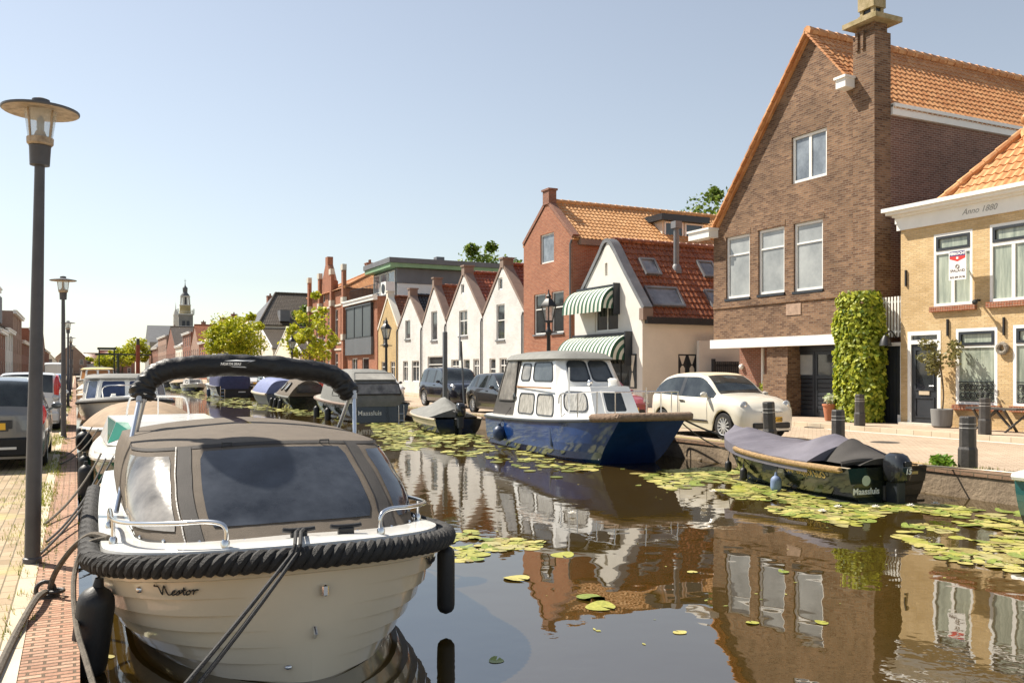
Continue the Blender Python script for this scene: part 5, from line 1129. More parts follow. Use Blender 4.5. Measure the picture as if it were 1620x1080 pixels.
        b = MB(); zp = front['plate']; b.box(-.26, .26, -L / 2 - .075, -L / 2 - .05, zp - .055, zp + .055, 0); b.box(-.26, -.22, -L / 2 - .077, -L / 2 - .074, zp - .055, zp + .055, 1); po = b.build('number_plate', [m_plate, m_bluepl], root)
        if front.get('text'): text_mesh(front['text'], .115, m_letk, 'lettering', po, (.02, -L / 2 - .0775, zp - .04), (1, 0, 0), (0, 0, 1))
    if rear:
        for sd_ in (-1, 1):
            for (x, zz, rx, ry, rz, m_) in rear['lamps']:
                b = MB(); b.ball((sd_ * x, L / 2 - .02 - rear.get('in', 0), zz), (rx, ry, rz), 14); b.build('tail_light', m_, root)
        z0, z1, x0 = rear['bumper']; b = MB(); b.bbox(-x0, x0, L / 2 - .15, L / 2 + .075, z0, z1, .03); b.build('rear_bumper', rear.get('bm', m_tyre), root)
        b = MB(); zp = rear['plate']; b.box(-.3, .3, L / 2 + .035, L / 2 + .058, zp - .08, zp + .09, 2); b.box(-.26, .26, L / 2 + .06, L / 2 + .068, zp - .055, zp + .055, 0); b.box(.22, .26, L / 2 + .0685, L / 2 + .07, zp - .055, zp + .055, 1); b.build('number_plate', [m_plate, m_bluepl, m_dark], root)
    if extra: extra(root, sp, L, W)
    root.location = loc; root.rotation_euler = (0, 0, rotz); return root
HATCH_PLAN = [(0, .62), (.02, .78), (.06, .90), (.14, .98), (.3, 1), (.8, 1), (.93, .96), (.98, .90), (1, .84)]
# cream small retro hatchback with folding roof
def retro(root, sp, L, W):
    for sd_ in (-1, 1): b = MB(); b.bar(sp(.33, 1, sd_) + V((sd_ * .012, 0, .03)), sp(.62, 1, sd_) + V((sd_ * .012, 0, .03)), .012, .035); b.build('side_strip', m_chrome, root)
    b = MB(); b.tube([(-.10, -L / 2 - .045, .63), (-.30, -L / 2 - .035, .645)], .012, 6); b.tube([(.10, -L / 2 - .045, .63), (.30, -L / 2 - .035, .645)], .012, 6); b.ball((0, -L / 2 - .045, .64), (.06, .02, .045), 10)
    b.build('chrome_trim', m_chrome, root)
    b = MB()
    for sd_ in (-1, 1):
        c = [sp(t, 2, sd_) + V((sd_ * .003, 0, 0)) for t in (.335,)]; pts = [sp(.335, k, sd_) for k in (1, 2, 3, 4)]; b.tube([p + V((sd_ * .001, 0, 0)) for p in pts], .005, 4); pts = [sp(.62, k, sd_) for k in (1, 2, 3, 4)]; b.tube(pts, .005, 4)
    b.build('door_gap', m_dark, root)
    b = MB()
    for sx in (-.35, .3): b.bar((sx, -L / 2 + L * .255, .985), (sx + .5, -L / 2 + L * .275, 1.01), .02, .02)
    b.build('wiper', m_iron, root)
fiat = car('cream retro hatchback with beige folding roof and multi-spoke wheels', (13.72, 16.72, ZR + .02), 0, p_cream, 3.55, 1.64, 1.47,
    [(0, .64), (.02, .73), (.06, .83), (.13, .92), (.22, .98), (.265, 1.005), (.36, 1.27), (.44, 1.43), (.52, 1.475), (.66, 1.475), (.78, 1.445), (.87, 1.34), (.955, 1.06), (.985, .92), (1, .78)],
    [(0, .60), (.06, .78), (.2, .90), (.3, .92), (.6, .94), (.8, .97), (.94, .98), (1, .72)], [(0, .66), (.015, .80), (.04, .90), (.09, .97), (.18, 1), (.8, 1), (.92, .96), (.975, .88), (1, .78)],
    [(0, .6), (.1, .82), (.25, .84), (.32, .80), (.44, .70), (.7, .68), (.85, .70), (.95, .78), (1, .7)], (.265, .43, .85, .97), wheels=(.185, .83), rw=.305, sill=.19, pill=(.63,), spokes=12, roofm=mat('beige_soft_top', (.62, .49, .33), .85, var=.08, bump=.2, bs=120), extra=retro, pill_w=.016,
    front=dict(lamps=[(.050, .77, .80, (.115, .05, .11)), (.032, .53, .80, (.07, .035, .055))], grille=(.27, .40, .52), plate=.47, text='34-TX-HB'))
# dark blue jeep and the dark hatchback further up the right quay
SUVT = [(0, .80), (.02, .92), (.06, 1.0), (.22, 1.08), (.27, 1.12), (.38, 1.55), (.44, 1.66), (.6, 1.70), (.85, 1.67), (.92, 1.55), (.985, 1.12), (1, 1.0)]
SUVB = [(0, .78), (.06, .92), (.25, 1.02), (.6, 1.05), (.95, 1.08), (1, .95)]
SUVW = [(0, .6), (.1, .84), (.25, .86), (.34, .82), (.44, .76), (.85, .75), (.95, .78), (1, .8)]
car('dark blue jeep parked nose towards the water, behind the covered rowing tender', (14.85, 36.0, ZR), 0, p_dark, 4.3, 1.81, 1.7, SUVT, SUVB, HATCH_PLAN, SUVW, (.265, .43, .90, .975), wheels=(.19, .80), rw=.36, sill=.26, pill=(.53, .76), front=dict(lamps=[(.05, .84, .86, (.17, .06, .09))], grille=(.66, .86, .34), plate=.52))
car('dark grey hatchback half hidden by the blue and white cabin boat', (14.1, 29.0, ZR), 0, p_brown, 4.1, 1.74, 1.5, [(0, .66), (.06, .80), (.2, .93), (.26, .97), (.42, 1.40), (.5, 1.47), (.7, 1.46), (.85, 1.36), (.97, .98), (1, .85)], [(0, .6), (.1, .78), (.3, .90), (.7, .96), (.95, .98), (1, .8)], HATCH_PLAN, SUVW, (.26, .44, .86, .965), rw=.32, pill=(.52, .74), front=dict(lamps=[(.05, .70, .86, (.16, .06, .075))], grille=(.3, .5, .5), plate=.5))
car('wine red car seen between the cabin boat and the cream wall', (14.0, 22.9, ZR), 0, p_pink, 4.0, 1.7, 1.42, [(0, .62), (.06, .76), (.2, .88), (.26, .92), (.42, 1.33), (.5, 1.41), (.7, 1.40), (.85, 1.30), (.97, .95), (1, .8)], [(0, .58), (.1, .74), (.3, .86), (.7, .92), (.95, .94), (1, .76)], HATCH_PLAN, SUVW, (.26, .44, .84, .965), rw=.30, pill=(.54, .76), front=dict(lamps=[(.05, .66, .86, (.16, .06, .075))], grille=(.3, .46, .5), plate=.47))
HT = [(0, .64), (.06, .78), (.2, .90), (.26, .95), (.42, 1.38), (.5, 1.45), (.75, 1.44), (.88, 1.34), (.975, .98), (1, .82)]; HB = [(0, .6), (.1, .76), (.3, .88), (.7, .94), (.95, .96), (1, .78)]
def smallcar(label, x, y, m, rz=0, sz=(4., 1.72, 1.46), group='cars along the far quay', rear=None): return car(label, (x, y, ZR if x > 5 else .0), rz, m, sz[0], sz[1], sz[2], HT, HB, HATCH_PLAN, SUVW, (.26, .44, .86, .968), rw=.31, pill=(.53, .76), N=36, detail=False, group=group, front=dict(lamps=[(.05, .68, .86, (.16, .06, .075))], grille=(.3, .48, .5), plate=.5))
for (px, y, m, lab) in ((560, 44.5, p_white, 'white car behind the grey canopied boat'), (520, 51, p_white, 'white hatchback behind the black covered boat'), (451, 58.5, p_red, 'red car behind the boat with the faded blue cover'), (436, 66, p_blue, 'blue car beside the red one'), (418, 73, p_dark, 'dark car next to the blue one'), (402, 82, p_silver, 'silver car beyond the navy canopied boat'), (345, 104, p_brown, 'dark car behind the far white speedboat')):
    smallcar(lab, 14.2, y, m)
# left quay: grey estate, silver hatch, white van and the rest of the row
def estate(root, sp, L, W):
    b = MB()
    for sd_ in (-1, 1): b.tube([(sd_ * .56, -.55, 1.47), (sd_ * .56, -.4, 1.52), (sd_ * .56, 1.35, 1.53), (sd_ * .56, 1.5, 1.48)], .016, 6)
    b.build('roof_rail', m_rim, root)
    b = MB(); b.bar((-.1, L / 2 - .21, 1.13), (.34, L / 2 - .25, 1.25), .02, .02); b.build('wiper', m_iron, root)
    b = MB(); b.bbox(-.36, .36, L / 2 + .03, L / 2 + .05, .70, .84, .008); b.build('plate_recess', m_dark, root)
    text_mesh('207 SW', .10, m_chrome, 'badge', root, (.50, L / 2 + .046, .60), (-1, 0, 0), (0, 0, 1), shear=.2)
    b = MB(); b.box(-.42, .42, L / 2 + .05, L / 2 + .085, .36, .40); b.build('bumper_strip', m_rim, root)
car('iron grey estate car with red tail light beside the nearest lamp', (-1.30, 18.9, 0), PI, p_grey, 4.16, 1.76, 1.53,
    [(0, .64), (.06, .80), (.2, .93), (.24, .97), (.40, 1.42), (.48, 1.51), (.7, 1.52), (.88, 1.48), (.935, 1.40), (.985, 1.02), (1, .92)], [(0, .6), (.1, .78), (.3, .90), (.7, .97), (.93, 1.0), (1, .86)], [(0, .62), (.02, .78), (.06, .90), (.14, .98), (.3, 1), (.8, 1), (.93, .97), (.98, .93), (1, .88)],
    [(0, .6), (.1, .84), (.25, .86), (.34, .82), (.44, .75), (.85, .72), (.95, .77), (1, .80)], (.25, .43, .90, .982), rw=.32, pill=(.52, .74), extra=estate,
    rear=dict(lamps=[(.74, .92, .12, .06, .20, m_red)], bumper=(.24, .55, .80), plate=.74, **{'in': .05}))
car('silver small high-roofed hatchback with tall red tail lights behind the grey estate', (-1.18, 29.4, 0), PI, p_silver, 3.55, 1.60, 1.58,
    [(0, .70), (.06, .86), (.2, 1.0), (.25, 1.03), (.38, 1.46), (.46, 1.56), (.7, 1.58), (.92, 1.55), (.96, 1.48), (.99, 1.02), (1, .92)], [(0, .66), (.1, .84), (.3, .95), (.7, 1.0), (.95, 1.02), (1, .88)], [(0, .64), (.02, .80), (.06, .92), (.14, .98), (.3, 1), (.85, 1), (.96, .97), (1, .90)],
    [(0, .6), (.1, .84), (.25, .88), (.34, .84), (.44, .80), (.9, .80), (.97, .84), (1, .84)], (.26, .42, .95, .988), rw=.30, pill=(.52, .76), rear=dict(lamps=[(.70, 1.18, .07, .03, .34, m_red), (.68, .92, .10, .05, .09, m_lens)], bumper=(.26, .52, .76), bm=p_silver, plate=.62))
def van(label, x, y, m):
    return car(label, (x, y, 0), PI, m, 5.2, 1.95, 2.4, [(0, .9), (.05, 1.05), (.14, 1.2), (.17, 1.25), (.27, 2.1), (.33, 2.36), (.6, 2.4), (.97, 2.4), (1, 2.3)], [(0, .8), (.2, 1.2), (.5, 1.25), (1, 1.25)], HATCH_PLAN, [(0, .6), (.1, .84), (.3, .86), (1, .86)], (.17, .32, .999, 1.0), rw=.34, pill=(.38, .6), N=30, cat='van', detail=False, rear=dict(lamps=[(.86, 1.2, .06, .05, .22, m_red)], bumper=(.3, .5, .9), plate=.8))
smallcar('small dark car between the lamps past the silver hatchback', -1.6, 38.5, p_brown, PI); smallcar('silver car further along the left quay', -1.5, 46.5, p_silver, PI); van('white van far along the left quay near the fifth lamp', -1.8, 96, p_white)
smallcar('blue car past the white van on the left quay', -1.5, 66, p_blue, PI); smallcar('white car far along the left quay', -1.5, 76, p_white, PI); smallcar('red car between the third and fourth lamps', -1.5, 56, p_red, PI)
# ------------------------------------------------------------------ boats: built at the origin (stem at y=0, stern at +y, water at z=0), then moved
class Hull:
    def __init__(s, L, B, fb, fs, tm=(.3, .5), e=(.5, .8), rake=.4, zb=-.35, n=2.6, m=2.2, flare=.12, transom=.8, strakes=None, sheer_p=2., trake=.0, so=.016, scow=0.):
        s.__dict__.update(locals())
    def sheer(s, t): return s.fs + (s.fb - s.fs) * (1 - t) ** s.sheer_p
    def k(s, q): return max(0., (1 - q ** s.n)) ** (1 / s.m) * (1 - s.flare * q)
    def plan(s, t, q):
        if s.scow:
            u = min(1, t / s.tm[0]); f = lerp(lerp(s.scow, s.scow * 1.12, q), 1, 1 - (1 - u) ** 2); v = max(0, (t - s.tm[0]) / (1 - s.tm[0])); return f * lerp(1, s.transom, v * v)
        tm = lerp(s.tm[0], s.tm[1], q); e = lerp(s.e[0], s.e[1], q); u = min(1, t / tm); f = (1 - (1 - u) ** 2) ** e
        if t > tm: v = (t - tm) / (1 - tm); f *= lerp(1, s.transom, v * v)
        return f
    def w(s, t, q=0.): return s.B / 2 * s.k(q) * s.plan(t, q)
    def off(s, q):
        if not s.strakes: return 0
        for a, b in zip(s.strakes, s.strakes[1:]):
            if a <= q < b: return s.so * (q - a) / (b - a)
        return 0
    def p(s, t, q, side=1, o=0.):
        return V((side * (s.w(t, q) + (s.off(q) * min(1, t / .05) + o)), t * s.L + s.rake * q * (1 - t) ** (3 if s.scow else 6) - s.trake * q * t ** 8 - o * max(0, 1 - t / s.tm[0]), lerp(s.sheer(t), s.zb, q)))
    def at_x(s, x, q, o=.004):
        """hull surface point at a lateral position near the bow"""
        e = lerp(s.e[0], s.e[1], q); tm = lerp(s.tm[0], s.tm[1], q); r = min(.999, abs(x) / (s.B / 2 * s.k(q)))
        t = tm * (1 - math.sqrt(max(0, 1 - r ** (1 / e)))); return s.p(t, q, 1 if x > 0 else -1, o)
    def build(s, root, m, nt=40, name='hull', tm_=None, mi_fn=None, qs=None):
        b = MB(); T = [(i / nt) ** 1.8 for i in range(nt + 1)]
        if s.strakes:
            Q = [0]
            for a, c in zip(s.strakes, s.strakes[1:]): Q += [a + 1e-6, lerp(a, c, .35), lerp(a, c, .7), c - 1e-6]
            Q += [lerp(s.strakes[-1], 1, .5), 1]
        else: Q = qs or [0, .03, .08, .15, .23, .31, .4, .5, .6, .7, .78, .85, .91, .96, 1]
        for side in (1, -1):
            rows = [[s.p(t, q, side) for t in T] for q in Q]
            for i in range(len(rows) - 1): b.grid(rows[i:i + 2], mi_fn(Q[i]) if mi_fn else 0)
        if s.scow: b.grid([[s.p(0, q, 1), s.p(0, q, -1)] for q in Q], 0, sm=False)
        tr = [[s.p(1, q, 1), s.p(1, q, -1)] for q in Q]; b.grid(tr, tm_ if tm_ is not None else (0), sm=False)
        return b.build(name, m, root, ang=30)
    def gun(s, side, o=0., dz=0., t0=0., t1=1., n=30):
        return [s.p(t0 + (t1 - t0) * (i / n) ** 1.6, 0, side, o) + V((0, 0, dz)) for i in range(n + 1)]
    def loop(s, o=0., dz=0., t1=1., n=30): return s.gun(-1, o, dz, 0, t1, n)[::-1] + s.gun(1, o, dz, 0, t1, n)[1:]
    def deck(s, root, m, inset=.09, up=.04, crown=.05, t0=0., t1=1., name='deck', n=30):
        b = MB(); T = [lerp(t0, t1, (i / n) ** 1.5) for i in range(n + 1)]; rows = []
        for t in T:
            w = s.w(t); z = s.sheer(t); y = t * s.L; wi = max(w - inset, w * .5); yi = y + min(inset, .9 * inset) * max(0, 1 - t / .3)
            rows.append([V((sx * a, yy, z + h)) for sx, a, yy, h in ((-1, w, y, -.01), (-1, w - .01, y, up), (-1, wi, yi, up + .012), (-1, wi * .6, yi, up + crown * .6), (0, 0, yi, up + crown), (1, wi * .6, yi, up + crown * .6), (1, wi, yi, up + .012), (1, w - .01, y, up), (1, w, y, -.01))])
        b.grid(rows); return b.build(name, m, root, ang=40)
def strand_rope(root, path, r, m, strands=3, pitch=.2, name='rope_fender'):
    """laid rope: strands wound round the path"""
    pts = [V(p) for p in path]; d = [0]
    for a, b in zip(pts, pts[1:]): d.append(d[-1] + (b - a).length)
    n = int(d[-1] / (pitch / 9)); mb = MB(); base = []
    j = 0
    for i in range(n + 1):
        x = d[-1] * i / n
        while j < len(d) - 2 and d[j + 1] < x: j += 1
        q = pts[j].lerp(pts[j + 1], (x - d[j]) / max(1e-6, d[j + 1] - d[j])); tg = (pts[j + 1] - pts[j]).normalized(); base.append((q, tg, x))
    for k in range(strands):
        path_ = []
        for q, tg, x in base:
            h = tg.cross(V((0, 0, 1))).normalized(); u = h.cross(tg); a = 2 * PI * (x / pitch + k / strands); path_.append(q + (h * math.cos(a) + u * math.sin(a)) * r * .60)
        mb.tube(path_, r * .50, 8)
    return mb.build(name, m, root)
def fender(label, p, r, h, m=m_black, tilt=(0, 0), rope=None):
    p = V(p); root = thing('fender', label, 'fender', p, 'fenders hanging from the boats'); b = MB(); q = V((tilt[0], tilt[1], 0)); n = 9
    prof = [(-h / 2, .15), (-h / 2 + r * .25, .68), (-h / 2 + r * .6, .93), (-h / 2 + r, 1), (h / 2 - r, 1), (h / 2 - r * .6, .93), (h / 2 - r * .25, .68), (h / 2, .3), (h / 2 + .05, .22)]
    b.tube([p + V((0, 0, z)) - q * (z - h / 2) for z, _ in prof], [r * f for _, f in prof], 14); b.build('body', m, root)
    if rope is not None: b = MB(); b.tube([p + V((0, 0, h / 2 + .02)), V(rope)], .008, 5); b.build('cord', m_rope, root)
    return root
def qpt(q, u, v): return q[0] * (1 - u) * (1 - v) + q[1] * u * (1 - v) + q[2] * u * v + q[3] * (1 - u) * v
def panel(par, q, rect, frame, pane, fw=.05, rad=.18, o=.006, name='window'):
    """rounded window on a quad face (p00,p10,p11,p01); rect in face fractions"""
    q = [V(p) for p in q]; n = (q[1] - q[0]).cross(q[3] - q[0]).normalized(); u0, u1, v0, v1 = rect
    W = (q[1] - q[0]).length * (u1 - u0); H = (q[3] - q[0]).length * (v1 - v0); r = rad * min(W, H)
    def outline(g):
        out = []
        for cx, cy, a0 in ((W - g - r, H - g - r, 0), (g + r, H - g - r, 90), (g + r, g + r, 180), (W - g - r, g + r, 270)):
            for k in range(5): a = math.radians(a0 + k * 22.5); out.append(((cx + r * math.cos(a)) / W, (cy + r * math.sin(a)) / H))
        return out
    P = lambda ab, d: qpt(q, lerp(u0, u1, ab[0]), lerp(v0, v1, ab[1])) + n * d
    b = MB(); A, B_ = outline(0), outline(fw); b.rings([[P(a, -.002) for a in A], [P(a, o + .012) for a in A], [P(a, o + .012) for a in B_], [P(a, o) for a in B_]])
    w = b.build(name, frame, par); b = MB(); b.poly([P(a, o) for a in B_]); b.build('pane', pane, w); return w
def tent(root, H, t0, t1, prof, m, drop=.08, p=1.15, name='cover', o=.02, n=34, folds=.012, seed=0, hem=True):
    """sheet stretched over the gunwales; prof: height of its ridge above the gunwale against t"""
    b = MB(); rows = []; K = 10
    for i in range(n + 1):
        t = lerp(t0, t1, (i / n) ** 1.25); r = []; g = H.sheer(t); w = max(H.w(t), .01); rid = smooth_tab(prof, t)
        for j in range(-K - 1, K + 2):
            u = max(-1, min(1, j / K)); z = g + .03 + rid * (1 - abs(u) ** p) ; x = u * (w + o); y = t * H.L - (o if t < .05 else 0)
            if abs(j) == K + 1: z -= drop
            f = noise.noise(V((x * 2.2 + seed, y * 3.1, seed))) + .6 * noise.noise(V((x * 1.2 + y * 7, y * 1.5, seed + 5)))
            if abs(j) <= K: z += folds * f * (1.6 - abs(u))
            r.append(V((x, y, z)))
        rows.append(r)
    b.grid(rows); e = rows[-1]; b.poly(e[1:-1] if len(e) > 3 else e)
    return b.build(name, m, root, ang=60)
def hood(root, rings, m, name='canopy', folds=.01, seed=0, n=28, caps=True):
    """soft canopy lofted through rounded rectangles (cy, hy, hx, z, roundness)"""
    b = MB(); rs = []
    for cy, hy, hx, z, ex in rings:
        r = []
        for k in range(n):
            a = 2 * PI * (k + .5) / n; c, s_ = math.cos(a), math.sin(a); x = hx * math.copysign(abs(c) ** (2 / ex), c); y = cy + hy * math.copysign(abs(s_) ** (2 / ex), s_)
            f = folds * noise.noise(V((x * 3 + seed, y * 3, z * 4))); r.append(V((x * (1 + f), y + f, z)))
        rs.append(r)
    b.rings(rs, sm=True); b.add(rs[-1], [list(range(n))], 0, True); return b.build(name, m, root, ang=50)
def place(root, x, y, rz=0, z=ZW): root.location = (x, y, z); root.rotation_euler = (0, 0, rz); return root
def world(root, p): return Matrix.Translation(root.location) @ Matrix.Rotation(root.rotation_euler.z, 4, 'Z') @ V(p)
# ================================================================== the cream sloop in the foreground
root = thing('motor_sloop', 'cream lapstrake sloop with black rope fender and charcoal spray hood in the foreground', 'boat')
BX, BYW = 1.28, 5.31
H1 = Hull(6.3, 2.28, .735, .58, tm=(.165, .33), e=(.50, .60), rake=.03, zb=-.36, n=2.2, m=1.9, flare=.10, transom=.86, sheer_p=6, so=.042, strakes=[0, .175, .275, .37, .465, .56, .66, .78])
H1.build(root, m_gel, nt=64)
rub = MB(); rub.tube(H1.loop(.012, -.045, .97, 50), .03, 8); rub.build('rubbing_strake', m_gel, root)
strand_rope(root, H1.loop(.06, .03, .8, 60), .067, m_rope, pitch=.20)
H1.deck(root, m_gelw, inset=.15, up=.10, crown=.02, n=44)
# spray hood: front and sides lofted from deck to top edge, then the roof
def hood_xy(u, W, yf, dep, ya):
    """u in [-1.6,1.6]; |u|<=1 runs across the rounded front, beyond that down the sides"""
    a = min(1, abs(u)); s_ = 1 if u > 0 else -1
    x = W * math.sin(a * PI / 2) ** .85; y = yf + dep * (1 - math.cos(a * PI / 2)) ** 1.25
    if abs(u) > 1: f = (abs(u) - 1) / .6; y = lerp(y, ya, f); x = W * (1 + .02 * f)
    return s_ * x, y
U_ = [-1.6, -1.45, -1.3, -1.15] + [i / 16 for i in range(-16, 17)] + [1.15, 1.3, 1.45, 1.6]
def hoodp(u, v, o=0.):
    x0, y0 = hood_xy(u, .98, .50, .80, 3.6); x1, y1 = hood_xy(u, .94, 1.50, .62, 3.6)
    z0 = H1.sheer(.12) + .10 + .02 * (1 - min(1, abs(u))); z1 = 1.345 - .06 * (x1 / .94) ** 2 + .04 * min(1, max(0, (y1 - 1.7) / 1.5))
    x, y, z = lerp(x0, x1, v), lerp(y0, y1, v), lerp(z0, z1, v); bul = .05 * math.sin(PI * v)
    nx, ny = (x / 1.0, -max(0, 1 - abs(u)) - .05); l = math.hypot(nx, ny) or 1
    f = .009 * noise.noise(V((x * 6, y * 5, z * 7))) + .005 * noise.noise(V((x * 15, y * 4, z * 9)))
    return V((x + .06 + nx / l * (bul + o + f), y + ny / l * (bul + o + f), z))
b = MB(); rows = [[hoodp(u, v / 12) for u in U_] for v in range(13)]
for q in (.97, .9, .8, .66, .5, .34, .18, .06):
    r = []
    for u in U_:
        p = hoodp(u, 1); c_ = max(2.75, p.y); p.x = .06 + (p.x - .06) * q; p.y = lerp(p.y, c_, 1 - q); zc_ = 1.415 + .01 * min(1, (c_ - 2.75)); p.z = lerp(p.z, zc_, 1 - q ** 1.9) + .014 * (1 - q) * noise.noise(V((p.x * 2, p.y * 2, 3))); r.append(p)
    rows.append(r)
b.grid(rows); b.build('spray_hood', m_canvas, root, ang=60)
def hood_patch(name, u0, u1, v0, v1, m, o, nu=14, nv=9, rnd=.12):
    b = MB(); rows = []
    for j in range(nv + 1):
        v = j / nv; r = []
        for i in range(nu + 1):
            u = i / nu; cu = u0 + (u1 - u0) * u; cv = v0 + (v1 - v0) * v
            ins = 0
            for dv in (v, 1 - v):
                if dv < rnd: ins = max(ins, 1 - math.sqrt(max(0, 1 - (1 - dv / rnd) ** 2)))
            cu = lerp(cu, (u0 + u1) / 2, ins * rnd * .5); p = hoodp(cu, cv, o); r.append(p)
        rows.append(r)
    b.grid(rows); return b.build(name, m, root, ang=70)
hood_patch('front_window', -.33, .31, .17, .93, m_vinyl, .012)
hood_patch('corner_window', -1.0, -.50, .13, .90, m_vinyl2, .012); hood_patch('corner_window', .48, 1.0, .13, .90, m_vinyl, .012)
for u in (-.415, .395): hood_patch('zip_strip', u - .04, u + .04, .02, 1., m_canvdk, .016, 4, 24, 0); hood_patch('zip', u - .052, u - .045, .02, 1., m_canvbk, .022, 1, 24, 0)
hood_patch('hem', -1.1, 1.1, .0, .03, m_canvdk, .01, 40, 2, 0); hood_patch('top_seam', -1.1, 1.1, .965, 1.0, m_canvdk, .01, 40, 2, 0)
for i in range(11):
    u = -1.0 + i * .2; b = MB(); b.ball(hoodp(u, .035, .016), .012, 8); b.build('turn_button', m_chrome, root)
for u in (-.19, .22):
    b = MB(); p = hoodp(u, .975, .02); b.tube([p + V((-.035, 0, -.02)), p + V((-.035, 0, .02)), p + V((.035, 0, .02)), p + V((.035, 0, -.02)), p + V((-.035, 0, -.02))], .006, 5); b.build('strap_loop', m_iron, root)
# folded bimini in its black sleeve on two pairs of alloy poles
b = MB(); c0 = [(-.76, 3.12, 1.62), (-.72, 3.13, 1.76), (-.60, 3.14, 1.86), (-.38, 3.15, 1.905), (0, 3.15, 1.925), (.44, 3.15, 1.905), (.82, 3.14, 1.86), (1.02, 3.13, 1.78), (1.13, 3.12, 1.62)]
pts = curve(c0, 16); rs = []; n = 26; m_ = len(pts)
for i, p in enumerate(pts):
    d = (pts[min(i + 1, m_ - 1)] - pts[max(i - 1, 0)]).normalized(); nr = V((0, 1, 0)); bb = d.cross(nr); r0 = .099 * min(1, .62 + min(i, m_ - 1 - i) / 9)
    e = 1 - min(1, min(i, m_ - 1 - i) / 34); ring = []
    for k in range(n):
        a = 2 * PI * k / n; x = i / m_ * 42
        f = (.13 + .20 * e) * (1.6 * abs(noise.noise(V((x * .8 + math.cos(a) * 1.1, math.sin(a) * 1.2, a * .3 if a < PI else (2 * PI - a) * .3)))) - .35 + .6 * noise.noise(V((x * .7, math.cos(a) * 2.2 + 7, math.sin(a) * 2.2))))
        ring.append(p + (nr * math.cos(a) * .9 + bb * math.sin(a)) * r0 * (1 + f))
    rs.append(ring)
b.rings(rs, sm=True, cap=True); sl_ = b.build('bimini_sleeve', m_canvbk, root, ang=60)
text_mesh('NORTH SEAS', .030, m_letw, 'lettering', sl_, (-.02, 3.018, 1.925), (1, 0, 0), (0, -.12, 1), shear=.25, bold=.0012)
b = MB(); b.prism([(-.08, 3.0, 1.963), (.03, 3.015, 1.974), (.20, 3.0, 1.97), (.12, 3.0, 1.945), (.16, 3.0, 1.96)], (0, .001, 0)); b.prism([(-.03, 3.0, 1.915), (.10, 3.0, 1.912), (.12, 3.0, 1.902), (.0, 3.0, 1.908)], (0, .001, 0)); b.build('swoosh_mark', m_letw, sl_)
zd = H1.sheer(.35) + .15
for a, c, m in (((-.775, 3.08, 1.66), (-.99, 2.45, zd), m_alu), ((-.735, 3.06, 1.66), (-.93, 3.25, zd), m_alu), ((1.115, 3.08, 1.66), (1.02, 3.9, zd + .0), m_alu), ((1.14, 3.06, 1.66), (1.06, 2.75, zd), m_alu)):
    b = MB(); b.tube([a, c], .019, 10, 0); b.tube([V(a) + V((0, 0, .02)), V(a).lerp(V(c), .06)], .027, 10, 1); b.build('pole', [m, m_rim], root)
# stainless rails, cleats, bow eye and fittings
for sd_, tt in ((-1, ((.025, .40), (.12, .62))), (1, ((.02, .40), (.14, .60)))):
    q = [H1.p(t, 0, sd_) for t in (.018, .05, .10, .16, .22, .30)]; ins = lambda p: V((p.x * .93, p.y + .06, p.z))
    pt = [ins(p) for p in q]; b = MB(); up = V((0, 0, .26)); lo = V((0, 0, .10))
    b.tube(curve([pt[0] + lo, pt[0] + V((0, 0, .22)), pt[0].lerp(pt[1], .3) + up, pt[1] + up, pt[2] + up, pt[3] + up, pt[4] + up, pt[5].lerp(pt[4], .4) + up, pt[5] + V((0, 0, .22)), pt[5] + lo], 7), .014, 10)
    for p in (pt[3],): b.tube([p + lo, p + up], .013, 8)
    b.build('bow_rail', m_steel, root)
    for p in (pt[0], pt[3], pt[5]): b = MB(); b.lathe(p + V((0, 0, .10)), [(.026, 0), (.026, .035), (.017, .05)], 12); b.build('rail_base', m_steel, root)
for cx in (-.03, .27):
    b = MB(); z = H1.fb + .10; b.tube(curve([(cx - .10, .24, z + .05), (cx - .05, .24, z + .045), (cx + .05, .24, z + .045), (cx + .10, .24, z + .05)], 5), .015, 8); b.bbox(cx - .05, cx + .05, .215, .265, z - .02, z + .04, .008); b.build('cleat', m_black, root)
b = MB(); p = H1.at_x(.002, .40, .01); b.tube([p + V((0, 0, .03)), p + V((0, -.04, .0)), p + V((0, 0, -.03))], .011, 7); b.build('bow_eye', m_steel, root)
b = MB(); p = H1.at_x(.06, .17, .01); b.bbox(p.x - .02, p.x + .02, p.y - .03, p.y + .01, p.z - .035, p.z + .035, .008); b.build('navigation_light', m_chrome, root)
b = MB(); p = H1.at_x(-.90, .12, .006); b.ball(p, (.02, .012, .02), 10); b.build('hull_vent', m_steel, root)
p = H1.at_x(-.13, .58, .006); b = MB(); b.ball(p, (.024, .014, .015), 10); b.build('drain', m_steel, root)
NEST = [[(147, 277), (150, 296), (188, 298), (215, 325), (245, 370), (276, 408)], [(276, 408), (264, 345), (256, 286)], [(256, 286), (298, 348), (335, 400), (358, 412), (374, 398)], [(374, 398), (402, 372), (396, 352), (378, 366), (378, 396), (396, 413), (422, 398)], [(422, 398), (448, 352), (456, 384), (448, 408), (428, 408)], [(460, 400), (495, 352), (488, 318), (498, 380), (512, 410), (534, 396)], [(470, 352), (520, 350)], [(556, 356), (534, 372), (534, 400), (552, 412), (574, 396), (574, 368), (552, 356), (566, 366), (592, 362)], [(592, 362), (606, 350), (612, 380), (614, 410)], [(613, 382), (628, 356), (648, 350), (660, 360)]]
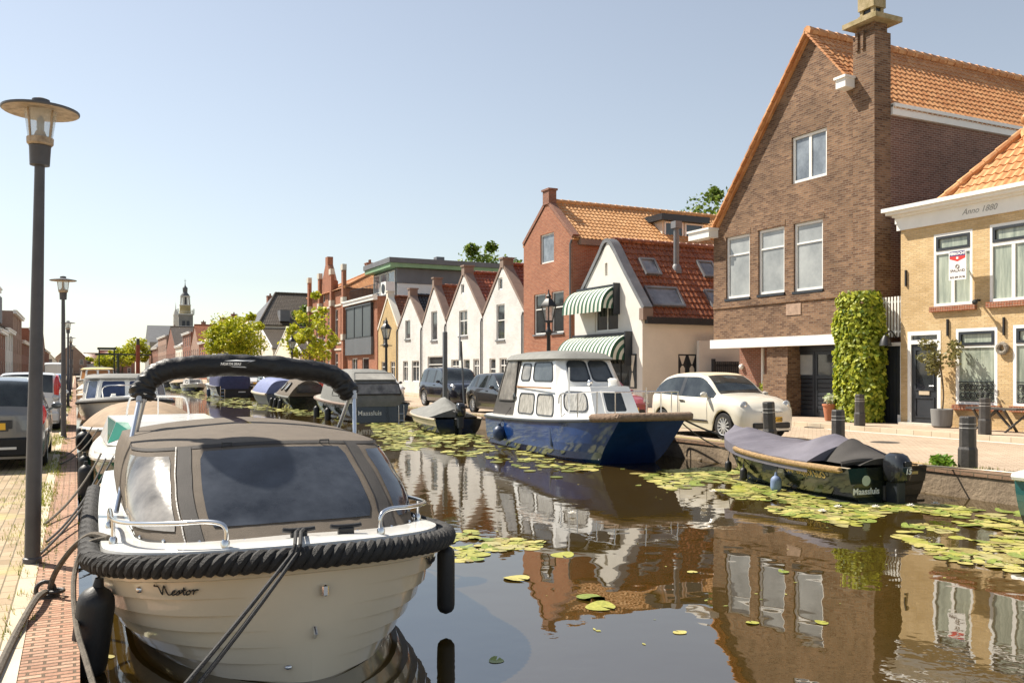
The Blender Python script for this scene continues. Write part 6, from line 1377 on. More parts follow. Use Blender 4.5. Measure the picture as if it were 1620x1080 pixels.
def nestor(x0, x1, q0, q1, flip=1):
    b = MB()
    for st_ in NEST:
        pts = curve([((x - 147) / 525, (y - 277) / 136, 0) for x, y in st_], 4)
        b.tube([H1.at_x(lerp(x0, x1, p.x), lerp(q0, q1, p.y), .0095) for p in pts], .0042, 5)
    b.build('name_lettering', m_letk, root)
nestor(-.83, -.60, .085, .145); nestor(.84, 1.0, .085, .145)
place(root, BX, BYW); sloop = root
fender('fat black fender wedged between cream sloop and quay', (.125, 6.05, .03), .112, .58, tilt=(-.12, .05), rope=(.14, 6.2, .42))
fender('slim black fender on the water side of the cream sloop', (2.44, 6.05, .12), .066, .50, rope=(2.36, 6.15, .42))
# mooring lines of the sloop
def line(label, pts, r, m=m_ropegr, n=7, cat='rope', grp='mooring lines'):
    b = MB(); b.tube(pts, r, n); o = b.build('mooring_line', m); return tag(o, label, cat, grp)
line('black mooring line from the foredeck cleat down past the stem, upper strand', [(1.25, 5.55, .66), (1.19, 5.36, .68), (1.14, 5.16, .64)] + sag((1.12, 5.14, .60), (-.33, 2.9, .02), .03), .0115, m_rope)
line('black mooring line from the foredeck cleat down past the stem, lower strand', [(1.28, 5.55, .66), (1.22, 5.36, .68), (1.17, 5.16, .64)] + sag((1.15, 5.14, .60), (-.29, 2.9, .0), .05), .0115, m_rope)
line('thick grey rope lying on the kerb, running to the mooring ring', curve([(-.20, 7.25, .05), (-.25, 6.9, .08), (-.33, 6.3, .03), (-.375, 5.6, .03), (-.42, 4.8, .03), (-.5, 3.8, .03)], 6), .024, m_ropegr)
line('grey rope rising from the mooring ring to the sloop rail', curve([(-.17, 7.27, .07), (-.13, 7.22, .2), (-.02, 7.1, .38), (.1, 6.9, .50), (.2, 6.6, .52)], 6), .02, m_ropegr)
line('grey rope hanging from the sloop rail down to the water', curve([(.2, 6.62, .52), (.06, 6.7, .46), (-.01, 6.5, .3), (.0, 6.0, .12), (.06, 5.4, .02), (.15, 4.6, -.12), (.2, 4.2, -.25)], 6), .017, m_ropegr)
b = MB(); b.tube([(-.2 + .06 * math.cos(a), 7.28, .06 + .06 * math.sin(a)) for a in [2 * PI * k / 16 for k in range(17)]], .016, 8); b.tube([(-.13 + .05 * math.cos(a), 7.26 + .05 * math.sin(a), .05) for a in [2 * PI * k / 16 for k in range(17)]], .014, 8); b.lathe((-.19, 7.3, .006), [(.09, 0), (.08, .02), (.02, .025)], 14); o = b.build('mooring_ring', m_bollard); tag(o, 'iron mooring ring and shackle on the brick quay edge', 'ring')
# ================================================================== green boat behind it
root = thing('green_boat', 'green hulled boat with white deck and white cabin, behind the cream sloop', 'boat'); Hg = Hull(6.2, 2.1, .74, .62, tm=(.24, .42), e=(.5, .7), rake=.4, flare=.08)
Hg.build(root, m_green); b = MB(); b.tube(Hg.loop(.01, -.02, 1), .045, 8); b.build('rubbing_strake', m_gelw, root); Hg.deck(root, m_gelw, inset=.12, up=.06, crown=.08)
def cabin(root, base, top, z0, z1, m, name='cabin', mi=None):
    b = MB(); b.rings([[(x, y, z0) for x, y in base], [(x, y, z1) for x, y in top]]); b.poly([(x, y, z1 + .0) for x, y in top]); return b.build(name, m, root)
base = [(-.55, 1.55), (.55, 1.55), (.86, 2.1), (.9, 4.2), (-.9, 4.2), (-.86, 2.1)]; topp = [(-.42, 2.0), (.42, 2.0), (.72, 2.35), (.78, 4.2), (-.78, 4.2), (-.72, 2.35)]
cb_ = cabin(root, base, topp, .78, 1.12, m_gelw)
fl = lambda i: [V((*base[i], .78)), V((*base[(i + 1) % 6], .78)), V((*topp[(i + 1) % 6], 1.12)), V((*topp[i], 1.12))]
for i in (1, 5): 
    q = fl(i); n = (q[1] - q[0]).cross(q[3] - q[0]).normalized(); b = MB(); b.poly([qpt(q, u, v) + n * .004 for u, v in ((.02, .95), (.55, .95), (.95, .5), (.02, .05))]); b.build('green_flash', m_green, cb_)
q = fl(2); n = (q[1] - q[0]).cross(q[3] - q[0]).normalized(); b = MB(); b.poly([qpt(q, u, v) + n * .004 for u, v in ((.0, .95), (.9, .95), (.0, .1))]); b.build('green_flash', m_green, cb_)
q = fl(4); n = (q[1] - q[0]).cross(q[3] - q[0]).normalized(); b = MB(); b.poly([qpt(q, u, v) + n * .004 for u, v in ((1, .95), (.1, .95), (1., .1))]); b.build('green_flash', m_green, cb_)
b = MB(); b.tube(curve([(-.5, 4.0, 1.1), (-.46, 4.0, 1.35), (-.34, 4.0, 1.43), (.34, 4.0, 1.43), (.46, 4.0, 1.35), (.5, 4.0, 1.1)], 5), .016, 7); b.tube([(0, 4, 1.43), (0, 4.0, 1.1)], .012, 6); b.build('rail', m_letw, root)
b = MB(); b.bbox(-.28, -.12, .62, .70, .86, .91, .01); b.build('cleat', m_iron, root)
place(root, 1.27, 12.35)
fender('upright black fender between green hull and quay', (.12, 13.2, .12), .10, .55); fender('dark fender further back on the green boat', (.12, 15.2, .1), .09, .5)
line('pale mooring line crossing the brick edge from the green boat', sag((.3, 13.0, .55), (-.3, 10.6, .03), .1), .014); line('dark mooring line crossing the brick edge below the lamp', sag((.35, 12.8, .5), (-.25, 9.5, .03), .12), .012, m_rope)
line('second dark mooring line to the lamp foot', sag((.45, 12.9, .52), (-.28, 8.9, .03), .1), .012, m_rope)
# ================================================================== tan-covered boat and the cabin cruiser with navy screens
root = thing('covered_launch', 'beige launch under a sloping tan tarpaulin between the green boat and the cruiser', 'boat'); Ht = Hull(6.4, 2.4, .72, .58, tm=(.36, .55), e=(.6, .85), rake=.4)
Ht.build(root, m_tan); b = MB(); b.tube(Ht.loop(.01, -.02, 1), .05, 8); b.build('rubbing_strake', m_gelw, root); tent(root, Ht, .01, .98, [(0, .06), (.15, .30), (.32, .52), (.6, .50), (1, .30)], m_canvtan, p=2.6, folds=.02); place(root, 1.35, 19.3)
fender('black ball fender at bow of the tan covered launch', (.15, 20.3, .2), .16, .42, m_black); fender('black fender beside the tan covered launch, further back', (.12, 22.4, .15), .12, .5)
line('pale mooring line from the tan covered launch', sag((.4, 19.5, .5), (-.25, 17.4, .03), .12), .013); line('second pale line from the tan covered launch', sag((.3, 20.2, .5), (-.25, 18.6, .03), .1), .013); line('dark line from the tan covered launch to the second lamp', sag((.25, 21.5, .45), (-.25, 24, .03), .1), .012, m_rope)
def cruiser(label, x, y, L=8.2, B=2.7, hm=m_gelw, wm=None, roofm=m_canvgr, rz=0, zc=1.06, zt=1.62, fb=1.0, nb=3):
    root = thing('cabin_cruiser', label, 'boat'); H = Hull(L, B, fb + .12, fb - .14, tm=(.38, .6), e=(.6, .9), rake=.6); H.build(root, hm, nt=26); b = MB(); b.tube(H.loop(.01, -.05, 1, 20), .05, 6); b.build('rubbing_strake', m_canvdk, root); H.deck(root, m_gelw, up=.05, n=20)
    h = B / 2; bs = [(-h * .62, L * .24), (h * .62, L * .24), (h * .86, L * .34), (h * .88, L * .82), (-h * .88, L * .82), (-h * .86, L * .34)]; tp = [(-h * .55, L * .28), (h * .55, L * .28), (h * .76, L * .36), (h * .8, L * .82), (-h * .8, L * .82), (-h * .76, L * .36)]
    c = cabin(root, bs, tp, fb - .05, zt, m_gelw); q_ = lambda i: [V((*bs[i], fb - .05)), V((*bs[(i + 1) % 6], fb - .05)), V((*tp[(i + 1) % 6], zt)), V((*tp[i], zt))]
    wm = wm or mat('navy_screen', (.03, .045, .10), .25, var=.3, vs=3, spec=.6)
    for r in ((.04, .47, .12, .96), (.53, .96, .12, .96)): panel(c, q_(0), r, m_gelw, wm, .02, .1)
    for i in (1, 5): panel(c, q_(i), (.08, .92, .12, .96), m_gelw, wm, .02, .1)
    for i, rs in ((2, [(.03 + k / nb, .03 + (k + .85) / nb) for k in range(nb)]), (4, [(.03 + k / nb, .03 + (k + .85) / nb) for k in range(nb)])):
        for a, e in rs: panel(c, q_(i), (a, min(.97, e), .3, .94), m_gelw, wm, .02, .15)
    hood(root, [(L * .58, L * .31, h * .84, zt + .0, 5), (L * .58, L * .31, h * .84, zt + .05, 5), (L * .58, L * .29, h * .7, zt + .13, 4), (L * .58, L * .2, h * .4, zt + .17, 4)], roofm, 'roof', .01)
    b = MB(); b.tube(curve([(-h * .5, L * .20, fb + .1), (-h * .5, L * .14, fb + .42), (-h * .2, L * .05, fb + .48), (h * .2, L * .05, fb + .48), (h * .5, L * .14, fb + .42), (h * .5, L * .20, fb + .1)], 4), .016, 6); b.build('pulpit', m_steel, root)
    for sx in (-.4, .45): b = MB(); b.lathe((sx, L * .2, fb + .06), [(.09, 0), (.09, .08), (.06, .12), (.07, .16)], 10); b.build('deck_vent', m_gelw, root)
    return place(root, x, y, rz)
cruiser('white cabin cruiser with navy window screens and grey roof on the left quay', 1.38, 26.6)
def leftboat(kind, label, x, y, L, B, hm, cm, h=.6):
    root = thing('covered_boat', label, 'boat', group='boats moored along the left quay'); H = Hull(L, B, .72, .56, tm=(.36, .55), e=(.6, .85)); H.build(root, hm, nt=22); b = MB(); b.tube(H.loop(.01, -.02, 1, 16), .05, 6); b.build('rubbing_strake', m_wood if kind == 'wood' else m_gelw, root)
    H.deck(root, m_gelw, n=16)
    if kind == 'tent': tent(root, H, .02, .98, [(0, .05), (.3, h * .7), (.6, h), (1, h * .5)], cm, p=1.5, folds=.03, n=18, seed=y)
    else:
        hood(root, [(L * .55, L * .33, B * .40, .60, 4), (L * .56, L * .31, B * .38, .60 + h * .7, 4), (L * .58, L * .26, B * .33, .60 + h, 4), (L * .58, L * .12, B * .18, .66 + h, 3)], cm, 'canopy', .02, y)
        q = [V((-B * .27, L * .245, .72)), V((B * .27, L * .245, .72)), V((B * .25, L * .265, .62 + h * .75)), V((-B * .25, L * .265, .62 + h * .75))]
        panel(root, q, (.0, .48, .1, .95), cm, m_vinyl, .02, .15, o=.03); panel(root, q, (.52, 1., .1, .95), cm, m_vinyl, .02, .15, o=.03)
    place(root, x, y)
leftboat('tent', 'small boat with grey brown arched cover beyond the navy screened cruiser', 1.0, 35.8, 5, 1.9, m_tan, m_canvas, .6)
leftboat('hood', 'cream boat with dark blue canopy in the left-hand row', 1.4, 42, 6.5, 2.4, m_gelw, m_canvnv, .95)
leftboat('tent', 'boat with crumpled beige tarpaulin in the left-hand row', 1.1, 50, 5.6, 2.1, m_wood, m_canvtan, .7)
leftboat('hood', 'white boat with grey canopy further down the left-hand row', 1.3, 57.5, 6, 2.3, m_gelw, m_canvgr, 1.0)
leftboat('tent', 'low boat with cream tarpaulin in the left-hand row', 1.1, 66, 5.6, 2.1, m_tan, m_cream, .7)
cruiser('pale yellow cabin cruiser with a row of wooden windows far down the left quay', 1.6, 77, 9, 3.0, m_gelw, m_wood, mat('yellow_cabin', (.66, .5, .2), .5), zt=2.0, fb=1.15, nb=5)
cruiser('dark hulled barge with grey wheelhouse near the drawbridge', 2.0, 92, 11, 3.4, m_blackhull, m_carglass, m_slate, zt=2.1, fb=1.1)
leftboat('hood', 'white boat far down the left quay before the drawbridge', 1.4, 108, 7, 2.5, m_gelw, m_canvnv, 1.1)
# ================================================================== blue and white cabin boat
root = thing('cabin_boat', 'navy blue hulled cabin boat with white cabin, grey canopy and brown bow fender', 'boat'); L, B = 7.0, 2.24
H5 = Hull(L, B, .96, .72, tm=(.30, .30), rake=1.35, zb=-.30, transom=.90, flare=.05, n=5, m=1.6, scow=.64); H5.build(root, m_navy, nt=44, qs=[0, .04, .12, .25, .4, .55, .68, .8, .88, .94, .98, 1])
b = MB(); b.tube(H5.loop(.015, -.01, 1), .03, 8); b.build('rubbing_strake', m_dark, root); H5.deck(root, m_gelw, inset=.10, up=.05, crown=.05)
pad = H5.gun(-1, .05, .04, 0, .10, 8)[::-1] + [H5.p(0, 0, -1) + V((.2, -.10, .04)), H5.p(0, 0, 1) + V((-.2, -.10, .04))] + H5.gun(1, .05, .04, 0, .06, 8)
strand_rope(root, curve(pad, 3), .078, mat('brown_bow_rope', (.26, .18, .125), .9, var=.3, vs=15, bump=.6, bs=90), pitch=.15, strands=5, name='bow_fender')
base = [(-.55, 1.35), (.55, 1.35), (.92, 2.45), (1.0, 5.0), (-1.0, 5.0), (-.92, 2.45)]; topp = [(-.46, 1.85), (.46, 1.85), (.80, 2.7), (.86, 5.0), (-.86, 5.0), (-.80, 2.7)]; Z0, Z1 = .74, 1.54
c = cabin(root, base, topp, Z0, Z1, m_gelw, 'fore_cabin'); q_ = lambda i, b_=base, t_=topp, z0=Z0, z1=Z1: [V((*b_[i], z0)), V((*b_[(i + 1) % 6], z0)), V((*t_[(i + 1) % 6], z1)), V((*t_[i], z1))]
m_curtwin = mat('curtained_window', (.30, .29, .26), .08, var=.45, vs=9, col2=(.55, .53, .48), stretch=(3, 3, .2), spec=.7)
panel(c, q_(0), (.24, .78, .30, .92), m_gelw, m_carglass, .05, .1, name='hatch')
panel(c, q_(5), (.16, .86, .34, .88), m_dark, m_curtwin, .025, .35); panel(c, q_(1), (.14, .84, .34, .88), m_dark, m_curtwin, .025, .35)
for r in ((.10, .47), (.53, .90)):
    panel(c, q_(4), (1 - r[1], 1 - r[0], .16, .78), m_dark, m_curtwin, .03, .22); panel(c, q_(2), (*r, .16, .78), m_dark, m_curtwin, .03, .22)
b = MB(); b.box(-.88, .88, 4.98, 5.02, .7, Z1); b.build('cabin_back', m_gelw, root)
wb = [(-.60, 2.62), (.60, 2.62), (.80, 2.85), (.84, 5.1), (-.84, 5.1), (-.80, 2.85)]; wt_ = [(-.52, 3.05), (.52, 3.05), (.68, 3.18), (.72, 5.1), (-.72, 5.1), (-.68, 3.18)]
w = cabin(root, wb, wt_, Z1 + .002, 2.13, m_gelw, 'wheelhouse'); qw = lambda i: [V((*wb[i], Z1)), V((*wb[(i + 1) % 6], Z1)), V((*wt_[(i + 1) % 6], 2.13)), V((*wt_[i], 2.13))]
for r in ((.03, .48, .16, .94), (.52, .97, .16, .94)): panel(w, qw(0), r, m_dark, m_glass, .03, .2)
for r, m__ in (((.06, .58, .16, .92), m_glass), ((.66, .92, .16, .88), m_vinyl2)): panel(w, qw(4), (1 - r[1], 1 - r[0], r[2], r[3]), m_dark, m__, .03, .25); panel(w, qw(2), r, m_dark, m__, .03, .25)
hood(root, [(4.65, 1.75, .80, 2.12, 5), (4.65, 1.8, .84, 2.15, 5), (4.7, 1.65, .74, 2.27, 4), (4.75, 1.1, .45, 2.34, 3), (4.75, .4, .15, 2.36, 3)], m_canvgr, 'canopy_top', .012)
b = MB(); A = [(-.90, 5.1, .78), (-.90, 6.75, .76), (.90, 6.75, .76), (.90, 5.1, .78)]; T = [(-.76, 5.1, 2.2), (-.74, 6.0, 2.2), (.74, 6.0, 2.2), (.76, 5.1, 2.2)]
b.rings([[V(p) for p in A], [V(p).lerp(V(t), .5) + V((0, .03, 0)) for p, t in zip(A, T)], [V(p) for p in T]], closed=True); ac = b.build('aft_canopy', m_canvdk, root)
panel(ac, [V(A[1]), V(A[0]), V(T[0]), V(T[1])], (.10, .92, .26, .96), m_canvdk, m_vinyl2, .03, .1, o=.02); panel(ac, [V(A[2]), V(A[1]), V(T[1]), V(T[2])], (.1, .9, .3, .95), m_canvdk, m_vinyl2, .03, .1, o=.02)
for sd_ in (-1, 1):
    b = MB(); P_ = [H5.p(t, 0, sd_) + V((-sd_ * .1, .05, .05)) for t in (.03, .10, .19, .29)]; up = V((0, 0, .50))
    b.tube(curve([P_[0] + up * .95, P_[1] + up, P_[2] + up, P_[3] + up, P_[3] + V((0, .12, .3))], 5), .014, 7)
    for p in P_: b.tube([p, p + up * (.95 if p is P_[0] else 1)], .012, 6)
    b.build('guard_rail', m_steel, root)
b = MB(); P_ = [H5.p(.03, 0, s) + V((-s * .1, .05, .05 + .475)) for s in (-1, 1)]; b.tube([P_[0], P_[1]], .014, 7); b.build('pulpit', m_steel, root)
b = MB(); b.tube([(-.02, .25, .98), (-.02, .25, 1.55)], .012, 6); b.build('flag_staff', m_steel, root)
b = MB(); b.tube([(-.92, 1.9, .95), (-.92, 1.9, 1.95)], .018, 7); b.build('boarding_pole', m_letw, root)
b = MB(); b.lathe((.3, 2.3, 1.55), [(.1, 0), (.09, .08), (.11, .14), (.06, .17)], 12); b.build('deck_vent', m_gelw, root)
b = MB(); b.ball((-.2, 2.4, 1.62), (.07, .09, .07), 10); b.build('search_light', m_chrome, root); b = MB(); b.ball((-.95, 5.05, 1.25), (.012, .09, .09), 12); b.build('porthole', m_carglass, root)
b = MB(); b.bar((-.90, 2.9, 1.50), (-.89, 5.0, 1.50), .02, .03); b.build('grab_rail', m_wood, root)
place(root, 9.96, 14.05, math.radians(-5.5)); cb5 = root
fender('round dark blue ball fender on the navy cabin boat', (9.36, 19.7, .12), .165, .38, mat('blue_fender', (.02, .04, .09), .4), rope=(9.75, 19.5, 1.0))
fender('long dark blue fender on the navy cabin boat', (9.17, 16.6, .27), .085, .52, MATS['blue_fender'], rope=(9.35, 16.4, .75))
line('dark mooring line from the cabin boat bow to the verge', sag(world(root, (.7, .3, .98)), (12.3, 13.0, .14), .12), .018, m_rope); line('second line from the cabin boat bow to the quay', sag(world(root, (.75, .4, .94)), (12.2, 13.3, .12), .3), .014, m_ropegr)
# ================================================================== open tenders under covers, sterns towards us
def outboard(root, L, z, txt=True, m=m_dark):
    ob = bpy.data.objects.new('outboard_motor', None); COL.objects.link(ob); ob.parent = root; y = L
    b = MB(); rs = []
    for zz, hx_, y0, y1 in ((z + .10, .10, .02, .26), (z + .14, .125, -.02, .33), (z + .26, .14, -.03, .37), (z + .40, .135, -.02, .35), (z + .48, .115, .02, .30), (z + .51, .07, .06, .24)):
        r = []
        for k in range(20): a = 2 * PI * k / 20; c_, s_ = math.cos(a), math.sin(a); r.append(V((hx_ * math.copysign(abs(c_) ** .6, c_), y + (y0 + y1) / 2 + (y1 - y0) / 2 * math.copysign(abs(s_) ** .6, s_), zz)))
        rs.append(r)
    b.rings(rs, sm=True, cap=True); cw = b.build('cowling', mat('outboard_black', (.018, .019, .022), .18, var=.2, coat=.6), ob)
    b = MB(); b.rings([[V((p.x * 1.02, (p.y - y - .15) * 1.02 + y + .15, z + .175 + d)) for p in rs[1]] for d in (0, .018)]); b.build('cowling_stripe', m_rim, cw)
    b = MB(); b.bbox(-.075, .075, y + .02, y + .26, z - .25, z + .12, .02); b.bbox(-.04, .04, y + .05, y + .22, z - .75, z - .24, .015); b.bbox(-.09, .09, y + .02, y + .30, z - .55, z - .53, .008); b.build('leg', m, ob)
    b = MB(); b.bbox(-.10, .10, y - .10, y + .03, z - .18, z + .04, .012); b.tube([(0, y - .05, z + .18), (.02, y - .45, z + .24)], .022, 8); b.build('bracket', m_bollard, ob)
    b = MB(); b.bbox(-.06, .06, y + .37, y + .385, z + .34, z + .41, .01); b.build('air_intake', m_black, cw)
    if txt: text_mesh('15', .11, m_letw, 'lettering', cw, (0, y + .376, z + .235), (-1, 0, 0), (0, 0, 1), shear=.2, bold=.003)
    return ob
root = thing('tender', 'black open tender under lilac grey cover with black outboard motor at the stern', 'boat'); H6 = Hull(3.75, 1.62, .74, .50, tm=(.46, .6), e=(.62, .85), rake=.45, zb=-.25, transom=.88, flare=.22, strakes=[0, .3, .55, .8], sheer_p=2.4)
H6.build(root, m_blackhull, nt=34); strand_rope(root, H6.gun(-1, .03, -.03, .3, .97, 24), .045, m_ropetan, pitch=.1, name='rope_fender'); strand_rope(root, H6.gun(1, .03, -.03, .3, .97, 24), .045, m_ropetan, pitch=.1, name='rope_fender')
b = MB(); rows = [[H6.p(t, 0, s) * 1 + V((-s * .03, 0, .005)) if j else H6.p(t, 0, s) for s, j in ((-1, 0), (-1, 1))] for t in [i / 20 for i in range(21)]]; b.grid(rows); rows = [[H6.p(t, 0, 1), H6.p(t, 0, 1) + V((-.05, 0, .005))] for t in [i / 20 for i in range(21)]]; b.grid(rows); b.build('gunwale', m_tan, root)
b = MB(); b.box(-.62, .62, .8, 3.8, -.02, .02); b.build('floor_board', m_blackhull, root)
tent(root, H6, 0., .80, [(0, .12), (.10, .14), (.3, .08), (.52, .14), (.68, .34), (.76, .30), (1, .1)], m_canvlil, p=1.3, drop=.16, folds=.03, n=60, o=.045, seed=3)
tent(root, H6, .80, .99, [(.80, .32), (.88, .18), (1, .10)], m_canvdk, p=1.6, drop=.0, folds=.02, n=14, o=-.25, seed=8, name='folded_cover')
outboard(root, 3.75, .20)
tz = H6.p(1, .3, 1).z; uu = V((-1, 0, 0)); 
text_mesh('Maassluis', .125, m_letw, 'lettering', root, (.40, 3.757, .13), (-1, 0, 0), (0, 0, 1), bold=.003)
b = MB(); b.poly([(.40 + .075 * math.cos(a), 3.756, .32 + .075 * math.sin(a)) for a in [2 * PI * k / 24 for k in range(24)]]); b.build('round_emblem', mat('pale_emblem', (.5, .56, .46), .5), root)
b = MB(); b.poly([(-.45 - .09, 3.756, .38), (-.45 + .09, 3.756, .38), (-.45 + .09, 3.756, .42), (-.45 - .09, 3.756, .42)]); b.build('stern_sticker', m_gold, root)
p0, p1 = H6.p(.66, .20, 1, .022), H6.p(.90, .20, 1, .022)
text_mesh('Oud Kuyper 440', .125, m_gold, 'name_lettering', root, p1 + (p0 - p1) * .5 + V((.012, 0, -.03)), p0 - p1, V((.22, 0, 1)), shear=.4)
b = MB(); b.tube(curve([(.0, 3.6, .52), (.2, 3.65, .58), (.45, 3.6, .58), (.62, 3.5, .54)], 5), .05, 8); b.build('rolled_cover_edge', m_canvdk, root)
place(root, 10.84, 12.72, PI - .106); td = root
p = world(root, (.84, 2.3, .12)); fender('small grey blue fender on the black tender', p, .085, .26, mat('blue_grey_fender', (.16, .22, .36), .6, var=.3), rope=world(root, (.80, 2.3, .45))); p = world(root, (.74, 1.3, .16)); fender('dark fender near the bow of the black tender', p, .06, .22, rope=world(root, (.72, 1.3, .5)))
p = world(root, (.5, .5, .2)); fender('second dark fender at the bow of the black tender', p, .06, .2, rope=world(root, (.42, .45, .55)))
line('pale line lying along the quay coping behind the outboard motor', curve([world(td, (-.6, 3.7, .5)), (11.85, 8.9, .2), (12.0, 8.2, .2), (11.86, 7.4, .2), (11.9, 6.4, .2)], 6), .014, m_tan); line('teal mooring line from the black tender bow', sag(world(td, (.1, .1, .75)), (12.3, 13.8, .14), .08), .018, mat('teal_rope', (.05, .2, .19), .8, var=.4, vs=20))
root = thing('tender', 'beige and black tender under a grey peaked cover, just left of the navy cabin boat', 'boat'); H7 = Hull(3.7, 1.66, .62, .44, tm=(.46, .6), e=(.62, .85), rake=.4, zb=-.2, transom=.88)
H7.build(root, [m_tan, m_blackhull], mi_fn=lambda q: 0 if q < .3 else 1, tm_=1, nt=26); b = MB(); b.tube(H7.loop(.01, -.0, 1), .035, 8); b.build('gunwale', m_tan, root)
tent(root, H7, .02, .86, [(0, .05), (.25, .2), (.62, .56), (.75, .40), (1, .05)], m_canvgr, p=1.0, folds=.015, n=44, seed=11); outboard(root, 3.7, .42, False); place(root, 10.55, 28.1, PI - .08)
# ================================================================== canopied boats further up the right-hand quay
root = thing('canopy_boat', 'black hulled boat with large grey canopy and Maassluis on its transom', 'boat'); L = 7.4; H8 = Hull(L, 2.5, .86, .66, tm=(.4, .6), e=(.6, .85), transom=.92, trake=-.15)
H8.build(root, [m_tan, m_blackhull], mi_fn=lambda q: 0 if q < .06 else 1, tm_=1, nt=30); b = MB(); b.tube(H8.loop(.01, -.0, 1), .05, 8); b.build('rubbing_strake', m_pink, root); H8.deck(root, m_gelw, up=.04)
hood(root, [(4.9, 2.55, 1.2, .58, 6), (4.9, 2.55, 1.18, .86, 6), (4.75, 2.35, 1.02, 1.42, 6), (4.55, 1.9, .92, 1.78, 5), (4.5, 1.6, .8, 1.9, 4), (4.5, .9, .4, 1.96, 3)], m_canvgr, 'canopy', .035, 2)
panel(root, [V((1.0, 7.36, .92)), V((-1.0, 7.36, .92)), V((-.96, 7.08, 1.42)), V((.96, 7.08, 1.42))], (.06, .94, .12, .95), m_canvdk, m_vinyl2, .03, .05, o=.07); panel(root, [V((.92, 7.02, 1.46)), V((-.92, 7.02, 1.46)), V((-.78, 6.5, 1.80)), V((.78, 6.5, 1.80))], (.06, .94, .1, .9), m_canvgr, mat('milky_vinyl', (.42, .40, .35), .3, var=.3), .03, .05, o=.06)
panel(root, [V((1.19, 6.9, .9)), V((1.03, 6.7, 1.42)), V((1.03, 4.8, 1.42)), V((1.19, 4.8, .9))][::-1], (.1, .9, .1, .9), m_canvgr, m_vinyl2, .03, .1, o=.05)
text_mesh('Maassluis', .24, m_letw, 'lettering', root, (.35, L + .09, .27), (-1, 0, 0), (0, 0, 1), bold=.004)
b = MB()
for x in (-.75, -.95): b.tube([(x, L + .06, .62), (x, L + .1, -.1)], .02, 6)
for z in (.05, .3): b.tube([(-.75, L + .09, z), (-.95, L + .09, z)], .018, 6)
b.build('swim_ladder', m_steel, root); place(root, 10.15, 38.6, PI - .03)
for i, (yy, lab) in enumerate(((5.2, 'dark fender nearest the stern on the grey canopied boat'), (3.2, 'dark fender amidships on the grey canopied boat'))): p = world(root, (1.36, yy, .2)); fender(lab, p, .12, .55)
root = thing('canopy_boat', 'black boat with dark tent canopy and small arched windows', 'boat'); H9 = Hull(5.8, 2.2, .74, .60, tm=(.42, .6), e=(.62, .85), transom=.9); H9.build(root, m_blackhull, nt=26); b = MB(); b.tube(H9.loop(.01, -.0, 1), .05, 8); b.build('rubbing_strake', m_canvgr, root)
tent(root, H9, .01, .99, [(0, .05), (.2, .15), (.55, .95), (.9, .88), (1, .75)], m_canvas, p=2.2, folds=.015, n=36, name='canopy')
for yy, w_ in ((3.35, .7), (4.5, .8)): z = .95; panel(root, [V((1.0, yy - w_ / 2, .86)), V((1.0, yy + w_ / 2, .86)), V((.62, yy + w_ / 2 * .85, 1.31)), V((.62, yy - w_ / 2 * .5, 1.31))], (.05, .95, .08, .95), m_canvdk, m_vinyl2, .04, .35, o=.055)
panel(root, [V((.8, 5.78, .75)), V((-.8, 5.78, .75)), V((-.7, 5.78, 1.28)), V((.7, 5.78, 1.28))], (.1, .9, .1, .9), m_canvdk, m_vinyl, .03, .1, o=.03)
place(root, 10.55, 49.0, PI - .05)
for i, (yy, lab) in enumerate(((1.7, 'foremost dark fender on the black tent-canopied boat'), (3.0, 'middle dark fender on the black tent-canopied boat'), (4.6, 'aftmost dark fender on the black tent-canopied boat'))): p = world(root, (1.2, yy, .2)); fender(lab, p, .11, .55, tilt=(-.1, .2))
root = thing('canopy_boat', 'dark boat with faded blue cover and beige rail beside red car', 'boat'); H10 = Hull(5.6, 2.2, .78, .6, tm=(.42, .6), e=(.62, .85), transom=.9); H10.build(root, m_zinc, nt=24); b = MB(); b.tube(H10.loop(.02, -.0, 1), .075, 8); b.build('rubbing_strake', m_tan, root); tent(root, H10, .02, .99, [(0, .05), (.2, .3), (.4, .82), (.9, .8), (1, .72)], m_canvblu, p=3.2, folds=.012, n=30, name='canopy'); place(root, 10.3, 54.8, PI)
root = thing('canopy_boat', 'white hulled boat with tall navy canopy and stern ladder', 'boat'); L = 8; H11 = Hull(L, 2.7, 1.0, .75, tm=(.4, .6), e=(.6, .85), transom=.95); H11.build(root, [m_gelw, m_canvbk], tm_=1, nt=24); b = MB(); b.tube(H11.loop(.01, -.0, 1), .05, 8); b.build('rubbing_strake', m_canvdk, root); H11.deck(root, m_gelw)
hood(root, [(5.6, 2.5, 1.22, .6, 7), (5.6, 2.5, 1.2, 1.3, 7), (5.5, 2.3, 1.05, 1.85, 6), (5.4, 1.9, .9, 2.05, 5), (5.4, .9, .4, 2.12, 3)], m_canvnv, 'canopy', .02, 6)
bs = [(-.7, 1.7), (.7, 1.7), (.98, 2.5), (1.02, 3.6), (-1.02, 3.6), (-.98, 2.5)]; cabin(root, bs, [(x * .85, y + .3) for x, y in bs], .8, 1.5, m_gelw)
b = MB()
for x in (.7, 1.0): b.tube([(x, L + .06, .8), (x, L + .08, -.1)], .03, 6)
for z in (.1, .35, .6): b.tube([(.7, L + .07, z), (1.0, L + .07, z)], .025, 6)
b.build('swim_ladder', m_steel, root); b = MB(); b.box(-.75, -.25, L + .02, L + .03, .35, .42); b.build('name_strip', m_letw, root); place(root, 10.2, 73.6, PI); p = world(root, (1.45, 5.4, .3)); fender('blue fender on the tall navy canopied boat', p, .14, .6, MATS['blue_fender'])
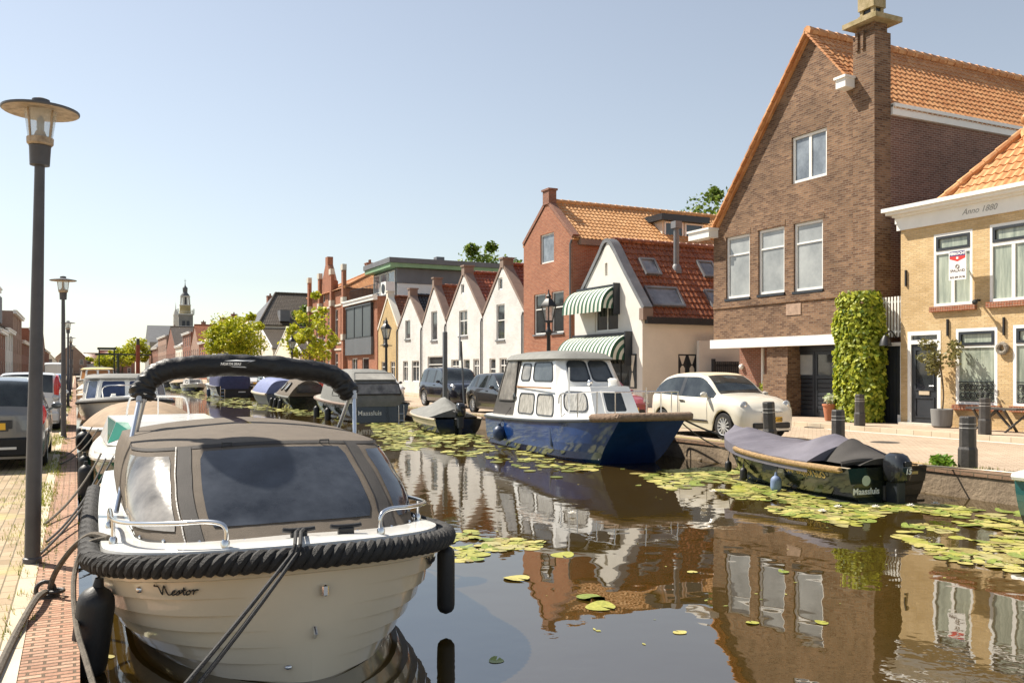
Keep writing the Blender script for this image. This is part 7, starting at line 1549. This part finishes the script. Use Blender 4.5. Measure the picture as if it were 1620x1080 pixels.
# small craft far up the right-hand quay
root = thing('speedboat', 'white speedboat with framed windscreen, far up the right quay', 'boat'); Hs = Hull(5.2, 2.1, .7, .55, tm=(.42, .6), e=(.6, .85)); Hs.build(root, [m_gelw, m_blackhull], mi_fn=lambda q: 0 if q < .3 else 1, nt=20); Hs.deck(root, m_gelw, n=14); bs = [(-.6, 1.6), (.6, 1.6), (.85, 2.2), (.85, 3.4), (-.85, 3.4), (-.85, 2.2)]; ts = [(x * .9, y + .35) for x, y in bs]; c = cabin(root, bs, ts, .6, 1.1, m_gelw, 'windscreen_frame')
for i in (0, 1, 5): q = [V((*bs[i], .6)), V((*bs[(i + 1) % 6], .6)), V((*ts[(i + 1) % 6], 1.1)), V((*ts[i], 1.1))]; panel(c, q, (.06, .94, .15, .92), m_gelw, m_vinyl2, .02, .1)
place(root, 10.3, 87.5, .05)
for (x, y, lab, hm, cm, h) in ((10.5, 101, 'low boat under a tan ridge cover far up the right quay', m_blackhull, m_canvtan, .6), (10.2, 112, 'dark open boat with grey cover far up the right quay', m_blackhull, m_canvgr, .4), (10.4, 122, 'pale boat with white cover, farthest of the small right-hand boats', m_gelw, m_white, .7), (10.4, 134, 'beige boat under a brown tarpaulin near the drawbridge on the right', m_tan, m_canvas, .6)):
    root = thing('covered_boat', lab, 'boat', group='small boats far up the right quay'); Hn = Hull(5.2, 2.1, .7, .55, tm=(.42, .6), e=(.6, .85)); Hn.build(root, hm, nt=18); b = MB(); b.tube(Hn.loop(.01, 0, 1, 14), .05, 6); b.build('rubbing_strake', m_tan, root); tent(root, Hn, .02, .98, [(0, .04), (.3, h * .8), (.6, h), (1, h * .8)], cm, p=1.2, n=14, folds=.02, seed=y); place(root, x, y, .04)
# teal boat cut by the right edge of the photo
root = thing('teal_boat', 'teal and white boat stern with outboard bracket at the right edge of the photo', 'boat'); L = 4.6; H12 = Hull(L, 1.9, .80, .60, tm=(.42, .6), e=(.62, .85), transom=.92); H12.build(root, [m_teal, m_dark], mi_fn=lambda q: 0 if q < .45 else 1, nt=20); b = MB(); b.tube(H12.loop(.01, 0, 1, 20), .05, 8); b.build('rubbing_strake', m_gelw, root); H12.deck(root, m_gelw, up=.05)
b = MB(); b.bar((.8, L + .2, -.1), (.8, L + .2, .55), .06, .06); b.bar((.9, L + .0, -.02), (.2, L + .28, -.02), .09, .06); b.build('stern_bracket', mat('rusty_bracket', (.10, .055, .045), .8, var=.4, vs=6), root)
b = MB(); b.tube(curve([(.8, L - 1.6, .85), (.86, L - 1.2, 1.12), (.82, L - .3, 1.15), (.3, L - .12, 1.15), (-.3, L - .12, 1.15), (-.82, L - .3, 1.15)], 5), .022, 8); b.tube([(.82, L - .3, 1.15), (.82, L - .3, .85)], .02, 6); b.build('stern_rail', m_letw, root); place(root, 11.06, 2.32, .0)
# ------------------------------------------------------------------ water lilies
m_pad = leafm('lily_pad_leaves', (.16, .20, .03), (.42, .40, .085), .1)
m_padb = leafm('lily_pad_mixed', (.13, .16, .03), (.50, .46, .14), .1)
def inpoly(x, y, P):
    c = False; j = len(P) - 1
    for i in range(len(P)):
        if (P[i][1] > y) != (P[j][1] > y) and x < (P[j][0] - P[i][0]) * (y - P[i][1]) / (P[j][1] - P[i][1]) + P[i][0]: c = not c
        j = i
    return c
# beds of pads on the water, as outlines in metres (x across, y along the canal)
def bed(pix): return [tuple(at(px, py, Z=ZW)[:2]) for px, py in pix]
BEDS = [(bed([(1075, 738), (1180, 735), (1330, 790), (1500, 800), (1619, 812), (1619, 880), (1480, 850), (1330, 830), (1230, 812), (1120, 770)]), 1000, .125),
        (bed([(1000, 745), (1100, 735), (1180, 760), (1060, 775)]), 90, .12), (bed([(1380, 830), (1619, 850), (1619, 905), (1500, 890)]), 90, .13),
        (bed([(590, 690), (700, 685), (790, 705), (960, 738), (900, 752), (800, 735), (690, 715), (600, 712)]), 240, .13), (bed([(640, 668), (760, 688), (770, 700), (600, 690)]), 190, .13),
        (bed([(718, 860), (800, 850), (860, 856), (850, 872), (725, 890)]), 60, .10), (bed([(700, 840), (760, 835), (750, 860), (700, 870)]), 20, .1),
        (bed([(590, 668), (690, 664), (690, 688), (590, 690)]), 110, .15), (bed([(360, 632), (480, 640), (660, 668), (600, 676), (440, 652), (330, 640)]), 420, .16), (bed([(250, 608), (340, 622), (420, 634), (360, 642), (260, 616)]), 300, .2)]
def occupied(x, y): return False
pads = []
for P, n, r in BEDS:
    x0, x1 = min(p[0] for p in P), max(p[0] for p in P); y0, y1 = min(p[1] for p in P), max(p[1] for p in P); k = 0; tries = 0
    while k < n and tries < n * 60:
        tries += 1; x, y = R.uniform(x0, x1), R.uniform(y0, y1)
        if not inpoly(x, y, P) or x > XQ - .1 or x < .3: continue
        if noise.noise(V((x * 1.1, y * 1.1, 4))) + .5 * noise.noise(V((x * 3, y * 3, 8))) < (-.12 if y < 20 else -.25): continue
        rr = r * R.uniform(.35, 1.25)
        if any((x - a) ** 2 + (y - b) ** 2 < (.66 * (rr + c)) ** 2 for a, b, c in pads[-1100:]): continue
        pads.append((x, y, rr)); k += 1
for px, py in ((935, 945), (950, 960), (818, 915), (1095, 905), (838, 745), (880, 755), (985, 742), (1010, 768), (1240, 905), (1190, 985), (785, 1045), (1075, 1000), (1300, 985), (890, 878)):
    p = at(px, py, Z=ZW); pads.append((p.x, p.y, .12 if py < 970 and px < 960 else .05))
for px, py in ((158, 1045), (168, 1040), (150, 1050)):
    p = at(px, py, Z=ZW); pads.append((p.x, p.y, .05))
def pad_shape(mb, cx, cy, r, rot, z, curl, mi=0):
    n = 16; c = V((cx, cy, z + .004)); pts = []
    for k in range(n):
        a = rot + .16 + (2 * PI - .32) * k / (n - 1); q = r * (1 + .05 * math.sin(3 * a + rot)); pts.append(V((cx + q * math.cos(a), cy + q * math.sin(a) * 1.0, z + .004 + curl * max(0, math.sin(a * 1. + rot * 2)) ** 3 * r)))
    mb.add([c] + pts, [(0, i, i + 1) for i in range(1, n)], mi)
def shown(q): zc = q[0] * ST + q[1] * CT; return q[2] / zc / zc
pads.sort(key=shown, reverse=True)
protos = []
for i in range(8):
    b = MB(); pad_shape(b, 0, 0, 1., R.uniform(0, 6), 0, R.choice((.0, .0, .12, .3))); protos.append(b)
mp = [b.build('lily_pad', mat('lily_pad_%d' % 0, (.3, .31, .06), .4) if False else mt) for b, mt in zip(protos, [mat('pad_lime', (.30, .32, .04), .35, var=.3, vs=3, col2=(.42, .40, .08)), mat('pad_green', (.15, .22, .03), .35, var=.3, vs=3, col2=(.28, .32, .06)), mat('pad_straw', (.42, .37, .11), .4, var=.25, vs=3), mat('pad_brown', (.26, .17, .06), .5, var=.4, vs=4, col2=(.38, .34, .10)), mat('pad_pale', (.44, .42, .19), .35, var=.2, vs=3, col2=(.36, .30, .10)), mat('pad_green', (0, 0, 0)), mat('pad_lime', (0, 0, 0)), mat('pad_straw', (0, 0, 0))])]
for i, (x, y, r) in enumerate(pads[:300]):
    k = i if i < 8 else R.randrange(8); o = mp[i] if i < 8 else mp[k].copy()
    if i >= 8: COL.objects.link(o)
    o.location = (x, y, ZW + .002 + R.uniform(0, .006)); o.scale = (r, r, r); o.rotation_euler = (R.gauss(0, .03), R.gauss(0, .03), R.uniform(0, 6.28))
    tag(o, 'flat yellow-green lily pad floating on the brown canal water', 'lily pad', 'lily pads floating on the canal')
b = MB()
for x, y, r in pads[300:]: pad_shape(b, x, y, r, R.uniform(0, 6), ZW + .003 + R.uniform(0, .006), R.choice((0, 0, .2)))
o = b.build('lily_pads', m_padb); tag(o, 'distant mat of yellow-green lily pads along the right-hand boats', 'lily pads', kind='stuff')
# white lily blossoms among the pads
m_petal = leafm('lily_petals', (.7, .66, .55), (.85, .83, .78), .2)
fl0 = None
for i, (px, py) in enumerate(((1110, 728), (1128, 780), (1325, 805), (1385, 805), (1440, 803), (1240, 765), (1300, 812), (1480, 800), (905, 815))):
    p = at(px, py, Z=ZW)
    if fl0 is None:
        b = MB()
        for ring, n, tl, ln in ((0, 8, .35, .07), (1, 6, .9, .055)):
            for k in range(n):
                a = 2 * PI * (k + ring * .5) / n; d = V((math.cos(a) * math.cos(tl), math.sin(a) * math.cos(tl), math.sin(tl))); s = V((-math.sin(a), math.cos(a), 0)); b.add([(0, 0, .01), d * ln * .6 + s * .016, d * ln, d * ln * .6 - s * .016], [(0, 1, 2, 3)])
        fl0 = b.build('water_lily', m_petal); o = fl0
    else: o = fl0.copy(); COL.objects.link(o)
    o.location = (p.x, p.y, ZW + .02); o.rotation_euler = (0, 0, R.random() * 6); tag(o, 'small white water lily blossom open among the yellow-green pads', 'flower', 'white lily blossoms')
# ------------------------------------------------------------------ weeds and grass
def blades(mb, x, y, z, n, h, spread):
    for _ in range(n):
        a = R.uniform(0, 2 * PI); q = V((x + R.gauss(0, spread), y + R.gauss(0, spread), z)); l = h * R.uniform(.5, 1.2); d = V((math.cos(a) * .5, math.sin(a) * .5, 1)).normalized() * l; s = V((-math.sin(a), math.cos(a), 0)) * l * .07
        mb.add([q - s, q + s, q + d], [(0, 1, 2)])
b = MB()
for _ in range(2600):
    y = 3 + 75 * R.random() ** 1.6; x = R.choice((-.40, -.40, -.28, -.34)) + R.gauss(0, .04 + .02 * (y > 9)); dn = noise.noise(V((x * 2, y * .55, 1)))
    if dn > -.05 and (y > 8.9 or R.random() < .25): blades(b, x, y, .005, 5, .055 if y < 12 else .07, .03)
for _ in range(1100):
    y = 9.3 + 40 * R.random() ** 1.5; x = -.5 - abs(R.gauss(0, .22)); dn = noise.noise(V((x * 1.5, y * .5, 9)))
    if dn > .0: blades(b, x, y, .003, 4, .045, .04)
for _ in range(120): y = 9 + 9 * R.random(); blades(b, -.12 + R.gauss(0, .08), y, .006, 2, .03, .03)
tag(b.build('weeds', m_grass), 'yellow-green weeds growing in the joints of the left quay', 'grass', kind='stuff')
b = MB()
for _ in range(2600):
    y = 5 + 60 * R.random() ** 1.5; x = XQ + .28 + R.random() * .75; dn = noise.noise(V((x * 1.2, y * .6, 2)))
    if dn > -.02: blades(b, x, y, ZR + .03, 4, .07, .05)
tag(b.build('verge_grass', m_grass), 'sparse grass on the verge along the right quay coping', 'grass', kind='stuff')
p = BL[0]; root = thing('weed_tuft', 'leafy green weed at the foot of the quay edge bollard', 'plant', (p[0] - .1, p[1] + .3, ZR)); b = MB(); leafcloud(b, [((p[0] - .22, p[1] + .22 + R.uniform(-.15, .15), ZR + .13), .15) for _ in range(4)], 260, .05); b.build('leaves', leafm('weed_leaves', (.10, .22, .02), (.26, .38, .05)), root); b = MB(); b.tube([(p[0] - .2, p[1] + .2, ZR), (p[0] - .2, p[1] + .2, ZR + .2)], .01, 5); b.build('stem', m_leafmid, root)

# bits of leaf and scum drifting on the surface
b = MB()
for _ in range(420):
    y = 3 + 30 * R.random() ** 1.4; x = R.uniform(2.8, XQ - .2); 
    if noise.noise(V((x * .6, y * .4, 20))) < -.1: continue
    s_ = R.uniform(.008, .028); a = R.uniform(0, 6.3); u = V((math.cos(a), math.sin(a), 0)) * s_; w = V((-u.y, u.x, 0)) * R.uniform(.3, .8); q = V((x, y, ZW + .004)); b.add([q - u, q + w, q + u, q - w], [(0, 1, 2, 3)])
tag(b.build('floating_leaves', m_padb), 'tiny yellow leaf bits drifting on the open brown water', 'leaf litter', kind='stuff')
# drain covers and a manhole lid in the street
for i, (px, py, lab) in enumerate(((1400, 700, 'iron manhole lid in the street pavers behind the black tender'), (1290, 676, 'iron drain cover near the kerb left of the terracotta pot'))):
    p = at(px, py, Z=ZR); b = MB(); b.lathe((p.x, p.y, ZR + .006), [(.30, 0), (.30, .008), (.27, .008), (.265, .004), (.02, .004)], 24); o = b.build('manhole_cover', m_bollard); tag(o, lab, 'manhole cover')
